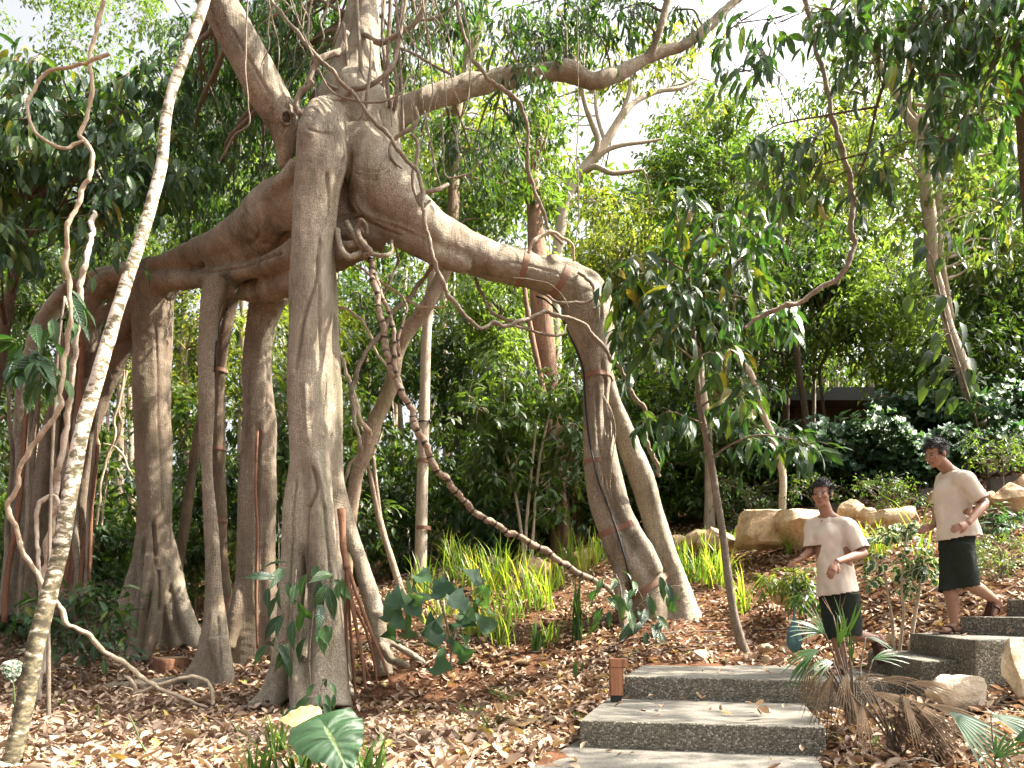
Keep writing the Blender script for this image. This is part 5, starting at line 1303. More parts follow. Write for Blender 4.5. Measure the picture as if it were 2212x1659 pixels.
tree('climber_clad_tree', 'forked tree at the right with a large leaved climber on its lower trunk', 'tree', T, CL, 10500, 0.13, M['lf_dark'], M['bark_light'], LEAF_MID, twig_r=0.005, hue=0.14, segs=14)
q = px([(2020, 590, 11.7, 4), (2030, 640, 11.7, 5), (2050, 720, 11.7, 5), (2075, 800, 11.6, 5), (2100, 880, 11.6, 5), (2125, 970, 11.6, 5), (2135, 1040, 11.6, 5)])
rngp = np.random.default_rng(77)
rt = empty('pothos_climber', q[-1][:3], 'large leaved variegated climber wrapped round the right tree trunk', 'climber')
s = Soup(); s.tube(q, 6, 6, 0.5, 0.1); 
pp = []; yy = []; zz = []
for (u, v) in [(1985, 515), (1975, 590), (1995, 535), (2040, 500), (2062, 530), (2030, 560), (1970, 660), (1962, 640), (2010, 660), (2015, 690), (2020, 720), (2025, 745), (2010, 760), (2030, 790), (2042, 770), (2050, 820), (2075, 700), (2085, 740), (2092, 775), (2090, 800), (2100, 830), (2020, 800), (2040, 840), (2110, 850), (1995, 820), (2060, 650), (2035, 640), (2062, 860)]:
    p = np.array(P(u, v, 11.62 + rngp.uniform(-.15, .05))); pp.append(p)
    a = q[np.abs(q[:, 2] - p[2]).argmin(), :3]; s.tube([(*a, .006), (*((a + p) / 2 + [0, -.05, .05]), .005), (*p, .004)], 3, 4, .5)
    dirx = np.sign(p[0] - a[0] + rngp.uniform(-.05, .05)); yy.append([dirx * rngp.uniform(.1, .6), -0.25, -1]); zz.append([rngp.uniform(-.5, .5), -1, .4])
link('stem', s.mesh('stem', [M['sapling']]), rt)
PO = leaf_template([(-0.1, .02), (0, .10), (.10, .20), (.3, .25), (.55, .22), (.8, .12), (1.0, 0)], 0.3, 0.45, 0.10)
link('foliage', leaves_mesh('foliage', PO, np.array(pp), np.array(yy), np.array(zz), rngp.uniform(.26, .40, len(pp)), rngp.uniform(.0, .8, len(pp)), M['lf_mid']), rt)
_c = P(2114, 925, 12); strap_c = Vector(_c)
rt = empty('strap', _c, 'faded brown strap round the base of the climber clad tree', 'strap')
V = []; F = []
for i in range(32):
    a = i / 32 * 2 * math.pi
    for rr, h in ((.138, -.035), (.146, -.035), (.146, .035), (.138, .035)): V.append((_c.x + rr * math.cos(a), _c.y + rr * math.sin(a), _c.z + h))
for i in range(32):
    j = (i + 1) % 32
    for k in range(4): F.append((4 * i + k, 4 * i + (k + 1) % 4, 4 * j + (k + 1) % 4, 4 * j + k))
link('band', mesh_np('band', V, F, [M['strap']], False), rt)

# trunks between the sapling and the building
for rows, lb, mm, cl in (
    ([(1505, 700, 12, 12), (1514, 819, 12, 15), (1522, 870, 12, 17), (1528, 930, 12, 19), (1533, 1035, 12, 22)], 'pinkish trunk just right of the drooping sapling stem', 'bark_light', (1440, 560, 1560, 720, 11.5, 13)),
    ([(1549, 660, 13, 12), (1554, 785, 13, 13), (1558, 905, 13, 15), (1562, 1000, 13, 17)], 'straight ringed grey trunk beside the pinkish trunk', 'bark_light', (1500, 480, 1640, 660, 12.5, 14)),
    ([(1562, 740, 13.5, 12), (1571, 819, 13.5, 14), (1581, 925, 13.5, 16), (1590, 1010, 13.5, 20)], 'tan trunk with a flared foot third from the sapling', 'bark_tan', (1560, 540, 1680, 700, 13, 15)),
    ([(1575, 735, 11, 10), (1590, 765, 11, 12), (1608, 790, 11, 13), (1624, 812, 11, 13), (1640, 860, 11, 13), (1651, 899, 11, 13), (1671, 952, 11, 14), (1690, 1020, 11, 15)], 'pale trunk slanting down to the right in front of the dark roof corner', 'bark_light', (1500, 560, 1600, 730, 10.8, 12)),
    ([(1700, 560, 16, 11), (1716, 700, 16, 12), (1728, 819, 16, 13), (1738, 882, 16, 14), (1742, 1000, 16, 15)], 'dark brown trunk standing in front of the left end of the dark roof', 'bark_dark', (1640, 420, 1780, 620, 15, 17.5)),
    ([(1868, 640, 18, 9), (1884, 769, 18, 11), (1898, 852, 18, 12), (1900, 960, 18, 13)], 'pale trunk standing at the right end of the dark roof', 'bark_light', (1800, 430, 1930, 660, 17, 19.5)),
    ([(1782, 690, 17, 6), (1786, 760, 17, 7), (1770, 800, 17, 7), (1776, 860, 17, 7), (1790, 960, 17, 8)], 'thin crooked stem before the middle of the dark roof', 'bark_dark', (1740, 540, 1840, 690, 16.5, 18))):
    tree('forest_tree', lb, 'tree', [down(rows)], boxc(*cl, 12, 0.5, 0.85, rng), 1500, 0.18, M['lf_forest'], M[mm], droop=0.6)

# tree of large dark leaves at upper left
CL = boxc(30, 110, 330, 330, 7.4, 9.2, 22, 0.35, 0.5, rng) + boxc(0, 300, 300, 520, 7.4, 9.2, 20, 0.35, 0.5, rng) + boxc(-80, 200, 60, 560, 7.6, 9, 8, 0.35, 0.5, rng) + boxc(280, 80, 420, 420, 8.2, 9.4, 12, 0.3, 0.45, rng)
tree('large_leaved_tree', 'tree with big dark glossy leaves filling the upper left', 'tree', [down([(60, 300, 9.0, 16), (40, 520, 9.2, 20), (-20, 900, 9.4, 24), (-60, 1200, 9.4, 28)]), px([(60, 300, 9.0, 14), (160, 230, 8.8, 10), (280, 160, 8.6, 6)])], CL, 2900, 0.19, M['lf_dark'], M['bark_dark'], LEAF_BIG, droop=1.1, hue=.10, twigs=9, twig_r=0.006, limb_r=0.02, width=0.95)
# lower spray of the same sort beside the straight liana
CL = [(*P(115, 690, 6.0), 0.22), (*P(150, 640, 6.1), 0.2), (*P(95, 800, 6.0), 0.22), (*P(60, 770, 6.1), 0.2)]
tree('sapling', 'small sapling with big dark leaves between the wavy liana and the left columns', 'sapling', [down([(140, 640, 6.2, 4), (125, 760, 6.2, 6), (112, 1000, 6.3, 7), (105, 1300, 6.3, 8)])], CL, 44, 0.25, M['lf_dark'], M['sapling'], LEAF_BIG, droop=0.9, twigs=6)
# small leaved light tree at the top left corner
CL = boxc(-60, -60, 230, 130, 13, 16, 16, 0.5, 0.8, rng) + boxc(-60, 130, 60, 260, 13, 16, 6, 0.5, 0.8, rng) + boxc(230, -60, 420, 60, 13, 16, 8, 0.5, 0.7, rng)
tree('small_leaved_tree', 'light small leaved tree against the sky at the top left corner', 'tree', [down([(-40, 150, 14.5, 18), (-60, 700, 14.5, 24)])], CL, 4600, 0.10, M['lf_bright'], M['bark_tan'], branches=False, twig_r=0.005)
# drooping sapling near the steps
T = [px([(1455, 440, 7.3, 4), (1468, 500, 7.3, 5), (1485, 580, 7.35, 7), (1495, 686, 7.4, 9), (1503, 780, 7.42, 10), (1511, 873, 7.45, 13), (1522, 930, 7.48, 14), (1533, 980, 7.5, 15), (1546, 1060, 7.5, 15), (1559, 1140, 7.5, 15), (1570, 1220, 7.5, 16), (1581, 1300, 7.5, 17), (1594, 1365, 7.52, 19), (1607, 1406, 7.55, 22), (1610, 1425, 7.55, 24)]),
     px([(1485, 590, 7.35, 5), (1430, 560, 7.2, 3.5), (1390, 575, 7.1, 2.5)]), px([(1478, 540, 7.35, 5), (1540, 480, 7.2, 3.5), (1610, 455, 7.1, 2.5)]), px([(1503, 780, 7.4, 5), (1430, 730, 7.2, 4), (1370, 740, 7.1, 3)]),
     px([(1495, 686, 7.4, 5), (1560, 640, 7.2, 4), (1640, 650, 7.1, 3)]), px([(1511, 880, 7.45, 5), (1570, 845, 7.3, 4), (1640, 830, 7.2, 3)]), px([(1536, 990, 7.5, 6), (1580, 960, 7.3, 5), (1640, 940, 7.1, 4), (1720, 950, 7.0, 2.5)]), px([(1505, 800, 7.42, 4), (1560, 760, 7.2, 3)]), px([(1520, 915, 7.45, 4), (1450, 890, 7.3, 3), (1420, 900, 7.3, 2)])]
ends = [(1390, 590), (1360, 600), (1420, 560), (1610, 470), (1560, 480), (1640, 500), (1370, 750), (1400, 720), (1440, 720), (1640, 665), (1590, 650), (1680, 690), (1640, 840), (1590, 850), (1640, 950), (1690, 955), (1730, 965), (1560, 770), (1420, 905), (1450, 890), (1460, 440), (1480, 500), (1530, 560), (1440, 620), (1480, 650), (1540, 700), (1600, 560), (1550, 890), (1380, 660), (1430, 660)]
CL = [(*P(u, v, 7.15 + rng.uniform(-.3, .35)), rng.uniform(.28, .42)) for u, v in ends]
tree('sapling', 'slim sapling with long drooping leaves, its bare stem rooted by the stone behind the landing', 'sapling', T, CL, 760, 0.215, M['lf_dark'], M['sapling'], LEAF_BIG, droop=.9, twigs=7, twig_r=0.004, limb_r=0.008, hue=0.12, width=0.82)
# branch hanging in from the upper right, close to the camera
T = [px([(2150, -420, 5.6, 34), (2090, -260, 5.6, 20), (2030, -90, 5.6, 10), (1993, 0, 5.6, 8), (1970, 60, 5.6, 8), (1948, 110, 5.6, 8), (1920, 160, 5.6, 7), (1898, 215, 5.6, 7), (1885, 270, 5.6, 6), (1873, 330, 5.6, 6), (1853, 380, 5.6, 4)]), px([(1898, 230, 5.6, 5), (1780, 250, 5.5, 4), (1680, 270, 5.4, 3), (1640, 300, 5.4, 2)]), px([(2060, -160, 5.6, 8), (1900, -60, 5.4, 5), (1800, 20, 5.3, 3)]), px([(2100, -250, 5.6, 10), (2190, -60, 5.4, 7), (2170, 60, 5.3, 4), (2110, 230, 5.3, 3)]), px([(1873, 330, 5.6, 4), (1760, 360, 5.5, 3), (1670, 400, 5.4, 2)])]
T = [down(np.vstack([[[4.9, 6.3, 1.6, .13], [4.8, 6.2, 4.0, .11]], T[0]]))] + T[1:]
CL = boxc(1590, 30, 1720, 160, 5.2, 6, 9, 0.16, 0.26, rng) + boxc(1760, 20, 1990, 150, 5.2, 6, 14, 0.2, 0.3, rng) + boxc(2000, -20, 2212, 160, 5.0, 6, 24, 0.22, 0.34, rng) + boxc(1640, 290, 1800, 420, 5.2, 5.8, 12, 0.16, 0.26, rng) + boxc(1780, 320, 1920, 440, 5.3, 5.8, 7, 0.16, 0.26, rng) + boxc(2030, 180, 2212, 300, 5.1, 5.8, 14, 0.18, 0.26, rng) + boxc(1850, -120, 2212, 0, 5.2, 6.2, 14, 0.3, 0.4, rng)
SHADE_CL = [(rng.uniform(4.8, 8.4), rng.uniform(2.8, 7.8), rng.uniform(5.4, 8.6), rng.uniform(.5, .8)) for _ in range(26)]  # leaf clumps added mostly out of view to shade the path
_sd = np.array([0.643 * math.sin(math.radians(84)), 0.643 * math.cos(math.radians(84)), 0.766])
for _ in range(16):  # further added clumps, set sunward of the steps to throw shade on them
    _t = np.array([rng.uniform(-.2, 2.6), rng.uniform(3.6, 6.4), .2]) + _sd * rng.uniform(8.2, 10.5)
    SHADE_CL.append((*_t, rng.uniform(.4, .65)))
tree('overhanging_tree', 'tree outside the clearing whose dark leafy branches hang in at the upper right, with leaf clumps added for shade', 'tree', T, CL + SHADE_CL, 6200, 0.145, M['lf_dark'], M['bark_dark'], LEAF_BIG, hue=.08, droop=1.0, twigs=7, twig_r=0.004, limb_r=0.008, width=0.85)
# light green shrub in the centre
T = [down([(1160, 900, 11.6, 4), (1150, 1000, 11.6, 6), (1140, 1100, 11.6, 7), (1135, 1180, 11.6, 8)]), down([(1190, 880, 11.6, 4), (1165, 1000, 11.6, 6), (1150, 1180, 11.6, 7)]), down([(1080, 920, 11.6, 4), (1110, 1050, 11.6, 6), (1130, 1180, 11.6, 7)])]
CL = boxc(1010, 850, 1150, 1010, 11, 12.3, 16, 0.3, 0.45, rng) + boxc(1060, 800, 1250, 930, 11, 12.3, 16, 0.3, 0.45, rng) + boxc(1180, 770, 1260, 1000, 11.2, 12, 8, 0.25, 0.4, rng) + boxc(1050, 990, 1260, 1110, 11.3, 12.2, 10, 0.3, 0.4, rng)
tree('shrub', 'light green leafy shrub with many thin stems left of the double leg', 'shrub', T, CL, 2100, 0.19, M['lf_bright'], M['bark_light'], LEAF_MID, droop=0.6, twig_r=0.005, limb_r=0.012, crown_name='foliage', trunk_name='stems')

# ---- forest behind: individual trees, each with its own crown
FOREST = [
    # u of trunk, depth, trunk width, crown box (u0, v0, u1, v1), clumps, leaves, leaf size, material, bark, label
    (130, 15.5, 26, (0, 520, 300, 780), 22, 3600, .15, 'lf_forest', 'bark_dark', 'dark tree behind the far left columns of the fig'),
    (-20, 18, 22, (-120, 560, 120, 900), 16, 2600, .17, 'lf_forest', 'bark_tan', 'tree cut off by the left edge behind the wavy liana'),
    (400, 16, 20, (280, 380, 560, 560), 18, 3200, .14, 'lf_fig', 'bark_dark', 'dark tree above the left arm of the fig'),
    (520, 20, 18, (380, 120, 640, 400), 22, 3600, .17, 'lf_forest', 'bark_tan', 'tree filling the gap left of the leaning left limb'),
    (250, 21, 18, (120, 300, 400, 560), 20, 3000, .18, 'lf_mid', 'bark_tan', 'tree behind the large dark leaves at upper left'),
    (640, 14, 18, (560, 640, 720, 900), 12, 2000, .17, 'lf_yellow', 'bark_tan', 'yellow green tree between the middle columns of the fig'),
    (400, 14, 14, (330, 660, 480, 900), 12, 1900, .17, 'lf_yellow', 'bark_tan', 'yellow green tree between the stout left column and the thin one'),
    (780, 18, 26, (690, 580, 880, 820), 18, 3000, .17, 'lf_forest', 'bark_dark', 'dark tree right of the front column and behind the lianas'),
    (1010, 17, 24, (880, 620, 1100, 900), 22, 3800, .16, 'lf_forest', 'bark_dark', 'dark tree under the arching arm behind the ringed liana'),
    (1085, 15, 22, (1000, 600, 1160, 800), 14, 2400, .15, 'lf_fig', 'bark_dark', 'dark trunked tree just left of the flaky red trunk'),
    (700, 26, 22, (600, 60, 860, 420), 20, 3000, .22, 'lf_forest', 'bark_tan', 'tall tree behind the main trunk of the fig'),
    (960, 24, 22, (860, 100, 1120, 460), 20, 2800, .18, 'lf_yellow', 'bark_tan', 'tall tree behind the right limb of the fig'),
    (1330, 22, 18, (1230, 470, 1460, 700), 26, 4200, .18, 'lf_yellow', 'bark_tan', 'yellow green tree below the pale forked tree'),
    (1380, 16, 20, (1290, 640, 1500, 900), 20, 3200, .17, 'lf_forest', 'bark_dark', 'dark tree right of the bend of the arching arm'),
    (1480, 24, 20, (1380, 420, 1640, 720), 24, 3600, .2, 'lf_forest', 'bark_dark', 'tree behind the drooping sapling'),
    (1790, 22, 20, (1640, 260, 1860, 520), 24, 3400, .2, 'lf_yellow', 'bark_tan', 'sunny tree behind the hook shaped liana'),
    (1700, 19, 16, (1600, 560, 1820, 800), 20, 3200, .18, 'lf_forest', 'bark_dark', 'dark tree above the dark roof'),
    (1940, 17, 18, (1820, 480, 2040, 760), 22, 3600, .17, 'lf_fig', 'bark_dark', 'dark tree left of the climber clad tree'),
    (2160, 15, 22, (2060, 300, 2260, 640), 22, 3600, .17, 'lf_mid', 'bark_dark', 'sun flecked tree at the right edge behind the climber clad tree'),
    (2180, 14, 14, (2090, 620, 2260, 860), 14, 2400, .17, 'lf_forest', 'bark_red', 'reddish stemmed tree low at the right edge'),
    (1880, 26, 20, (1720, 120, 2000, 330), 14, 1700, .22, 'lf_forest', 'bark_tan', 'far tree against the sky right of the sky gap'),
    (2120, 24, 20, (2000, 100, 2260, 330), 18, 2600, .22, 'lf_forest', 'bark_tan', 'far tree at the upper right corner'),
]
for (u, d, w, bx, nc, nl, sz, lf, bk, lab) in FOREST:
    b = gd(u, d)
    top = P((bx[0] + bx[2]) / 2 * 0.5 + u * 0.5, bx[1] * 0.6 + bx[3] * 0.4, d)
    r0 = Rpx(w, d)
    q = [(b.x, b.y, b.z - .3, r0 * 1.25), (b.x * .8 + top.x * .2 + rng.uniform(-.1, .1), d, b.z * .8 + top.z * .2, r0), (b.x * .5 + top.x * .5 + rng.uniform(-.25, .25), d, b.z * .45 + top.z * .55, r0 * .8), (*top, r0 * .35)]
    tree('forest_tree', lab, 'tree', [np.array(q)], boxc(*bx, d - 1.5, d + 1.5, int(nc * 1.5), 0.045 * d, 0.07 * d, rng), int(nl * 1.9), sz, M[lf], M[bk], droop=0.6, hue=0.0, limb_r=0.04)

# ---- far-off wood: one mass
def far_wood():
    rng = np.random.default_rng(99)
    sky = [(-300, 330), (0, 300), (120, 230), (300, 140), (560, 60), (900, 120), (1180, 300), (1300, 420), (1420, 330), (1540, 260), (1660, 330), (1760, 300), (1900, 230), (2212, 190), (2500, 180)]
    su = np.array([a for a, _ in sky]); sv = np.array([b for _, b in sky])
    C = []
    for _ in range(3600):
        d = rng.uniform(27, 58); u = rng.uniform(-500, 2700)
        top = np.interp(u, su, sv)
        v = top + (1180 - top) * rng.uniform(0, 1) ** 0.9
        p = P(u, v, d)
        if p.z < g1(p.x, p.y) + 0.3: p.z = g1(p.x, p.y) + rng.uniform(0.3, 3)
        C.append((*p, rng.uniform(0.9, 1.7)))
    pos, yd, zu, sz, rnd, tips = spray([c[:3] for c in C], [c[3] for c in C], 190000, rng, 0.46, 0.5, 9)
    rnd = np.clip(rnd + 0.10, 0, 1)
    o = link('far_off_wood', leaves_mesh('far_off_wood', LEAF_LO, pos, yd, zu, sz, rnd, M['lf_forest']))
    rebase(o, (0, 40, g1(0, 40))); tag(o, 'far off green wood closing the view behind the clearing', 'wood', kind='stuff')
    # its many distant stems
    s = Soup()
    for _ in range(90):
        d = rng.uniform(18, 40); u = rng.uniform(-100, 2300); b = gd(u, d); h = rng.uniform(5, 11)
        r0 = rng.uniform(.05, .13); dx = rng.uniform(-.8, .8)
        s.tube([(b.x, b.y, b.z - .3, r0), (b.x + dx * .3 + rng.uniform(-.1, .1), b.y, b.z + h * .4, r0 * .85), (b.x + dx, b.y, b.z + h, r0 * .5)], 4, 6, 0.5, 0.05)
    o = link('distant_stems', s.mesh('distant_stems', [M['bark_tan']]))
    rebase(o, (0, 25, g1(0, 25))); tag(o, 'many thin distant stems of the far off wood', 'wood', kind='stuff')
far_wood()

def undergrowth():
    rng = np.random.default_rng(101)
    C = []; H = []
    for _ in range(1500):
        d = 10.8 + 15 * rng.uniform(0, 1) ** 1.3; u = rng.uniform(-350, 2550)
        if 560 < u < 1500 and d < 12.6: d += 1.9
        if u > 1480 and d < 12.2: d += 1.6
        p = gd(u, d); h = rng.uniform(0.2, 2.6) * (1 if rng.random() < .7 else 1.5)
        if 1620 < u < 1930 and d < 22 and HV - (p.z + h + 1.0 - CZ) / d * FP < 884: continue
        C.append((p.x, p.y, p.z + h, rng.uniform(.35, .75)))
    pat = [noise.noise((c[0] * .35, c[1] * .35, c[2] * .5)) for c in C]
    for (mat, nm, lab, sel, n) in (('lf_forest', 'undergrowth', 'dense dark green undergrowth of mixed shrubs under the trees', lambda v: v <= 0.08, 110000), ('lf_bright', 'undergrowth', 'lighter green patches of undergrowth among the dark shrubs', lambda v: v > 0.08, 60000)):
        CC = [c for c, v in zip(C, pat) if sel(v)]
        pos, yd, zu, sz, rnd, tips = spray([c[:3] for c in CC], [c[3] for c in CC], n, rng, 0.16, 0.6, 9)
        o = link(nm, leaves_mesh(nm, LEAF_LO, pos, yd, zu, sz, rnd, M[mat]))
        rebase(o, (0, 14, g1(0, 14))); tag(o, lab, 'undergrowth', kind='stuff')
undergrowth()

# many thin strands in the tangle beside the trunk
rng = np.random.default_rng(303)
for k in range(26):
    u = rng.choice([rng.uniform(826, 905), rng.uniform(826, 905), rng.uniform(900, 1010), rng.uniform(560, 720)]); v1 = rng.uniform(90, 420) if u > 800 else rng.uniform(60, 240); d = rng.uniform(7.0, 7.7); w = rng.uniform(2.5, 6)
    n = 7; rows = []
    for i in range(n):
        t = i / (n - 1); rows.append((u + rng.normal() * 7 + 14 * math.sin(t * 5 + k), -40 + (v1 + 40) * t, d + rng.normal() * .03, w * (1 - .3 * t)))
    o = liana(rows, 'thin wavy strand in the tangle of lianas round the main trunk', M['liana_brown'], n=5, segs=5, group='thin strands hanging round the main trunk')
# ================================================================ fallen leaves
def litter():
    rng = np.random.default_rng(31)
    T = leaf_template([(-0.10, 0.01), (0, 0.012), (0.14, 0.13), (0.38, 0.20), (0.65, 0.17), (0.88, 0.07), (1, 0)], 0.55, 0.35, 0.25)
    T2 = leaf_template([(0, 0.01), (0.15, 0.16), (0.4, 0.24), (0.7, 0.19), (0.9, 0.08), (1, 0)], 1.1, -0.45, 0.3)
    for tm, n, seed in ((T, 42000, 0), (T2, 26000, 1)):
        d = 3.4 + 9.5 * rng.uniform(0, 1, n) ** 1.25
        x = rng.uniform(-1.06, 1.06, n) * d * 0.80
        z = gz(x, d)
        inside = np.zeros(n, bool)
        for poly, zt in STEPS.values():
            m = in_poly(x, d, poly); inside |= m & (zt > z - 0.02) & (rng.uniform(0, 1, n) > 0.012)
            keep = m & ~inside; z[keep] = np.maximum(z[keep], zt)
        # leaves drift into patches and leave some soil bare
        pat = np.array([noise.noise((a * 1.3, b * 1.3, 5)) for a, b in zip(x, d)])
        far = np.clip((d - 9) / 3, 0, 1)
        ok = ~inside & (pat + rng.uniform(-.55, .75, n) - 0.25 * far > -0.30)
        x, d_, z = x[ok], d[ok], z[ok]; m = len(x)
        pos = np.stack([x, d_, z + 0.012 + 0.045 * rng.uniform(0, 1, m) ** 2], 1)
        a = rng.uniform(0, 2 * math.pi, m)
        yd = np.stack([np.cos(a), np.sin(a), rng.normal(0, 0.22, m)], 1)
        zu = np.stack([rng.normal(0, .38, m), rng.normal(0, .38, m), np.where(rng.uniform(0, 1, m) < .3, -1.0, 1.0)], 1)
        sz = (0.035 + 0.085 * rng.beta(1.6, 1.8, m)) * (1 + 0.45 * (rng.uniform(0, 1, m) < .06))
        rnd = np.clip(rng.beta(1.9, 1.5, m) * 0.90, 0, 1); k = rng.uniform(0, 1, m)
        rnd[k > .975] = 0.93; rnd[k > .993] = 1.0
        o = link('fallen_leaves', leaves_mesh('fallen_leaves', tm, pos, yd, zu, sz, rnd, M['litter'], rng.uniform(.8, 1.2, m)))
        rebase(o, (0, 6, g1(0, 6)))
        tag(o, ['dry brown and tan leaves carpeting the forest floor', 'tightly curled dry leaves scattered through the carpet of litter'][seed], 'leaf litter', kind='stuff')
    # crumbs and twigs
    n = 2600
    d = 3.4 + 7 * rng.uniform(0, 1, n) ** 1.3; x = rng.uniform(-1, 1, n) * d * .8
    s = Soup()
    for a, b in zip(x[:1500], d[:1500]):
        if any(in_poly(np.array([a]), np.array([b]), p)[0] for p, _ in STEPS.values()): continue
        z = g1(a, b) + .03; L = rng.uniform(.08, .3); t = rng.uniform(0, 6.28); r = rng.uniform(.002, .006)
        s.tube([(a, b, z, r), (a + L / 2 * math.cos(t) + rng.normal() * .02, b + L / 2 * math.sin(t), z + rng.uniform(0, .04), r), (a + L * math.cos(t), b + L * math.sin(t), z + rng.uniform(-.01, .05), r * .5)], 2, 5, rng.uniform())
    o = link('fallen_twigs', s.mesh('fallen_twigs', [M['liana_brown']])); rebase(o, (0, 6, g1(0, 6)))
    tag(o, 'dead twigs lying among the dry leaves', 'twig litter', kind='stuff')
litter()

# large dry fan leaves lying on the litter
def dry_fan(u, v, size, rot, lab, rnd=0.7, fold=0.5):
    p = gp(u, v); rng = np.random.default_rng(int(u + v))
    V = []; F = []; A = []
    n = 17
    for i in range(n + 1):
        a = (i / n - .5) * 2.3 + rot
        for j, t in enumerate((0.06, 0.35, 0.7, 1.0)):
            zz = 0.03 + (0.022 if i % 2 else 0.0) * t * size * 6 + fold * .12 * t * math.sin(i * .7) * size * 2 + .10 * math.sin(t * 3) * size
            V.append((p.x + size * t * math.cos(a) * (1 - .1 * (i % 3)), p.y + size * t * math.sin(a) * .8, p.z + zz)); A.append(rnd)
    for i in range(n):
        for j in range(3):
            F.append((i * 4 + j, (i + 1) * 4 + j, (i + 1) * 4 + j + 1, i * 4 + j + 1))
    o = link('dry_fan_leaf', mesh_np('dry_fan_leaf', V, F, [M['lf_brown']], True, {'rnd': np.array(A), 'luv': np.zeros((len(V), 3))}))
    rebase(o, p); tag(o, lab, 'fallen leaf', 'large dry fan leaves on the ground')
for a in ((1105, 1442, .24, .4, 'wide pleated dry fan leaf lying behind the fern clump'), (1195, 1400, .2, 2.4, 'dry fan leaf lying at the foot of the dark grass clump'), (1205, 1480, .22, .2, 'crumpled dry fan leaf by the green palm seedling'),
          (1130, 1580, .22, 2.0, 'upright curling dry fan leaf left of the lower steps'), (1172, 1568, .2, .8, 'dry fan leaf with raised ribs nearest the corner of the second step'), (1225, 1335, .16, 1.5, 'small brown dry fan leaf standing among the grass')):
    dry_fan(*a)

# ================================================================ strap leaved clumps
def blade_set(base, n, h, spread, rng, width=0.014, stiff=1.0, s=None, hue=0.5, segs=6, arc=0.9, rad=.035):
    """Arching blades from a base point."""
    V = []; F = []; A = []; U = []
    for i in range(n):
        az = rng.uniform(0, 2 * math.pi); L = h * rng.uniform(.6, 1.15); lean = spread * rng.uniform(.15, 1.0); w = width * rng.uniform(.75, 1.25)
        b = Vector((base[0] + rng.normal() * rad, base[1] + rng.normal() * rad, base[2] - .03))
        dr = Vector((math.cos(az), math.sin(az), 0)); sd = Vector((-math.sin(az), math.cos(az), 0))
        tw = rng.uniform(-.6, .6); k0 = len(V); hu = 1.0 if rng.random() < .07 else np.clip(hue + rng.normal() * .18, 0, 1)
        x = 0; z = 0; ang = lean * .35
        for j in range(segs + 1):
            t = j / segs
            ww = w * (1 - t ** 2.5) * (0.6 + .4 * min(1, t * 4)) + .0006
            p = b + dr * x + Vector((0, 0, z))
            s2 = (sd * math.cos(tw) + dr * math.sin(tw) * .5)
            V += [p - s2 * ww, p + s2 * ww]; A += [hu, hu]; U += [(-1, t, 0), (1, t, 0)]
            ang += lean * arc * (t ** 1.3) * 2.4 / segs
            x += L / segs * math.sin(ang); z += L / segs * math.cos(ang)
        F += [(k0 + 2 * j, k0 + 2 * j + 1, k0 + 2 * j + 3, k0 + 2 * j + 2) for j in range(segs)]
    return V, F, A, U

def clump(u, v, h, n, lab, mat='lf_grass', name='grass_clump', cat='grass clump', spread=.55, width=.014, group='strap leaved grass clumps on the slope', hue=.5, d=None, arc=0.9, rad=.035):
    p = gp(u, v) if d is None else gd(u, d)
    rng = np.random.default_rng(seed_of(u, v))
    V, F, A, U = blade_set(p, n, h, spread, rng, width, hue=hue, arc=arc, rad=rad)
    o = link(name, mesh_np(name, V, F, [M[mat]], True, {'rnd': np.array(A), 'luv': np.array(U)}))
    rebase(o, p); return tag(o, lab, cat, group)
GR = [
    (920, 1290, .62, 34, 'grass clump just right of the strut of the front column'), (960, 1330, .55, 28, 'grass clump behind the left fronds of the fishtail plant'), (975, 1250, .62, 30, 'grass clump at the foot of the slender pale tree'),
    (1010, 1275, .65, 36, 'bright grass clump behind the middle of the fishtail plant'), (1050, 1300, .6, 30, 'grass clump right of the fishtail plant fronds'), (1035, 1375, .5, 26, 'grass clump low beside the right fronds of the fishtail plant'),
    (1085, 1270, .66, 36, 'bright grass clump below the sweeping ringed liana'), (1105, 1345, .55, 28, 'grass clump in the middle of the sunny bank'), (1080, 1395, .45, 20, 'small grass clump at the lower edge of the bank'),
    (1135, 1300, .6, 30, 'grass clump in front of the square tan rock'), (1170, 1320, .6, 30, 'yellow green grass clump right of the square tan rock'), (1205, 1275, .6, 30, 'grass clump directly under the ringed liana'),
    (1190, 1395, .40, 18, 'short grass clump left of the dark grass clump'), (1262, 1240, .6, 30, 'grass clump left of the foot of the double leg'), (1290, 1222, .6, 26, 'grass clump behind the double leg'),
    (1000, 1235, .55, 26, 'grass clump half hidden behind the others near the thin tan trunk'), (1150, 1245, .5, 22, 'grass clump behind the square tan rock'), (1225, 1225, .55, 24, 'grass clump beside the low rocks at the top of the bank'),
    (1500, 1262, .66, 44, 'big sunlit grass clump right of the double leg'), (1545, 1270, .6, 34, 'sunlit grass clump left of the sapling stem'), (1530, 1215, .55, 26, 'grass clump against the long low boulder'),
    (1605, 1328, .62, 16, 'narrow upright grass clump right of the sapling stem'), (1470, 1225, .5, 20, 'grass clump between the legs and the boulders'), (1580, 1200, .45, 14, 'small striped clump between two boulders'),
    (1705, 1200, .45, 14, 'grass clump leaning on the biggest boulder'), (1885, 1215, .55, 24, 'sunlit grass clump between the two walkers'), (1915, 1200, .5, 20, 'grass clump left of the variegated shrub'), (1986, 1215, .75, 8, 'few tall blades close behind the upper walker'),
    (1365, 1205, .45, 16, 'grass clump between the two legs of the double leg'), (940, 1390, .4, 16, 'small grass clump by the surface roots of the strut'),
]
gr_ = random.Random(4)
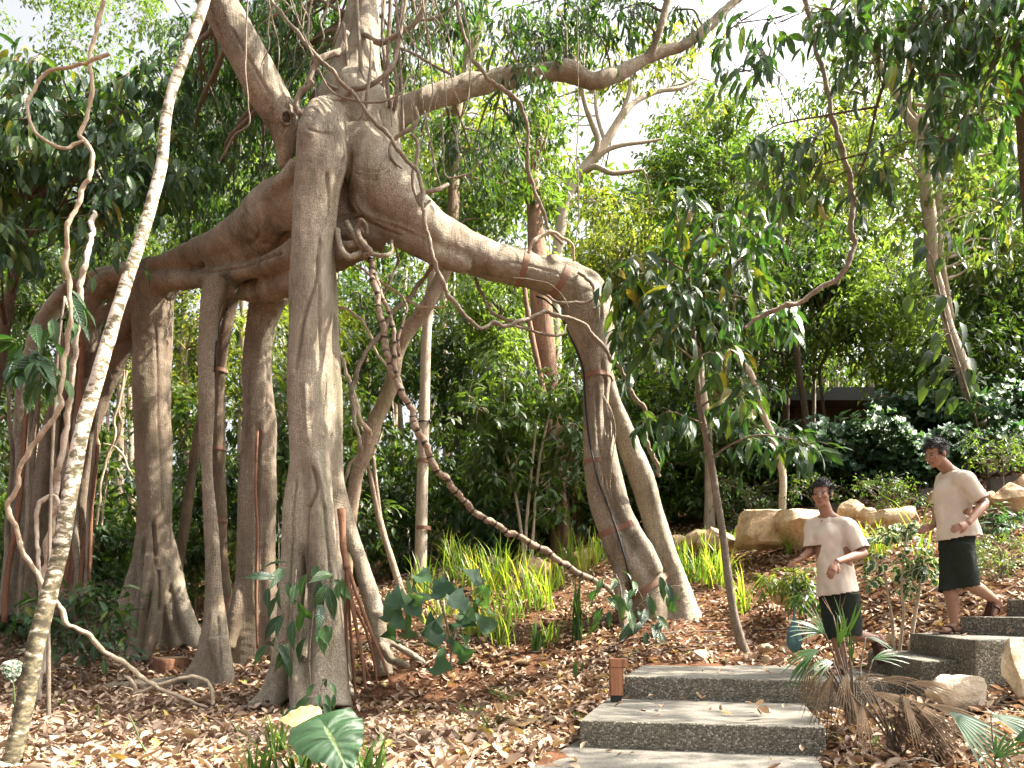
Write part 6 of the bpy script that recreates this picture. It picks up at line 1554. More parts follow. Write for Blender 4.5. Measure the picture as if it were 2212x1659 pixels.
for u, v, h, n, lab in GR: clump(u, v, h * gr_.uniform(.95, 1.4), int(n * gr_.uniform(1.0, 1.8)), lab, hue=gr_.uniform(.45, .85), width=.011, spread=gr_.uniform(.8, 1.25), rad=.09 if n > 18 else .05, arc=1.15)
clump(1250, 1392, .80, 26, 'tall dark green grass clump standing before the double leg', 'lf_strap', spread=.3, width=.017, hue=.45)
clump(1160, 1412, .42, 18, 'dark grass clump left of the tall dark one', 'lf_strap', spread=.45, width=.015, hue=.6)
# glossy strap leaved plants at the front edge
for u, v, h, n, lab in ((600, 1640, .36, 22, 'glossy strap leaved plant left of the elephant ear leaf'), (560, 1690, .34, 16, 'glossy strap leaved plant at the bottom edge, leftmost'), (655, 1690, .34, 18, 'glossy strap leaved plant below the elephant ear leaf'), (800, 1690, .34, 20, 'glossy strap leaved plant right of the elephant ear leaf'), (730, 1620, .3, 14, 'glossy strap leaved plant behind the elephant ear leaf')):
    p = gp(u, v)
    clump(u, v, h, n, lab, 'lf_strap', 'strap_leaf_plant', 'plant', spread=1.15, width=.013, group='glossy strap leaved plants at the front edge', hue=.6)

# elephant ear: one broad lobed leaf and a yellowed one
def heart(L, W, nseg=26, dip=.35):
    """Heart shaped blade outline in x (across), y (along, tip at -L)."""
    pts = []
    for i in range(nseg):
        t = i / (nseg - 1)
        y = .42 - 1.42 * t
        w = (math.sin(math.pi * min(1, t * 1.0) ** .62) ** .8) * (1 - .15 * t)
        pts.append((w * W, y * L))
    return pts
def big_leaf(name, mat, base, tip_dir, up, L, W, parent, ripple=.02, hue=.5, droop=.25):
    y = Vector(tip_dir).normalized(); z = Vector(up); z = (z - y * z.dot(y)).normalized(); x = y.cross(z)
    V = []; F = []; A = []; U = []
    rows = heart(L, W); cols = 9
    for w, yy in rows:
        t = (.42 * L - yy) / (1.42 * L)
        for c in range(cols):
            s = c / (cols - 1) * 2 - 1
            xx = s * w
            # sinus between the basal lobes
            yb = yy - (L * .40 * (1 - abs(s)) ** 2 if t < .30 else L * .40 * (1 - abs(s)) ** 2 * max(0, 1 - (t - .30) / .25)) * (1 - t)
            al = -(yb)
            h = -droop * L * (max(0, al) / L) ** 2 + .22 * abs(xx) - .35 * xx * xx / W + ripple * math.sin(yy / L * 21 + abs(s) * 3) * abs(s)
            V.append(Vector(base) + x * xx + y * al + z * h); A.append(hue); U.append((s, t * .8, 0))
    for r in range(len(rows) - 1):
        for c in range(cols - 1): F.append((r * cols + c, r * cols + c + 1, (r + 1) * cols + c + 1, (r + 1) * cols + c))
    return link(name, mesh_np(name, V, F, [M[mat]], True, {'rnd': np.array(A), 'luv': np.array(U)}), parent)
def elephant_ear():
    b = gp(735, 1700, 3.0); b = Vector((P(722, 1640, 3.75).x, 3.75, g1(P(722, 1640, 3.75).x, 3.75)))
    rt = empty('elephant_ear_plant', b, 'elephant ear plant with one huge green leaf and one yellowed leaf at the bottom edge', 'plant')
    at = P(705, 1574, 3.72)
    big_leaf('leaf_blade', 'lf_taro', at, (.55, -.55, -.55), (.25, -.75, .75), .30, .215, rt)
    at2 = P(668, 1548, 3.9)
    big_leaf('yellowed_leaf_blade', 'lf_cream', at2, (-.9, -.1, .05), (0.1, -.62, .75), .17, .10, rt, .006)
    s = Soup(); s.tube([(b.x, b.y, b.z - .03, .012), (b.x - .01, b.y + .02, b.z + .12, .010), (*at, .006)], 6, 8); s.tube([(b.x, b.y, b.z, .010), (b.x - .12, b.y + .06, b.z + .14, .008), (*at2, .005)], 6, 8)
    link('leaf_stalk', s.mesh('leaf_stalk', [M['lf_taro']]), rt)
elephant_ear()
# white mottled leaf at the left edge
def mottled():
    b = gd(30, 4.6); rt = empty('mottled_plant', b, 'plant with one upright white mottled leaf at the left edge', 'plant')
    at = P(25, 1440, 4.6)
    k = NT('mottled_leaf'); n = k.noise(k.pos(), 38, 3, .7)
    k.done(k.bsdf(k.ramp(n, [(.44, (.03, .085, .035)), (.52, (.55, .60, .48))]), .45, .4)); M['mottled'] = k.m
    big_leaf('leaf_blade', 'mottled', at, (.15, -.1, -1), (0.2, -1, .1), .11, .075, rt, .004, droop=.1)
    s = Soup(); s.tube([(b.x, b.y, b.z, .007), (b.x + .01, b.y, (b.z + at.z) / 2, .006), (*at, .004)], 6, 6); link('leaf_stalk', s.mesh('leaf_stalk', [M['lf_taro']]), rt)
mottled()

# ================================================================ leafy seedlings, ferns, palms
def sprig(name, lab, cat, stems, leaf_pts, size, mat='lf_dark', tmpl=LEAF_BIG, bark='sapling', width=.95, droop=1.0, seed=1, hue=None, group=None):
    """stems: px rows; leaf_pts: (u, v, d) where a leaf hangs, joined to the nearest stem by its stalk."""
    rng = np.random.default_rng(seed)
    s = Soup(); qs = []
    for r in stems:
        q = px(r); s.tube(q, 5, 6, .5, .08); qs.append(catmull(q, 6))
    Q = np.vstack(qs); base = Q[Q[:, 2].argmin(), :3]
    rt = empty(name, base, lab, cat, group)
    pos = []; yd = []
    for (u, v, d) in leaf_pts:
        p = np.array(P(u, v, d + rng.uniform(-.08, .08))); a = Q[np.linalg.norm(Q[:, :3] - p, axis=1).argmin(), :3]
        dr = p - a; L = np.linalg.norm(dr) + 1e-6
        s.tube([(*a, .003), (*(a * .5 + p * .5 + [0, 0, .02]), .0025), (*p, .002)], 2, 4, .5)
        pos.append(p); y = dr / L * .8 + rng.normal(size=3) * .3; y[2] -= droop * rng.uniform(.5, 1.2); yd.append(y)
    n = len(pos)
    link('stem', s.mesh('stem', [M[bark]]), rt)
    zu = np.stack([rng.normal(0, .5, n), rng.normal(-.9, .4, n), np.full(n, .8)], 1)
    link('foliage', leaves_mesh('foliage', tmpl, np.array(pos), np.array(yd), zu, size * rng.uniform(.75, 1.15, n), rng.uniform(.15, .8, n) if hue is None else np.full(n, hue), M[mat], width), rt)
    return rt
sprig('seedling', 'leafy seedling leaning on the left root of the front column', 'seedling', [[(633, 1518, 6.75, 5), (630, 1400, 6.72, 5), (633, 1300, 6.75, 4), (640, 1230, 6.8, 3)], [(640, 1300, 6.72, 3), (610, 1260, 6.7, 3), (585, 1262, 6.68, 2)], [(632, 1380, 6.7, 3), (600, 1390, 6.65, 2)]],
      [(618, 1215, 6.72), (610, 1228, 6.68), (596, 1250, 6.66), (585, 1240, 6.66), (604, 1270, 6.64), (622, 1258, 6.64), (598, 1290, 6.64), (640, 1262, 6.7), (580, 1270, 6.66), (612, 1330, 6.64), (634, 1340, 6.64), (590, 1385, 6.6), (603, 1392, 6.6), (580, 1395, 6.6), (616, 1410, 6.6), (622, 1390, 6.6), (608, 1330, 6.64), (645, 1300, 6.66)], .27, seed=5)
sprig('seedling', 'leafy seedling climbing the right root of the front column', 'seedling', [[(672, 1500, 6.62, 4), (668, 1420, 6.62, 4), (676, 1330, 6.64, 4), (690, 1270, 6.66, 3), (715, 1255, 6.66, 3), (735, 1262, 6.66, 2)], [(668, 1430, 6.6, 3), (700, 1390, 6.6, 2), (720, 1355, 6.6, 2)]],
      [(682, 1222, 6.66), (690, 1255, 6.62), (715, 1240, 6.62), (722, 1252, 6.62), (735, 1258, 6.6), (710, 1270, 6.6), (665, 1240, 6.66), (690, 1300, 6.6), (700, 1352, 6.6), (715, 1352, 6.58), (655, 1320, 6.62), (686, 1355, 6.6), (676, 1375, 6.6), (708, 1262, 6.58), (660, 1380, 6.6), (740, 1250, 6.6)], .27, seed=6)
sprig('seedling', 'small bluish seedling at the toe of the front column', 'seedling', [[(688, 1545, 6.3, 3), (690, 1500, 6.3, 3), (700, 1470, 6.3, 2)]], [(680, 1478, 6.28), (700, 1465, 6.28), (715, 1475, 6.26), (668, 1500, 6.26), (690, 1500, 6.22), (722, 1500, 6.25), (705, 1500, 6.22), (655, 1510, 6.22), (672, 1520, 6.2), (700, 1520, 6.2), (640, 1530, 6.2)], .15, 'lf_blue', seed=7)
pts = []
rr = np.random.default_rng(8)
for (a, b) in [(1300, 1250), (1290, 1275), (1312, 1290), (1300, 1310), (1330, 1250), (1345, 1235), (1368, 1255), (1375, 1270), (1400, 1285), (1412, 1300), (1340, 1300), (1360, 1320), (1380, 1320), (1395, 1315), (1420, 1330), (1410, 1350), (1385, 1345), (1430, 1345), (1440, 1290), (1455, 1280), (1470, 1270), (1440, 1262), (1425, 1245), (1325, 1285), (1292, 1330), (1365, 1345), (1395, 1365), (1425, 1365), (1350, 1280), (1318, 1320)]: pts.append((a, b, 7.9 + rr.uniform(-.2, .1)))
sprig('seedling', 'leafy seedling spreading round the foot of the double leg', 'seedling', [[(1352, 1400, 8.05, 5), (1345, 1330, 8.0, 5), (1340, 1270, 8.0, 4), (1330, 1240, 8.0, 3)], [(1345, 1340, 8.0, 4), (1390, 1300, 7.95, 3), (1440, 1270, 7.95, 2), (1470, 1265, 7.95, 2)], [(1350, 1360, 8.0, 3), (1400, 1350, 7.9, 3), (1430, 1350, 7.9, 2)], [(1345, 1330, 8.0, 3), (1305, 1290, 8.0, 2)]], pts, .25, seed=9)
# fishtail seedling in front of the bank
FISH = (lambda: leaf_template([(0, .015), (.25, .09), (.5, .19), (.75, .30), (.92, .36), (1.0, .22)], .25, .25, .5))()
fpts = []
for (a, b) in [(900, 1235), (880, 1245), (860, 1260), (840, 1275), (925, 1225), (940, 1250), (955, 1240), (985, 1225), (975, 1260), (1000, 1270), (1040, 1250), (1055, 1262), (1030, 1275), (1010, 1290), (865, 1310), (885, 1315), (905, 1318), (930, 1320), (955, 1325), (1000, 1330), (1020, 1320), (985, 1345), (970, 1375), (990, 1370), (960, 1395), (930, 1330), (1015, 1300), (850, 1330), (945, 1290), (915, 1280)]: fpts.append((a, b, 6.9 + rr.uniform(-.25, .25)))
sprig('fishtail_palm', 'small fishtail palm with ragged wedge leaflets in front of the grassy bank', 'palm', [[(975, 1450, 6.9, 5), (970, 1370, 6.9, 5), (945, 1280, 6.9, 4), (915, 1225, 6.9, 3)], [(972, 1440, 6.9, 5), (985, 1360, 6.9, 4), (1010, 1290, 6.9, 3), (1055, 1250, 6.9, 2)], [(970, 1400, 6.9, 3), (930, 1310, 6.9, 3), (865, 1300, 6.9, 2)], [(970, 1400, 6.9, 3), (1005, 1330, 6.9, 2)], [(945, 1280, 6.9, 3), (880, 1240, 6.9, 2), (840, 1268, 6.9, 2)]],
      fpts, .33, 'lf_blue', FISH, seed=10, width=1.0, droop=.8)
def fan_leaf(p, n, L, ax, spread, normal, s_, rng, w=.010, droop=.3, hue=.5, seg=5):
    """Segments of a fan leaf radiate from p around the direction ax."""
    ax = Vector(ax).normalized(); nz = Vector(normal); nz = (nz - ax * nz.dot(ax)).normalized(); sx = ax.cross(nz)
    for i in range(n):
        a = ((i + .5) / n - .5) * spread
        d = ax * math.cos(a) + sx * math.sin(a); sd = nz.cross(d).normalized()
        l = L * (1 - .25 * abs(a) / (spread / 2 + .01)) * rng.uniform(.85, 1.1)
        k = len(s_['V']); hu = float(np.clip(hue + rng.normal() * .12, 0, 1))
        for j in range(seg + 1):
            t = j / seg
            ww = w * (.25 + 1.6 * t if t < .4 else .89 * (1 - ((t - .4) / .62) ** 2) + .05)
            c = Vector(p) + d * (l * t) + Vector((0, 0, -droop * l * t * t))
            s_['V'] += [c - sd * ww + nz * ww * .35, c, c + sd * ww + nz * ww * .35]; s_['A'] += [hu] * 3; s_['U'] += [(-1, t, 0), (0, t, 0), (1, t, 0)]
        for j in range(seg):
            o = k + 3 * j
            s_['F'] += [(o, o + 1, o + 4, o + 3), (o + 1, o + 2, o + 5, o + 4)]
def fan_palm(name, lab, base, fans, mat, stalk='sapling', seed=3, group=None, stalk_r=.005):
    rng = np.random.default_rng(seed); rt = empty(name, base, lab, 'palm' if 'palm' in name else 'frond', group)
    s = Soup()
    for (mt, lst) in fans.items():
        sd = dict(V=[], F=[], A=[], U=[])
        for (u, v, d, L, ax, n, sp, drp) in lst:
            p = P(u, v, d)
            fan_leaf(p, n, L, ax, sp, (.1, -.75, .65), sd, rng, w=L * (.030 if mt != 'lf_brown' else .015), droop=drp, hue=.5)
            b = Vector(base); s.tube([(b.x + rng.normal() * .03, b.y + rng.normal() * .03, b.z, stalk_r), (b.x * .5 + p.x * .5, b.y * .5 + p.y * .5, b.z * .4 + p.z * .6, stalk_r * .8), (*p, stalk_r * .5)], 5, 5)
        link('fronds' if mt == mat else 'dead_fronds', mesh_np('fronds', sd['V'], sd['F'], [M[mt]], True, {'rnd': np.array(sd['A']), 'luv': np.array(sd['U'])}), rt)
    link('stalks', s.mesh('stalks', [M[stalk]]), rt)
b_ = gd(1846, 4.75)
fan_palm('fan_palm', 'fan palm with green fingers and drooping dead ones, in front of the lower walker', b_, {
    'lf_strap': [(1782, 1368, 4.7, .33, (-.9, -.1, .35), 6, 1.0, .25), (1784, 1372, 4.7, .30, (-.6, -.2, .8), 5, .9, .1), (1831, 1375, 4.75, .30, (-.35, -.1, .95), 3, .5, .05), (1831, 1375, 4.75, .30, (.28, -.1, .95), 2, .3, .05), (1770, 1405, 4.6, .28, (-.95, -.1, -.1), 6, .9, .4), (1810, 1400, 4.65, .30, (.05, -.3, .95), 4, .6, .1),
                 (1886, 1424, 4.8, .26, (.85, 0, .3), 5, 1.0, .3), (1870, 1376, 4.9, .26, (.9, .1, -.1), 3, .4, .35), (1840, 1430, 4.7, .30, (-.15, -.2, 1), 3, .5, .1), (1800, 1430, 4.6, .26, (-.8, -.3, .1), 5, 1.0, .5), (1760, 1412, 4.65, .26, (-.8, -.1, -.6), 4, .5, .4)],
    'lf_brown': [(1757, 1420, 4.6, .34, (-.35, -.2, -1), 6, .6, .2), (1800, 1455, 4.6, .34, (-.45, -.2, -.7), 8, .8, .5), (1780, 1440, 4.6, .30, (-.6, -.3, -.6), 7, .7, .5), (1830, 1455, 4.6, .32, (-.3, -.4, -.6), 7, .8, .6), (1850, 1460, 4.6, .3, (.4, -.4, -.5), 6, .9, .6), (1812, 1330, 4.7, .18, (.2, 0, 1), 2, .5, 0), (1800, 1330, 4.7, .18, (-.5, 0, .9), 2, .3, 0)]}, 'lf_strap', seed=11, stalk_r=.008)
fan_palm('dead_frond_heap', 'heap of withered brown palm fronds sprawling beside the steps', gd(1935, 4.2), {
    'lf_brown': [(1885 + 12 * i, 1495 + (i * 37) % 60, 4.3 - .02 * i, .42, (.55 - .05 * (i % 5), -.55, -.12 - .25 * (i % 3)), 8, .75, .25) for i in range(9)] + [(1840, 1500, 4.4, .34, (.1, -.4, -.6), 6, .5, .3), (1950, 1500, 4.2, .36, (-.1, -.6, -.5), 6, .4, .3), (1862, 1520, 4.25, .34, (-.2, -.5, -.6), 6, .6, .3), (1845, 1470, 4.5, .3, (.6, -.2, .3), 7, .7, .5), (1900, 1470, 4.4, .34, (.8, -.3, .25), 7, .7, .5), (1960, 1475, 4.3, .4, (.9, -.3, .1), 8, .5, .4), (2000, 1520, 4.1, .4, (.7, -.5, -.1), 9, .6, .3), (2040, 1560, 3.9, .4, (.6, -.6, -.2), 9, .6, .3)]}, 'lf_brown', 'bark_dark', seed=12, stalk_r=.007)
fan_palm('fan_palm', 'bluish green fan palm frond cut off by the lower right corner', gd(2150, 3.7), {
    'lf_blue': [(2052, 1537, 3.75, .42, (.6, -.3, -.55), 8, 1.3, .15), (2140, 1545, 3.7, .36, (.8, -.3, -.2), 9, .9, .3), (2150, 1640, 3.5, .26, (.2, -.3, .6), 6, 1.2, .3), (2190, 1600, 3.5, .26, (.6, -.3, .4), 6, 1.0, .3)]}, 'lf_blue', seed=13)
fan_palm('palm_seedling', 'narrow green palm seedling with pleated leaf left of the bollard', gp(1243, 1500), {'lf_strap': [(1243, 1470, gp(1243, 1500).y, .20, (-.02, 0, 1), 8, .32, 0), (1258, 1455, gp(1243, 1500).y + .1, .14, (.05, 0, 1), 4, .25, 0)]}, 'lf_strap', seed=14, stalk_r=.004)
def fern(u, v, n, L, lab):
    p = gp(u, v); rng = np.random.default_rng(int(u)); V = []; F = []; A = []
    for i in range(n):
        az = rng.uniform(0, 6.28); lean = rng.uniform(.3, .9); l = L * rng.uniform(.7, 1.1); dr = Vector((math.cos(az), math.sin(az) * .6, 0)); sd = Vector((-dr.y, dr.x, 0)).normalized()
        for j in range(22):
            t = j / 22; c = p + dr * (l * lean * t) + Vector((0, 0, l * (t - .45 * t * t) * 1.1)); w = L * .13 * math.sin(math.pi * (t * .9 + .1)) + .004
            for sg in (-1, 1):
                k = len(V); q = dr * .006
                V += [c - q, c + q, c + sd * sg * w + q * .6 + Vector((0, 0, -.15 * w)), c + sd * sg * w - q * .6 + Vector((0, 0, -.15 * w))]; A += [.4] * 4; F.append((k, k + 1, k + 2, k + 3))
    o = link('fern', mesh_np('fern', V, F, [M['lf_strap']], True, {'rnd': np.array(A), 'luv': np.zeros((len(V), 3))})); rebase(o, p); tag(o, lab, 'fern', 'ferns among the dry leaves')
fern(1090, 1528, 11, .32, 'fern clump right of centre among the dry leaves'); fern(1015, 1560, 8, .28, 'fern clump left of the biggest fern'); fern(1060, 1580, 6, .26, 'small yellowing fern nearest the bottom edge')
for (u, v, lab) in ((212, 1560, 'upright green dry tipped shoot left of the fallen liana end'), (305, 1600, 'slanting green shoot nearest the left corner'), (330, 1650, 'green shoot at the bottom left edge, standing straight'), (60, 1590, 'green shoot beside the foot of the pole tree'), (525, 1600, 'green shoot left of the strap leaved plants')):
    p = gp(u, v); s = Soup(); h = .16 + (int(u) % 7) * .012; t = .05 * ((int(u) % 5) - 2)
    s.tube([(p.x, p.y, p.z - .02, .006), (p.x + t * .5, p.y, p.z + h * .5, .007), (p.x + t, p.y, p.z + h, .003)], 4, 6); o = link('green_shoot', s.mesh('green_shoot', [M['lf_taro']])); rebase(o, p); tag(o, lab, 'shoot', 'green shoots poking from the litter')

# variegated shrub between the walkers
T = [px([(1934, 1378, 6.55, 7), (1926, 1330, 6.5, 6), (1918, 1290, 6.5, 5), (1912, 1240, 6.5, 4), (1900, 1200, 6.5, 3)]), px([(1940, 1380, 6.55, 7), (1952, 1330, 6.5, 6), (1948, 1280, 6.5, 5), (1950, 1220, 6.5, 4), (1960, 1150, 6.5, 3)]), px([(1962, 1375, 6.5, 8), (1978, 1320, 6.5, 8), (1985, 1280, 6.5, 6), (1990, 1230, 6.5, 4)])]
T[0][0, 2] = g1(T[0][0, 0], T[0][0, 1]) - .05; T[1][0, 2] = g1(T[1][0, 0], T[1][0, 1]) - .05; T[2][0, 2] = g1(T[2][0, 0], T[2][0, 1]) - .05
rng = np.random.default_rng(51)
CL = boxc(1895, 1130, 1980, 1170, 6.4, 6.7, 5, .08, .13, rng) + boxc(1885, 1170, 2005, 1270, 6.35, 6.7, 14, .09, .14, rng)
ROUND = leaf_template([(0, .04), (.1, .30), (.35, .46), (.6, .36), (.75, .42), (.9, .22), (1, 0)], .2, .2, .3)
tree('variegated_shrub', 'shrub with cream edged lobed leaves between the two walkers', 'shrub', T, CL, 300, .075, M['lf_var'], M['liana_pale'], ROUND, droop=.6, twigs=7, twig_r=.003, limb_r=.006, crown_name='foliage', trunk_name='stems', width=.95)
def low_shrub(u, v, w, h, d, n, size, leafm, lab, name='low_shrub', hue=0., r=(.1, .16), tm=LEAF_MID, sink=0):
    rng = np.random.default_rng(seed_of(u, v)); b = gd(u, d); C = []
    for _ in range(max(6, int(w * h / 320))):
        C.append((*P(u + rng.uniform(-.5, .5) * w, v - rng.uniform(0, 1) * h, d + rng.uniform(-.3, .3)), rng.uniform(*r)))
    T = [np.array([(b.x, b.y, b.z - .1, .012), (b.x + .02, b.y, b.z + .15, .010), (*P(u, v - h * .6, d), .004)])]
    return tree(name, lab, 'shrub', T, C, n, size, leafm, M['sapling'], tm, droop=.3, twigs=8, twig_r=.0025, limb_r=.006, crown_name='foliage', trunk_name='stems', hue=hue)
low_shrub(1915, 1095, 150, 62, 10.4, 900, .055, M['lf_mid'], 'low small leaved shrub against the dark edging between the walkers', r=(.14, .24))
low_shrub(1760, 1075, 120, 40, 10.9, 500, .06, M['lf_mid'], 'low small leaved shrub behind the head of the lower walker', r=(.14, .24))
low_shrub(1620, 1125, 150, 90, 11.4, 900, .07, M['lf_mid'], 'small leaved shrub behind the long low boulder', r=(.16, .28))
low_shrub(2160, 1235, 130, 80, 7.6, 1100, .045, M['lf_dark'], 'dense dark low shrub at the right edge beside the upper walker', r=(.10, .16), hue=.1)
low_shrub(2165, 1010, 130, 70, 10.2, 700, .06, M['lf_bright'], 'light green low shrub at the foot of the climber clad tree', r=(.14, .24))
low_shrub(1740, 1300, 60, 40, 7.9, 200, .12, M['lf_mid'], 'loose narrow leaved low shrub left of the lower walker', r=(.1, .16), tm=LEAF_NARROW)
low_shrub(1700, 1275, 90, 40, 8.3, 280, .12, M['lf_yellow'], 'sunlit narrow leaved low shrub between boulders and lower walker', r=(.1, .18), tm=LEAF_NARROW)
low_shrub(2170, 1140, 90, 40, 8.8, 240, .13, M['lf_blue'], 'rosette leaved low shrub in front of the reddish boulders', r=(.1, .18), tm=LEAF_NARROW)
low_shrub(170, 1400, 220, 130, 7.9, 420, .15, M['lf_dark'], 'dark leafy low shrub under the left columns', r=(.18, .3), tm=LEAF_BIG)
low_shrub(420, 1230, 60, 60, 10.6, 200, .18, M['lf_mid'], 'leafy low shrub between the stout left column and its neighbour', r=(.18, .3), tm=LEAF_BIG)
low_shrub(200, 1250, 90, 120, 10.8, 420, .17, M['lf_dark'], 'dark broad leaved shrub behind the red roots', r=(.2, .35), tm=LEAF_BIG, name='shrub')
low_shrub(510, 1250, 60, 120, 10.5, 260, .18, M['lf_yellow'], 'yellowish broad leaved shrub between the middle columns', r=(.2, .35), tm=LEAF_BIG, name='shrub')
low_shrub(600, 1080, 60, 260, 10.4, 420, .2, M['lf_mid'], 'tall broad leaved shrub left of the front column', r=(.2, .35), tm=LEAF_BIG, name='shrub')
low_shrub(790, 1180, 80, 90, 10.8, 300, .16, M['lf_mid'], 'leafy shrub right of the front column at the edge of the bank', r=(.2, .3), tm=LEAF_BIG, name='shrub')
low_shrub(1060, 1180, 90, 100, 13, 300, .3, M['lf_blue'], 'dark spiky leaved shrub behind the sunny grass', r=(.3, .45), tm=LEAF_NARROW, name='shrub')
low_shrub(1560, 1030, 120, 130, 12.2, 600, .2, M['lf_bright'], 'narrow leaved bright shrub behind the sapling stem', r=(.25, .4), tm=LEAF_NARROW, name='shrub')
# fishtail palms along the right
def palm_clump(u, d, spread, vtop, n, lab):
    rng = np.random.default_rng(int(u)); b = gd(u, d); hgt = max(.8, (P(u, vtop, d).z - b.z) / .84); rt = empty('fishtail_palm', b, lab, 'palm', 'fishtail palms below the dark roof')
    s = Soup(); pos = []; yd = []
    for i in range(n):
        az = rng.uniform(0, 6.28); L = hgt * rng.uniform(.65, 1.1); dr = np.array([math.cos(az) * spread, math.sin(az) * .7, 0])
        pts = [np.array([b.x + rng.normal() * .12, b.y + rng.normal() * .12, b.z - .05])]
        for t in (.33, .66, 1.0): pts.append(pts[0] + dr * (t ** 1.6) + np.array([0, 0, L * (t - .28 * t ** 3)]))
        q = catmull(np.array([[*p, .013 * (1 - .7 * k / 3)] for k, p in enumerate(pts)]), 8); s.add(*tube(q[:, :3], q[:, 3], 5))
        for k in range(5, len(q)):
            t = q[min(k + 1, len(q) - 1), :3] - q[k - 1, :3]; t = t / np.linalg.norm(t); sd = np.cross(t, [0, 0, 1.0]); sd /= np.linalg.norm(sd) + 1e-6
            for sg in (-1, 1):
                for m in range(3):
                    st = q[k, :3] + sd * sg * (.06 + .13 * m) * (1.1 - .3 * k / len(q)) + t * .05 * m + rng.normal(size=3) * .03
                    pos.append(st); yd.append(sd * sg * .8 + t * .5 + np.array([0, 0, -.5 - .3 * rng.uniform()]) + rng.normal(size=3) * .25)
    m = len(pos)
    link('stems', s.mesh('stems', [M['liana_pale']]), rt)
    link('foliage', leaves_mesh('foliage', FISH, np.array(pos), np.array(yd), np.tile([0, -.4, 1.], (m, 1)) + rng.normal(size=(m, 3)) * .3, .21 * rng.uniform(.7, 1.2, m), np.clip(rng.beta(2, 3, m) + .05, 0, 1), M['lf_blue'], .9), rt)
for a in ((1730, 12.4, 1.5, 930, 14, 'fishtail palm thicket just left of the dark roof'), (1850, 12.2, 1.6, 908, 17, 'fishtail palm thicket under the dark roof'), (1960, 11.8, 1.6, 885, 17, 'fishtail palm thicket behind the head of the upper walker'), (2080, 13.2, 1.6, 800, 15, 'fishtail palm thicket left of the foot of the climber clad tree'), (2215, 12.0, 1.6, 840, 15, 'fishtail palm thicket at the right edge'), (1800, 14.0, 1.8, 905, 12, 'fishtail palm thicket nearest the dark roof'), (1640, 13.5, 1.5, 935, 12, 'fishtail palm thicket behind the slanting pale trunk')): palm_clump(*a)

# ================================================================ stones
def stone(u, v, w, h, d, lab, mat='rock', dep=.8, ground=True, seed=0, flat=1.0, name='boulder', sharp=.25):
    k_ = 1.18 if name == 'boulder' else 1.0; W_ = w / FP * d * k_; H_ = h / FP * d * (1.12 if name == 'boulder' else 1.0)
    c = P(u, v, d)
    bm = bmesh.new(); bmesh.ops.create_icosphere(bm, subdivisions=4, radius=1.0)
    o3 = Vector((seed * 3.1 + u * .01, seed * 1.7, v * .01))
    rg = random.Random(int(u * 3 + v)); planes = [(Vector((rg.gauss(0, 1), rg.gauss(0, 1), rg.gauss(0, .8))).normalized(), rg.uniform(.55, .85)) for _ in range(14)]
    for vt in bm.verts:
        p = vt.co.copy()
        p = Vector((math.copysign(abs(p.x) ** .6, p.x), math.copysign(abs(p.y) ** .6, p.y), math.copysign(abs(p.z) ** .6, p.z)))
        for nn, dd in planes:                       # split faces
            k = p.dot(nn) - dd
            if k > 0: p -= nn * k * .92
        p += p.normalized() * (noise.noise(p * 1.4 + o3) * .07 + noise.noise(p * 4 + o3) * .05 + noise.noise(p * 11 + o3) * .025)
        vt.co = Vector((p.x * W_ * .56, p.y * W_ * .5 * dep, p.z * H_ * .62))
    for f in bm.faces: f.smooth = True
    me = bpy.data.meshes.new(name); bm.to_mesh(me); bm.free(); me.materials.append(M[mat]); me.set_sharp_from_angle(angle=math.radians(28))
    o = link(name, me); o.location = c
    o.rotation_euler = (0, 0, 0)
    return tag(o, lab, 'rock' if name == 'boulder' else 'stone', 'tan rocks and boulders')
for a in ((1468, 1172, 42, 30, 11.0, 'small tan rock at the left end of the boulder row'), (1505, 1165, 60, 40, 10.9, 'low pale rock left of the long low boulder'), (1548, 1170, 80, 50, 10.7, 'long low boulder left of the sapling stem'), (1641, 1152, 112, 72, 10.3, 'broad cracked tan boulder right of the sapling stem'),
          (1738, 1140, 130, 92, 10.0, 'biggest tan boulder beside the lower walker'), (1838, 1106, 46, 40, 10.2, 'upright pale rock behind the shoulder of the lower walker'), (1868, 1114, 34, 24, 10.0, 'small tan rock right of the upright pale rock'), (1915, 1124, 84, 38, 9.6, 'flat topped pale boulder behind the variegated shrub'), (1955, 1112, 50, 28, 9.6, 'small flat rock behind the variegated shrub top'),
          (2019, 1073, 32, 20, 10.4, 'reddish block on the dark edging beside the upper walker'), (2141, 1088, 30, 38, 9.4, 'small upright tan rock right of the upper walker'), (2186, 1078, 78, 52, 9.3, 'large tan boulder at the right edge'), (2206, 1050, 44, 36, 9.8, 'tan rock on top of the right edge boulder'),
          (1157, 1232, 62, 54, 10.9, 'square tan rock in the sunny grass bank'), (1262, 1203, 66, 30, 11.6, 'low pale rock left of the double leg'), (1070, 1215, 60, 24, 11.8, 'flat pale rock at the top of the grass bank')): stone(*a, seed=len(a[5]))
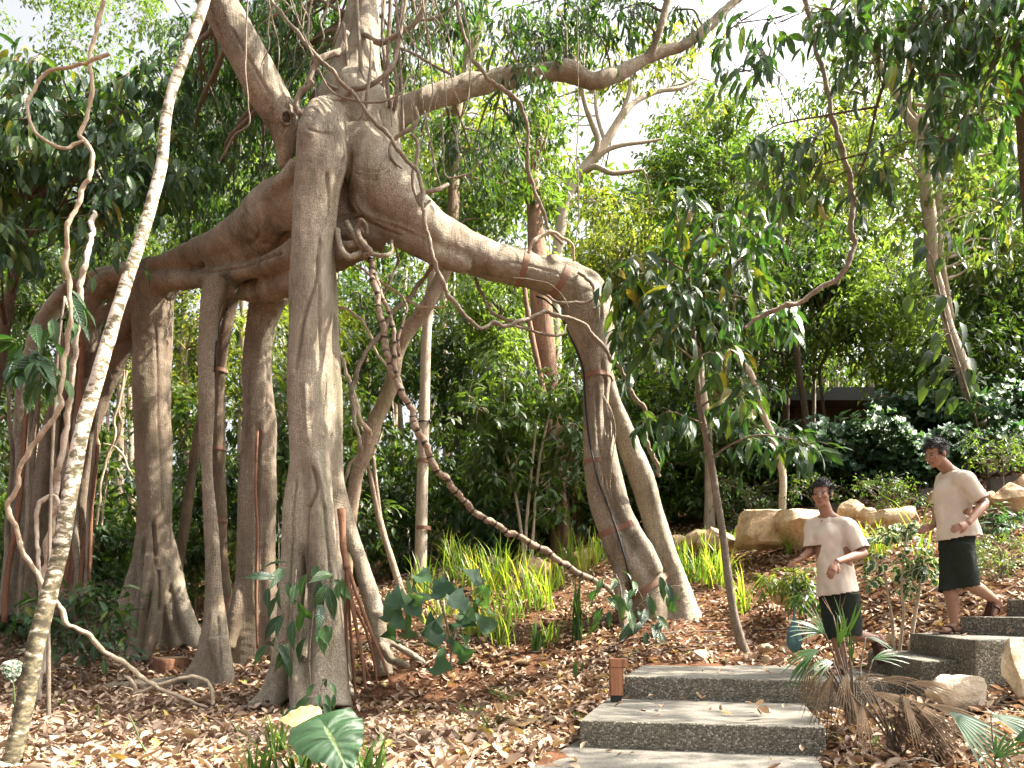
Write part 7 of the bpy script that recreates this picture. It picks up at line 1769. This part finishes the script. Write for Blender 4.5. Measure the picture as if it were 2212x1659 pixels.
for a in ((1515, 1420, 44, 28, 7.2, 'small angular stone behind the middle of the landing', 'rock', .9), (1653, 1399, 40, 22, 7.3, 'rounded stone behind the landing, near the sapling foot', 'rock', .9), (1656, 1424, 20, 16, 7.0, 'pinkish pebble on the back edge of the landing', 'rock', .9), (1939, 1386, 40, 34, 6.9, 'round tan stone against the step above the landing', 'rock', .9),
          (2057, 1495, 106, 84, 4.75, 'pale pointed stone in front of the right steps', 'rock_pale', .8), (2205, 1440, 96, 110, 4.7, 'large cream stone cut off by the right edge', 'rock_pale', .9), (1937, 1247, 28, 24, 8.0, 'small brown stone behind the variegated shrub stems', 'rock', .9), (1661, 1400, 14, 10, 7.1, 'tiny stone by the hose', 'rock', .9), (1700, 1290, 70, 26, 8.4, 'flat stone among the narrow leaved plants', 'rock', .9)): stone(*a, name='stone')
# thin slab stone tread right of the lower walker
# stump between the left columns
def stump():
    b = P(369, 1440, 8.75); g = g1(b.x, b.y); r = Rpx(72, 8.75); top = P(369, 1421, 8.75).z
    rt = empty('tree_stump', (b.x, b.y, g), 'low sawn tree stump between the left columns', 'stump')
    s = Soup(); s.add(*tube([(b.x, b.y, g - .1), (b.x, b.y, g + .02), (b.x, b.y, (g + top) / 2), (b.x, b.y, top - .01), (b.x, b.y, top)], [r * 1.05, r * 1.02, r, r * .99, r * .95], 24, lambda th, s_: 1 + .06 * np.sin(3 * th + 1) + .03 * np.sin(7 * th)))
    link('bark', s.mesh('bark', [M['root_red']]), rt)
    V = [(b.x + r * .93 * (1 + .06 * math.sin(3 * t + 1)) * math.cos(t), b.y + r * .93 * math.sin(t), top + .006) for t in [i / 24 * 2 * math.pi for i in range(24)]] + [(b.x, b.y, top + .008)]
    link('cut_face', mesh_np('cut_face', V, [(i, (i + 1) % 24, 24) for i in range(24)], [M['cutwood']]), rt)
stump()

# ================================================================ bollard light, hoses, edging, building, rail
def bevel_box(name, x0, x1, y0, y1, z0, z1, mat, parent, b=.004):
    bm = bmesh.new(); bmesh.ops.create_cube(bm, size=1)
    for v in bm.verts: v.co = Vector((x0 if v.co.x < 0 else x1, y0 if v.co.y < 0 else y1, z0 if v.co.z < 0 else z1))
    bmesh.ops.bevel(bm, geom=list(bm.edges), offset=b, segments=2, affect='EDGES')
    me = bpy.data.meshes.new(name); bm.to_mesh(me); bm.free(); me.materials.append(M[mat]); return link(name, me, parent)
def bollard():
    d = 5.62; k = d / FP; p = P(1320.5, 1511, d)
    rt = empty('bollard_light', p, 'reddish hardwood bollard light with an overhanging head at the corner of the landing', 'bollard')
    x0 = P(1319, 0, d).x; xs = P(1347, 0, d).x; xh = P(1357, 0, d).x
    zt = P(0, 1424, d).z; zu = P(0, 1442, d).z; zb = P(0, 1503, d).z; g = Z2 + .004
    bevel_box('post', x0, xs, d, d + .10, zb, zu - .001, 'wood', rt)
    bevel_box('head', x0 - .002, xh, d - .002, d + .104, zu, zt, 'wood', rt)
    bevel_box('foot', x0 + .012, xs - .012, d + .012, d + .088, g - .02, zb - .001, 'black', rt, .002)
    bevel_box('lamp_slot', xs + .006, xh - .008, d + .02, d + .08, zu - .006, zu - .001, 'black', rt, .001)
bollard()
def hose(pts, lab, r=.010):
    q = []
    for u, v in pts:
        p = gp(u, v); q.append((p.x, p.y, p.z + .035, r))
    s = Soup(); s.tube(q, 8, 8); o = link('hose', s.mesh('hose', [M['hose']])); rebase(o, q[0][:3]); tag(o, lab, 'hose', 'irrigation hoses over the leaf litter')
hose([(1262, 1442), (1310, 1410), (1347, 1392), (1390, 1383), (1431, 1377), (1490, 1373), (1551, 1372), (1610, 1370), (1686, 1368), (1750, 1362), (1800, 1356)], 'long brown hose running behind the landing past the sapling foot')
hose([(1406, 1420), (1440, 1411), (1491, 1404), (1540, 1401), (1596, 1400), (1620, 1401)], 'short brown hose lying just behind the landing')
hose([(1810, 1402), (1839, 1395), (1890, 1383), (1946, 1370), (2000, 1357), (2049, 1345)], 'brown hose leading to the foot of the upper walker')
hose([(1830, 1338), (1856, 1335), (1900, 1325), (1959, 1308), (1995, 1293), (2026, 1275)], 'brown hose passing the base of the variegated shrub')
hose([(1876, 1278), (1935, 1264), (1992, 1248)], 'brown hose behind the variegated shrub, lower one')
hose([(1880, 1258), (1905, 1247), (1936, 1232)], 'brown hose behind the variegated shrub, higher one')
hose([(2095, 1243), (2120, 1238), (2152, 1235), (2190, 1230)], 'brown hose right of the shorts of the upper walker')
hose([(2105, 1127), (2140, 1122), (2179, 1118), (2205, 1115)], 'grey brown hose right of the shirt of the upper walker')
def edging(rows, lab):
    V = []; F = []
    for u, v, d in rows:
        p = P(u, v, d); g = min(g1(p.x, p.y) - .15, p.z - .25)
        for (dy, z) in ((0, p.z), (.10, p.z), (.10, g), (0, g)): V.append((p.x, p.y + dy, z))
    for i in range(len(rows) - 1):
        for k in range(4): F.append((4 * i + k, 4 * i + (k + 1) % 4, 4 * i + 4 + (k + 1) % 4, 4 * i + 4 + k))
    F += [(0, 1, 2, 3), (4 * len(rows) - 4, 4 * len(rows) - 1, 4 * len(rows) - 2, 4 * len(rows) - 3)]
    o = link('path_edging', mesh_np('path_edging', V, F, [M['kerb']], False)); rebase(o, V[3]); tag(o, lab, 'edging', 'dark edging of the upper path')
edging([(1440, 1172, 11.9), (1518, 1149, 11.7), (1575, 1136, 11.5), (1640, 1121, 11.3), (1720, 1103, 11.1), (1808, 1085, 10.9), (1862, 1077, 10.8)], 'dark stone edging behind the boulder row')
edging([(1985, 1057, 10.7), (2040, 1050, 10.6)], 'short dark edging piece behind the upper walker')
edging([(2140, 1034, 10.5), (2212, 1024, 10.4), (2300, 1012, 10.3)], 'dark edging at the right edge above the boulders')
def pavilion():
    A = P(1709.5, 836, 21); B = P(1930, 838.5, 21); C = P(1664, 863, 22.4); zt = A.z; th = .40
    rt = empty('pavilion', gd(1800, 22), 'low building with a flat charcoal roof half hidden by the palms', 'building')
    D = (B.x + .2, 25.5); C2 = (C.x - .3, 25.5)
    poly = [(A.x, A.y), (B.x, B.y), D, C2, (C.x, C.y)]
    V = [(x, y, zt) for x, y in poly] + [(x, y, zt - th) for x, y in poly]; n = 5
    link('roof', mesh_np('roof', V, [tuple(range(n)), tuple(range(2 * n - 1, n - 1, -1))] + [(i, n + i, n + (i + 1) % n, (i + 1) % n) for i in range(n)], [M['roof']], False), rt)
    g = min(g1(A.x, 22), g1(B.x, 22)) - .5
    poly = [(A.x + .45, 21.8), (B.x - .1, 21.8), (B.x - .1, 25.2), (C.x + .5, 25.2), (C.x + .5, 22.8)]
    V = [(x, y, zt - th - .002) for x, y in poly] + [(x, y, g) for x, y in poly]
    link('wall', mesh_np('wall', V, [(i, n + i, n + (i + 1) % n, (i + 1) % n) for i in range(n)], [M['fascia']], False), rt)
pavilion()
def balustrade():
    a, b = P(1405, 1000, 13.2), P(1524, 1004, 13.0); rt = empty('balustrade', gd(1460, 13.1), 'glass balustrade with a brown handrail behind the double leg', 'balustrade')
    s = Soup(); s.tube([(*a, .018), (*((a + b) / 2), .018), (*b, .018)], 3, 8); link('handrail', s.mesh('handrail', [M['handle']]), rt)
    h = .85; V = [a + Vector((0, 0, -.03)), b + Vector((0, 0, -.03)), b + Vector((0, 0, -h)), a + Vector((0, 0, -h))]; V += [v + Vector((0, .012, 0)) for v in V]
    link('glass_panel', mesh_np('glass_panel', V, [(0, 1, 2, 3), (7, 6, 5, 4), (0, 4, 5, 1), (1, 5, 6, 2), (2, 6, 7, 3), (3, 7, 4, 0)], [M['glass']], False), rt)
    for p in (a, b):
        s = Soup(); s.tube([(*(p + Vector((0, .03, 0))), .02), (p.x, p.y + .03, g1(p.x, p.y) - .1, .02)], 2, 8); link('post', s.mesh('post', [M['roof']]), rt)
balustrade()
# ================================================================ the two walkers
def grow(name, chains, voxel, smooth, disp=None):
    """Join tapered limbs into one continuous skin."""
    s = Soup()
    for ch in chains:
        q = catmull(np.array(ch['p'], float), 5)
        prof = None
        V, F = tube(q[:, :3], q[:, 3], 18, prof)
        fl = ch.get('flat')
        if fl is not None:                     # squash across an axis: flat = (axis vector, factor)
            ax = Vector(fl[0]).normalized(); k = fl[1]
            C = np.repeat(q[:, :3], 18, axis=0); C = np.vstack([C, q[:1, :3], q[-1:, :3]])
            dv = V - C; a = np.array(ax); V = C + dv + np.outer(dv @ a, a) * (k - 1)
        s.add(V, F)
    for e in chains[0].get('balls', []):
        bm = bmesh.new(); bmesh.ops.create_uvsphere(bm, u_segments=18, v_segments=12, radius=1)
        mt = e[2] if len(e) > 2 else Matrix.Identity(3)
        V = [Vector(e[0]) + mt @ Vector((v.co.x * e[1][0], v.co.y * e[1][1], v.co.z * e[1][2])) for v in bm.verts]
        bm.verts.index_update(); F = [tuple(v.index for v in f.verts) for f in bm.faces]; bm.free()
        s.add(np.array([tuple(v) for v in V]), F)
    me = mesh_np('tmp', np.vstack(s.V), s.F); o = link('tmp', me)
    rm = o.modifiers.new('r', 'REMESH'); rm.mode = 'VOXEL'; rm.voxel_size = voxel
    sm = o.modifiers.new('s', 'SMOOTH'); sm.factor = .5; sm.iterations = smooth
    dg = bpy.context.evaluated_depsgraph_get(); dg.update()
    ev = bpy.data.meshes.new_from_object(o.evaluated_get(dg)); bpy.data.objects.remove(o)
    ev.name = name; ev.materials.clear()
    for p in ev.polygons: p.use_smooth = True
    return ev

def person(label, J, d0, facing, look, foot_f, foot_b, shirt_hem, thongs=True):
    """J: joints as (u, v, depth offset) on the sheet; facing / look: horizontal unit directions of chest and head."""
    j = {k: Vector(P(a[0], a[1], d0 + a[2])) for k, a in J.items()}
    fw = Vector((*facing, 0)).normalized(); lat = Vector((-fw.y, fw.x, 0))       # lat: the body's left
    hf = Vector(look).normalized(); hl = Vector((0, 0, 1)).cross(hf).normalized(); hu = hf.cross(hl).normalized()
    HM = Matrix((hl, hf, hu)).transposed()          # head frame: x left, y forward, z up
    root = empty('person', (j['ankle_a'].x, j['ankle_a'].y, j['ground'].z), label, 'person')
    H = j['head']
    h = lambda x, y, z: H + HM @ Vector((x, y, z))
    neckb = j['neck']
    pel = j['pelvis']
    chest = (j['sh_l'] + j['sh_r']) / 2 * .6 + pel * .4 + fw * .015
    waist = (j['sh_l'] + j['sh_r']) / 2 * .3 + pel * .7
    ch = []
    ch.append({'p': [(*(neckb + Vector((0, 0, -.06))), .075), (*(chest), .150), (*(waist), .135), (*pel, .145), (*(pel + Vector((0, 0, -.09))), .12)], 'flat': (fw, .74)})
    ch.append({'p': [(*(neckb + Vector((0, 0, -.04))), .07), (*(neckb + Vector((0, 0, .01))), .056), (*h(0, -.02, -.075), .052), (*h(0, -.015, -.03), .05)]})
    for s in ('l', 'r'):
        sh, el, wr = j['sh_' + s], j['el_' + s], j['wr_' + s]
        ch.append({'p': [(*(neckb * .45 + sh * .55 + Vector((0, 0, -.02))), .058), (*sh, .060), (*(sh * .6 + el * .4), .048), (*(sh * .15 + el * .85), .039), (*el, .038), (*(el * .7 + wr * .3), .040), (*(el * .3 + wr * .7), .031), (*wr, .026)]})
        ch.append({'p': [(*(neckb + Vector((0, 0, .03))), .045), (*(neckb * .5 + sh * .5 + Vector((0, 0, .005))), .05), (*sh, .05)]})
    for s in ('a', 'b'):
        hp, kn, an = j['hip_' + s], j['knee_' + s], j['ankle_' + s]
        calf = (kn - an).normalized(); back = Vector((-fw.x, -fw.y, 0)); back = (back - calf * back.dot(calf)).normalized()
        ch.append({'p': [(*(hp + Vector((0, 0, .05))), .085), (*hp, .088), (*(hp * .55 + kn * .45), .076), (*(hp * .15 + kn * .85), .057), (*kn, .054), (*(kn * .72 + an * .28 + back * .012), .056), (*(kn * .45 + an * .55 + back * .006), .045), (*(kn * .12 + an * .88), .034), (*an, .036)]})
        tdir, updir = (foot_f if s == 'a' else foot_b)
        t = Vector(tdir).normalized(); up = Vector(updir); up = (up - t * up.dot(t)).normalized(); sd = t.cross(up)
        sole = an - up * .062
        F0 = [(*(an - t * .03 - up * .01), .038), (*(sole - t * .035 + up * .034), .034), (*(sole + t * .04 + up * .036), .036), (*(sole + t * .10 + up * .028), .036)]
        ch.append({'p': F0}); ch.append({'p': [(*an, .036), (*(sole + t * .06 + up * .042), .034), (*(sole + t * .12 + up * .024), .03)]})
        ch.append({'p': [(*(sole + t * .06 + up * .024 + sd * .018), .026), (*(sole + t * .13 + up * .020 + sd * .026), .024)]}); ch.append({'p': [(*(sole + t * .06 + up * .022 - sd * .018), .026), (*(sole + t * .13 + up * .020 - sd * .022), .022)]})
        for k in range(5):
            off = (.030 - .0145 * k); r = .0125 if k == 0 else .0092 - .0004 * k
            if s == 'b': off = -off
            L = (.185, .182, .174, .164, .152)[k]
            ch.append({'p': [(*(sole + t * .12 + up * .018 + sd * off * .95), r * 1.15), (*(sole + t * (L - .02) + up * .016 + sd * off), r), (*(sole + t * L + up * .010 + sd * off), r * .85)]})
    # hands: palm, five bent fingers
    for s in ('l', 'r'):
        wr = j['wr_' + s]; tip = j['hand_' + s]; f = (tip - wr).normalized(); fore = (wr - j['el_' + s]).normalized()
        pn = j.get('palm_' + s); pn = (pn - wr) if pn is not None else fw
        pn = (pn - f * pn.dot(f)).normalized(); ac = f.cross(pn).normalized()
        if s == 'r': ac = -ac
        ch.append({'p': [(*(wr - fore * .02), .026), (*(wr + f * .015), .027), (*(wr + f * .05), .036), (*(wr + f * .085), .037)], 'flat': (pn, .52)})
        for k in range(4):
            off = (.027, .009, -.009, -.026)[k]; L = (.068, .076, .071, .056)[k]; r = (.0088, .0092, .0088, .0078)[k]; c = .35 + .1 * k
            b = wr + f * .082 + ac * off
            p1 = b + f * (L * .45 * math.cos(c * .5)) + pn * (L * .45 * math.sin(c * .5)); p2 = p1 + f * (L * .32 * math.cos(c * 1.5)) + pn * (L * .32 * math.sin(c * 1.5)); p3 = p2 + f * (L * .26 * math.cos(c * 2.1)) + pn * (L * .26 * math.sin(c * 2.1))
            ch.append({'p': [(*(b - f * .02), r * 1.1), (*b, r * 1.1), (*p1, r), (*p2, r * .92), (*p3, r * .75)]})
        b = wr + f * .03 + ac * .026
        ch.append({'p': [(*(wr + f * .02 + ac * .012), .015), (*b, .014), (*(b + f * .03 + ac * .020 + pn * .010), .0115), (*(b + f * .058 + ac * .024 + pn * .020), .009)]})
    # head
    balls = [(h(0, -.012, .035), (.074, .094, .085), HM), (h(0, .018, -.015), (.062, .078, .085), HM), (h(0, .038, -.075), (.042, .045, .032), HM), (h(0, .066, -.092), (.021, .019, .016), HM),
             (h(0, .094, -.012), (.011, .014, .028), HM), (h(0, .104, -.028), (.015, .013, .011), HM), (h(.040, .068, -.022), (.022, .018, .018), HM), (h(-.040, .068, -.022), (.022, .018, .018), HM),
             (h(.030, .078, .022), (.026, .012, .008), HM), (h(-.030, .078, .022), (.026, .012, .008), HM), (h(0, .088, -.056), (.022, .010, .006), HM), (h(0, .086, -.066), (.019, .010, .006), HM),
             (h(.076, -.004, -.008), (.009, .018, .030), HM), (h(-.076, -.004, -.008), (.009, .018, .030), HM), (h(.030, .083, .004), (.012, .008, .007), HM), (h(-.030, .083, .004), (.012, .008, .007), HM)]
    ch[0]['balls'] = balls
    me = grow('person_body', ch, .0052, 3)
    for m in ('skin', 'lips', 'eye', 'eyewhite'): me.materials.append(M[m])
    for p in me.polygons:
        q = HM.transposed() @ (p.center - H)
        if q.y > .07 and abs(abs(q.x) - .030) < .010 and abs(q.z - .004) < .0042: p.material_index = 2
        elif q.y > .075 and abs(q.x) < .021 and -.072 < q.z < -.051: p.material_index = 1
        elif q.y > .06 and abs(abs(q.x) - .032) < .018 and .0205 + .1 * abs(abs(q.x) - .032) < q.z < .0265: p.material_index = 2
    body = link('body', me, root)
    # hair: a shell over the skull with tufts
    rng = np.random.default_rng(int(J['head'][0])); bm = bmesh.new(); bmesh.ops.create_icosphere(bm, subdivisions=5, radius=1)
    dele = []
    for v in bm.verts:
        n = v.co.copy(); q = Vector((n.x * .083, n.y * .105 - .014, n.z * .098 + .036))
        hair_line = .058 if q.y > .045 else (-.012 if q.y > -.01 else -.055)
        if q.z < hair_line + .012 * noise.noise(n * 9): dele.append(v)
        q += n * (.006 * noise.noise(n * 14) + .004 * noise.noise(n * 40)) + Vector((0, .006, .010)) * max(0, n.z)
        v.co = H + HM @ q
    bmesh.ops.delete(bm, geom=dele, context='VERTS')
    s = Soup(); bm.verts.index_update(); s.add([tuple(v.co) for v in bm.verts], [tuple(v.index for v in f.verts) for f in bm.faces])
    for _ in range(420):
        n = Vector(rng.normal(size=3)).normalized()
        if n.z < -.05 or (n.y > .5 and n.z < .35): continue
        q = Vector((n.x * .081, n.y * .103 - .014, n.z * .096 + .038)); tdir = Vector((n.x * .4, .5 + n.y * .3, n.z * .25 + .15)) + Vector(rng.normal(size=3)) * .3; L = rng.uniform(.018, .036)
        a = H + HM @ q; b = H + HM @ (q + n * .006 + tdir.normalized() * L * .5); c = H + HM @ (q + tdir.normalized() * L + n * .004)
        s.tube([(*a, .0035), (*b, .0028), (*c, .0008)], 2, 4)
    bm.free(); link('hair', s.mesh('hair', [M['hair']]), root)
    # shirt: loose hull over torso and upper arms, opened at hem, cuffs and neck
    sl, sr = j['sh_l'], j['sh_r']; hem = Vector(shirt_hem[0])
    up = (neckb - hem).normalized(); lt = (sl - sr); lt = (lt - up * lt.dot(up)).normalized(); ff = up.cross(lt)
    if ff.dot(fw) < 0: ff = -ff
    half = (sl - sr).length / 2
    low = hem - up * .05
    cc = [{'p': [(*(neckb - up * .06), .10), (*(neckb - up * .14), half * .95), (*(neckb * .6 + hem * .4), half * .98), (*(neckb * .25 + hem * .75), half * 1.02), (*(hem * 1.0), half * 1.12), (*low, half * 1.13)], 'flat': (ff, .95)},
          {'p': [(*(neckb - up * .005), .070), (*(neckb - up * .06), .082)]}]
    cuffs = []
    for sd in ('l', 'r'):
        sh, el = j['sh_' + sd], j['el_' + sd]; a = (el - sh).normalized(); e = sh + a * min((el - sh).length * .84, .225)
        cc.append({'p': [(*(neckb - up * .025), .060), (*(neckb * .5 + sh * .5 - up * .008), .064), (*sh, .070)]})
        cc.append({'p': [(*(neckb * .35 + sh * .65 - up * .06), .085), (*sh, .074), (*(sh * .5 + e * .5), .073), (*e, .076), (*(e + a * .03), .076)]})
        cuffs.append((e, a))
    me = grow('shirt', cc, .0085, 5)
    me.materials.append(M['linen'])
    bm = bmesh.new(); bm.from_mesh(me)
    for v in bm.verts:
        q = v.co; t = (neckb - q).dot(up) / (neckb - hem).length
        drape = noise.noise((q.dot(lt) * 9, q.dot(ff) * 5, q.dot(up) * 3.2 + J['head'][0])) * .019 * (.4 + t) + noise.noise((q.dot(lt) * 22, q.dot(ff) * 9, q.dot(up) * 12)) * .007
        v.co = q + v.normal * drape
    gone = [v for v in bm.verts if (v.co - hem).dot(up) < -.004 + .006 * noise.noise(v.co * 8) and (v.co - hem).length < .4]
    for e, a in cuffs:
        gone += [v for v in bm.verts if (v.co - e).dot(a) > .012 and (v.co - e).length < .16]
    gone += [v for v in bm.verts if (v.co - h(0, -.02, -.10)).length < .066]
    bmesh.ops.delete(bm, geom=list(set(gone)), context='VERTS'); bm.to_mesh(me); bm.free()
    o = link('shirt', me, root); sol = o.modifiers.new('thick', 'SOLIDIFY'); sol.thickness = .004; sol.offset = -1
    # shorts
    cc = [{'p': [(*(pel + Vector((0, 0, .09))), .135), (*(pel + Vector((0, 0, .02))), .150), (*(pel - Vector((0, 0, .08))), .150)], 'flat': (fw, .82)}]
    ends = []
    for k in ('a', 'b'):
        hp, kn = j['hip_' + k], j['knee_' + k]; a = (kn - hp).normalized(); e = kn + a * .01
        cc.append({'p': [(*(hp + Vector((0, 0, .03))), .108), (*hp, .112), (*(hp * .5 + e * .5), .100), (*e, .092), (*(e + a * .035), .091)]}); ends.append((e, a))
    me = grow('shorts', cc, .0095, 5); me.materials.append(M['shorts'])
    bm = bmesh.new(); bm.from_mesh(me)
    for v in bm.verts: v.co += v.normal * (noise.noise((v.co.x * 14, v.co.y * 14, v.co.z * 5)) * .010 + noise.noise(v.co * 26) * .004)
    gone = []
    for e, a in ends: gone += [v for v in bm.verts if (v.co - e).dot(a) > .012 and (v.co - e).length < .17]
    bmesh.ops.delete(bm, geom=list(set(gone)), context='VERTS'); bm.to_mesh(me); bm.free()
    o = link('shorts', me, root); sol = o.modifiers.new('thick', 'SOLIDIFY'); sol.thickness = .004; sol.offset = -1
    # sandals
    for k, (tdir, updir) in (('a', foot_f), ('b', foot_b)):
        an = j['ankle_' + k]; t = Vector(tdir).normalized(); up_ = Vector(updir); up_ = (up_ - t * up_.dot(t)).normalized(); sdv = t.cross(up_)
        c = an - up_ * .066; pr = [(-.075, .026), (-.06, .036), (-.02, .036), (.05, .040), (.10, .047), (.15, .046), (.185, .034), (.198, .018)]
        V = []; F = []
        for x, w in pr:
            for (sg, hh) in ((-1, 0), (1, 0), (1, -.016), (-1, -.016)): V.append(c + t * x + sdv * (sg * w) + up_ * hh)
        for i in range(len(pr) - 1):
            for q in range(4): F.append((4 * i + q, 4 * i + (q + 1) % 4, 4 * i + 4 + (q + 1) % 4, 4 * i + 4 + q))
        F += [(3, 2, 1, 0), tuple(4 * len(pr) - 4 + x for x in range(4))]
        sa = link('sandal', mesh_np('sandal', V, F, [M['sandal']], False), root)
        s = Soup()
        for sg in (-1, 1):
            s.tube([(*(c + t * .03 + sdv * sg * .040), .008), (*(c + t * .055 + sdv * sg * .036 + up_ * .055), .010), (*(c + t * .10 + sdv * sg * .014 + up_ * .060), .010), (*(c + t * .14 + sdv * .006 + up_ * .028), .007)], 6, 8)
        link('sandal_strap', s.mesh('sandal_strap', [M['sandal']]), sa)
    return root, j

# lower walker on the landing
d1 = on_level(1800, 1459, Z3).y
gl = lambda u, v: (u, v, 0)
J1 = dict(head=(1776, 1068, -.02), neck=(1788, 1119, .02), sh_r=(1757, 1133, .12), sh_l=(1834, 1138, -.10), pelvis=(1812, 1272, .0), el_l=(1864, 1196, -.20), wr_l=(1806, 1214, -.34), hand_l=(1790, 1248, -.37), palm_l=(1806, 1216, .1),
          el_r=(1753, 1190, .10), wr_r=(1730, 1207, .0), hand_r=(1708, 1216, -.03), palm_r=(1740, 1225, .0), hip_a=(1797, 1288, .06), knee_a=(1808, 1376, .02), ankle_a=(1822, 1442, .02), hip_b=(1828, 1288, -.06), knee_b=(1838, 1370, -.08), ankle_b=(1905, 1383, .0), ground=(1810, 1459, 0))
R1, j1 = person('lower walker in oatmeal shirt and dark shorts on the landing, bag in hand', J1, d1, (-.72, -.69), (-.62, -.77, -.10), ((-1, -.25, .0), (0, 0, 1)), ((.35, .15, -.95), (1, .2, .3)), (P(1812, 1283, d1), (0, 0, 0)))
# upper walker
d2 = 6.08
J2 = dict(head=(2023, 981, -.02), neck=(2052, 1022, .02), sh_r=(2040, 1036, .17), sh_l=(2084, 1034, -.15), pelvis=(2066, 1168, .0), el_l=(2126, 1088, -.24), wr_l=(2090, 1131, -.33), hand_l=(2066, 1140, -.35), palm_l=(2085, 1137, .2),
          el_r=(2030, 1098, .2), wr_r=(2016, 1137, .12), hand_r=(1997, 1143, .1), palm_r=(2016, 1150, .2), hip_a=(2060, 1184, .06), knee_a=(2052, 1275, .03), ankle_a=(2062, 1352, .03), hip_b=(2076, 1184, -.06), knee_b=(2092, 1262, -.05), ankle_b=(2158, 1302, .02), ground=(2050, 1369, 0))
R2, j2 = person('upper walker in oatmeal shirt and dark shorts stepping down, head lowered', J2, d2, (-.97, -.25), (-.93, -.22, -.30), ((-1, -.1, .0), (0, 0, 1)), ((-.15, .1, -1), (1, 0, .1)), (P(2072, 1163, d2), (0, 0, 0)))
# bag hanging from the right hand of the lower walker
def bag():
    hnd = j1['wr_r'] + (j1['hand_r'] - j1['wr_r']).normalized() * .08
    low = P(1716, 1380, hnd.y)
    rt = empty('plastic_bag', low, 'teal plastic bag hanging from the hand of the lower walker', 'bag')
    s = Soup(); q = []
    zs = [(0, .004), (.12, .004), (.36, .006), (.45, .030), (.50, .058), (.57, .065), (.62, .045), (.65, .012)]
    tot = hnd.z - low.z + .12
    C = np.array([(hnd.x + (low.x - hnd.x) * t / .65, hnd.y, hnd.z - t / .65 * tot) for t, r in zs]); Rr = np.array([r for t, r in zs])
    q = catmull(np.column_stack([C, Rr]), 6)
    V, F = tube(q[:, :3], q[:, 3], 28, lambda th, u_: 1 + .10 * np.sin(4 * th + 5 * u_) + .07 * np.sin(9 * th - 7 * u_)); s.add(V, F)
    link('bag_body', s.mesh('bag_body', [M['bag']]), rt)
bag()
# ================================================================ camera, light, render settings
cam = bpy.data.cameras.new('camera'); co = bpy.data.objects.new('camera', cam); COL.objects.link(co)
co.location = (0, 0, CZ); co.rotation_euler = (math.radians(90), 0, 0)
cam.sensor_width = 36.0; cam.lens = 36.0 * FP / 2212.0
cam.shift_y = (HV - 829.5) / 2212.0
cam.clip_start = 0.05; cam.clip_end = 2000
S.camera = co

SUN_EL, SUN_AZ = math.radians(50), math.radians(84)      # azimuth from +Y (into the picture) towards +X
sd = Vector((math.sin(SUN_AZ) * math.cos(SUN_EL), math.cos(SUN_AZ) * math.cos(SUN_EL), math.sin(SUN_EL)))
sun = bpy.data.lights.new('sun', 'SUN'); so = bpy.data.objects.new('sun', sun); COL.objects.link(so)
sun.energy = 5.0; sun.angle = math.radians(0.53); sun.color = (1.0, 0.91, 0.78)
so.rotation_euler = sd.to_track_quat('Z', 'Y').to_euler(); so.location = sd * 60
W = bpy.data.worlds.new('World'); S.world = W; W.use_nodes = True
wt = W.node_tree; bg = wt.nodes['Background']
sky = wt.nodes.new('ShaderNodeTexSky'); sky.sky_type = 'NISHITA'; sky.sun_disc = False
sky.sun_elevation = SUN_EL; sky.sun_rotation = SUN_AZ
sky.air_density = 0.7; sky.dust_density = 9.0; sky.ozone_density = 0.3
hs = wt.nodes.new('ShaderNodeHueSaturation'); hs.inputs['Saturation'].default_value = 0.25      # thin white tropical cloud veil
wt.links.new(sky.outputs[0], hs.inputs['Color']); wt.links.new(hs.outputs[0], bg.inputs[0]); bg.inputs[1].default_value = 0.13
def haze_box():
    V = [(x, y, z) for z in (-8, 40) for y in (-12, 105) for x in (-105, 105)]
    me = mesh_np('haze', V, [(0, 2, 3, 1), (4, 5, 7, 6), (0, 1, 5, 4), (2, 6, 7, 3), (0, 4, 6, 2), (1, 3, 7, 5)])
    m = bpy.data.materials.new('forest_air'); m.use_nodes = True; t = m.node_tree; t.nodes.clear()
    o = t.nodes.new('ShaderNodeOutputMaterial'); v = t.nodes.new('ShaderNodeVolumePrincipled')
    v.inputs['Color'].default_value = (0.95, 0.94, 0.88, 1); v.inputs['Density'].default_value = 0.0006; v.inputs['Anisotropy'].default_value = 0.35
    t.links.new(v.outputs[0], o.inputs['Volume']); me.materials.append(m)
    h = link('haze', me); tag(h, 'thin humid haze in the forest air', 'haze', kind='stuff')
# the air in the photograph is clear: no haze box
S.view_settings.view_transform = 'Standard'; S.view_settings.look = 'None'
S.view_settings.exposure = 2.05; S.view_settings.gamma = 1.0
S.cycles.use_denoising = True
try: S.cycles.denoiser = 'OPENIMAGEDENOISE'
except Exception: pass
S.cycles.max_bounces = 8; S.cycles.diffuse_bounces = 4; S.cycles.glossy_bounces = 3; S.cycles.transmission_bounces = 5; S.cycles.transparent_max_bounces = 6
S.cycles.sample_clamp_indirect = 6.0; S.cycles.caustics_reflective = False; S.cycles.caustics_refractive = False
S.cycles.use_adaptive_sampling = True; S.cycles.adaptive_threshold = 0.02
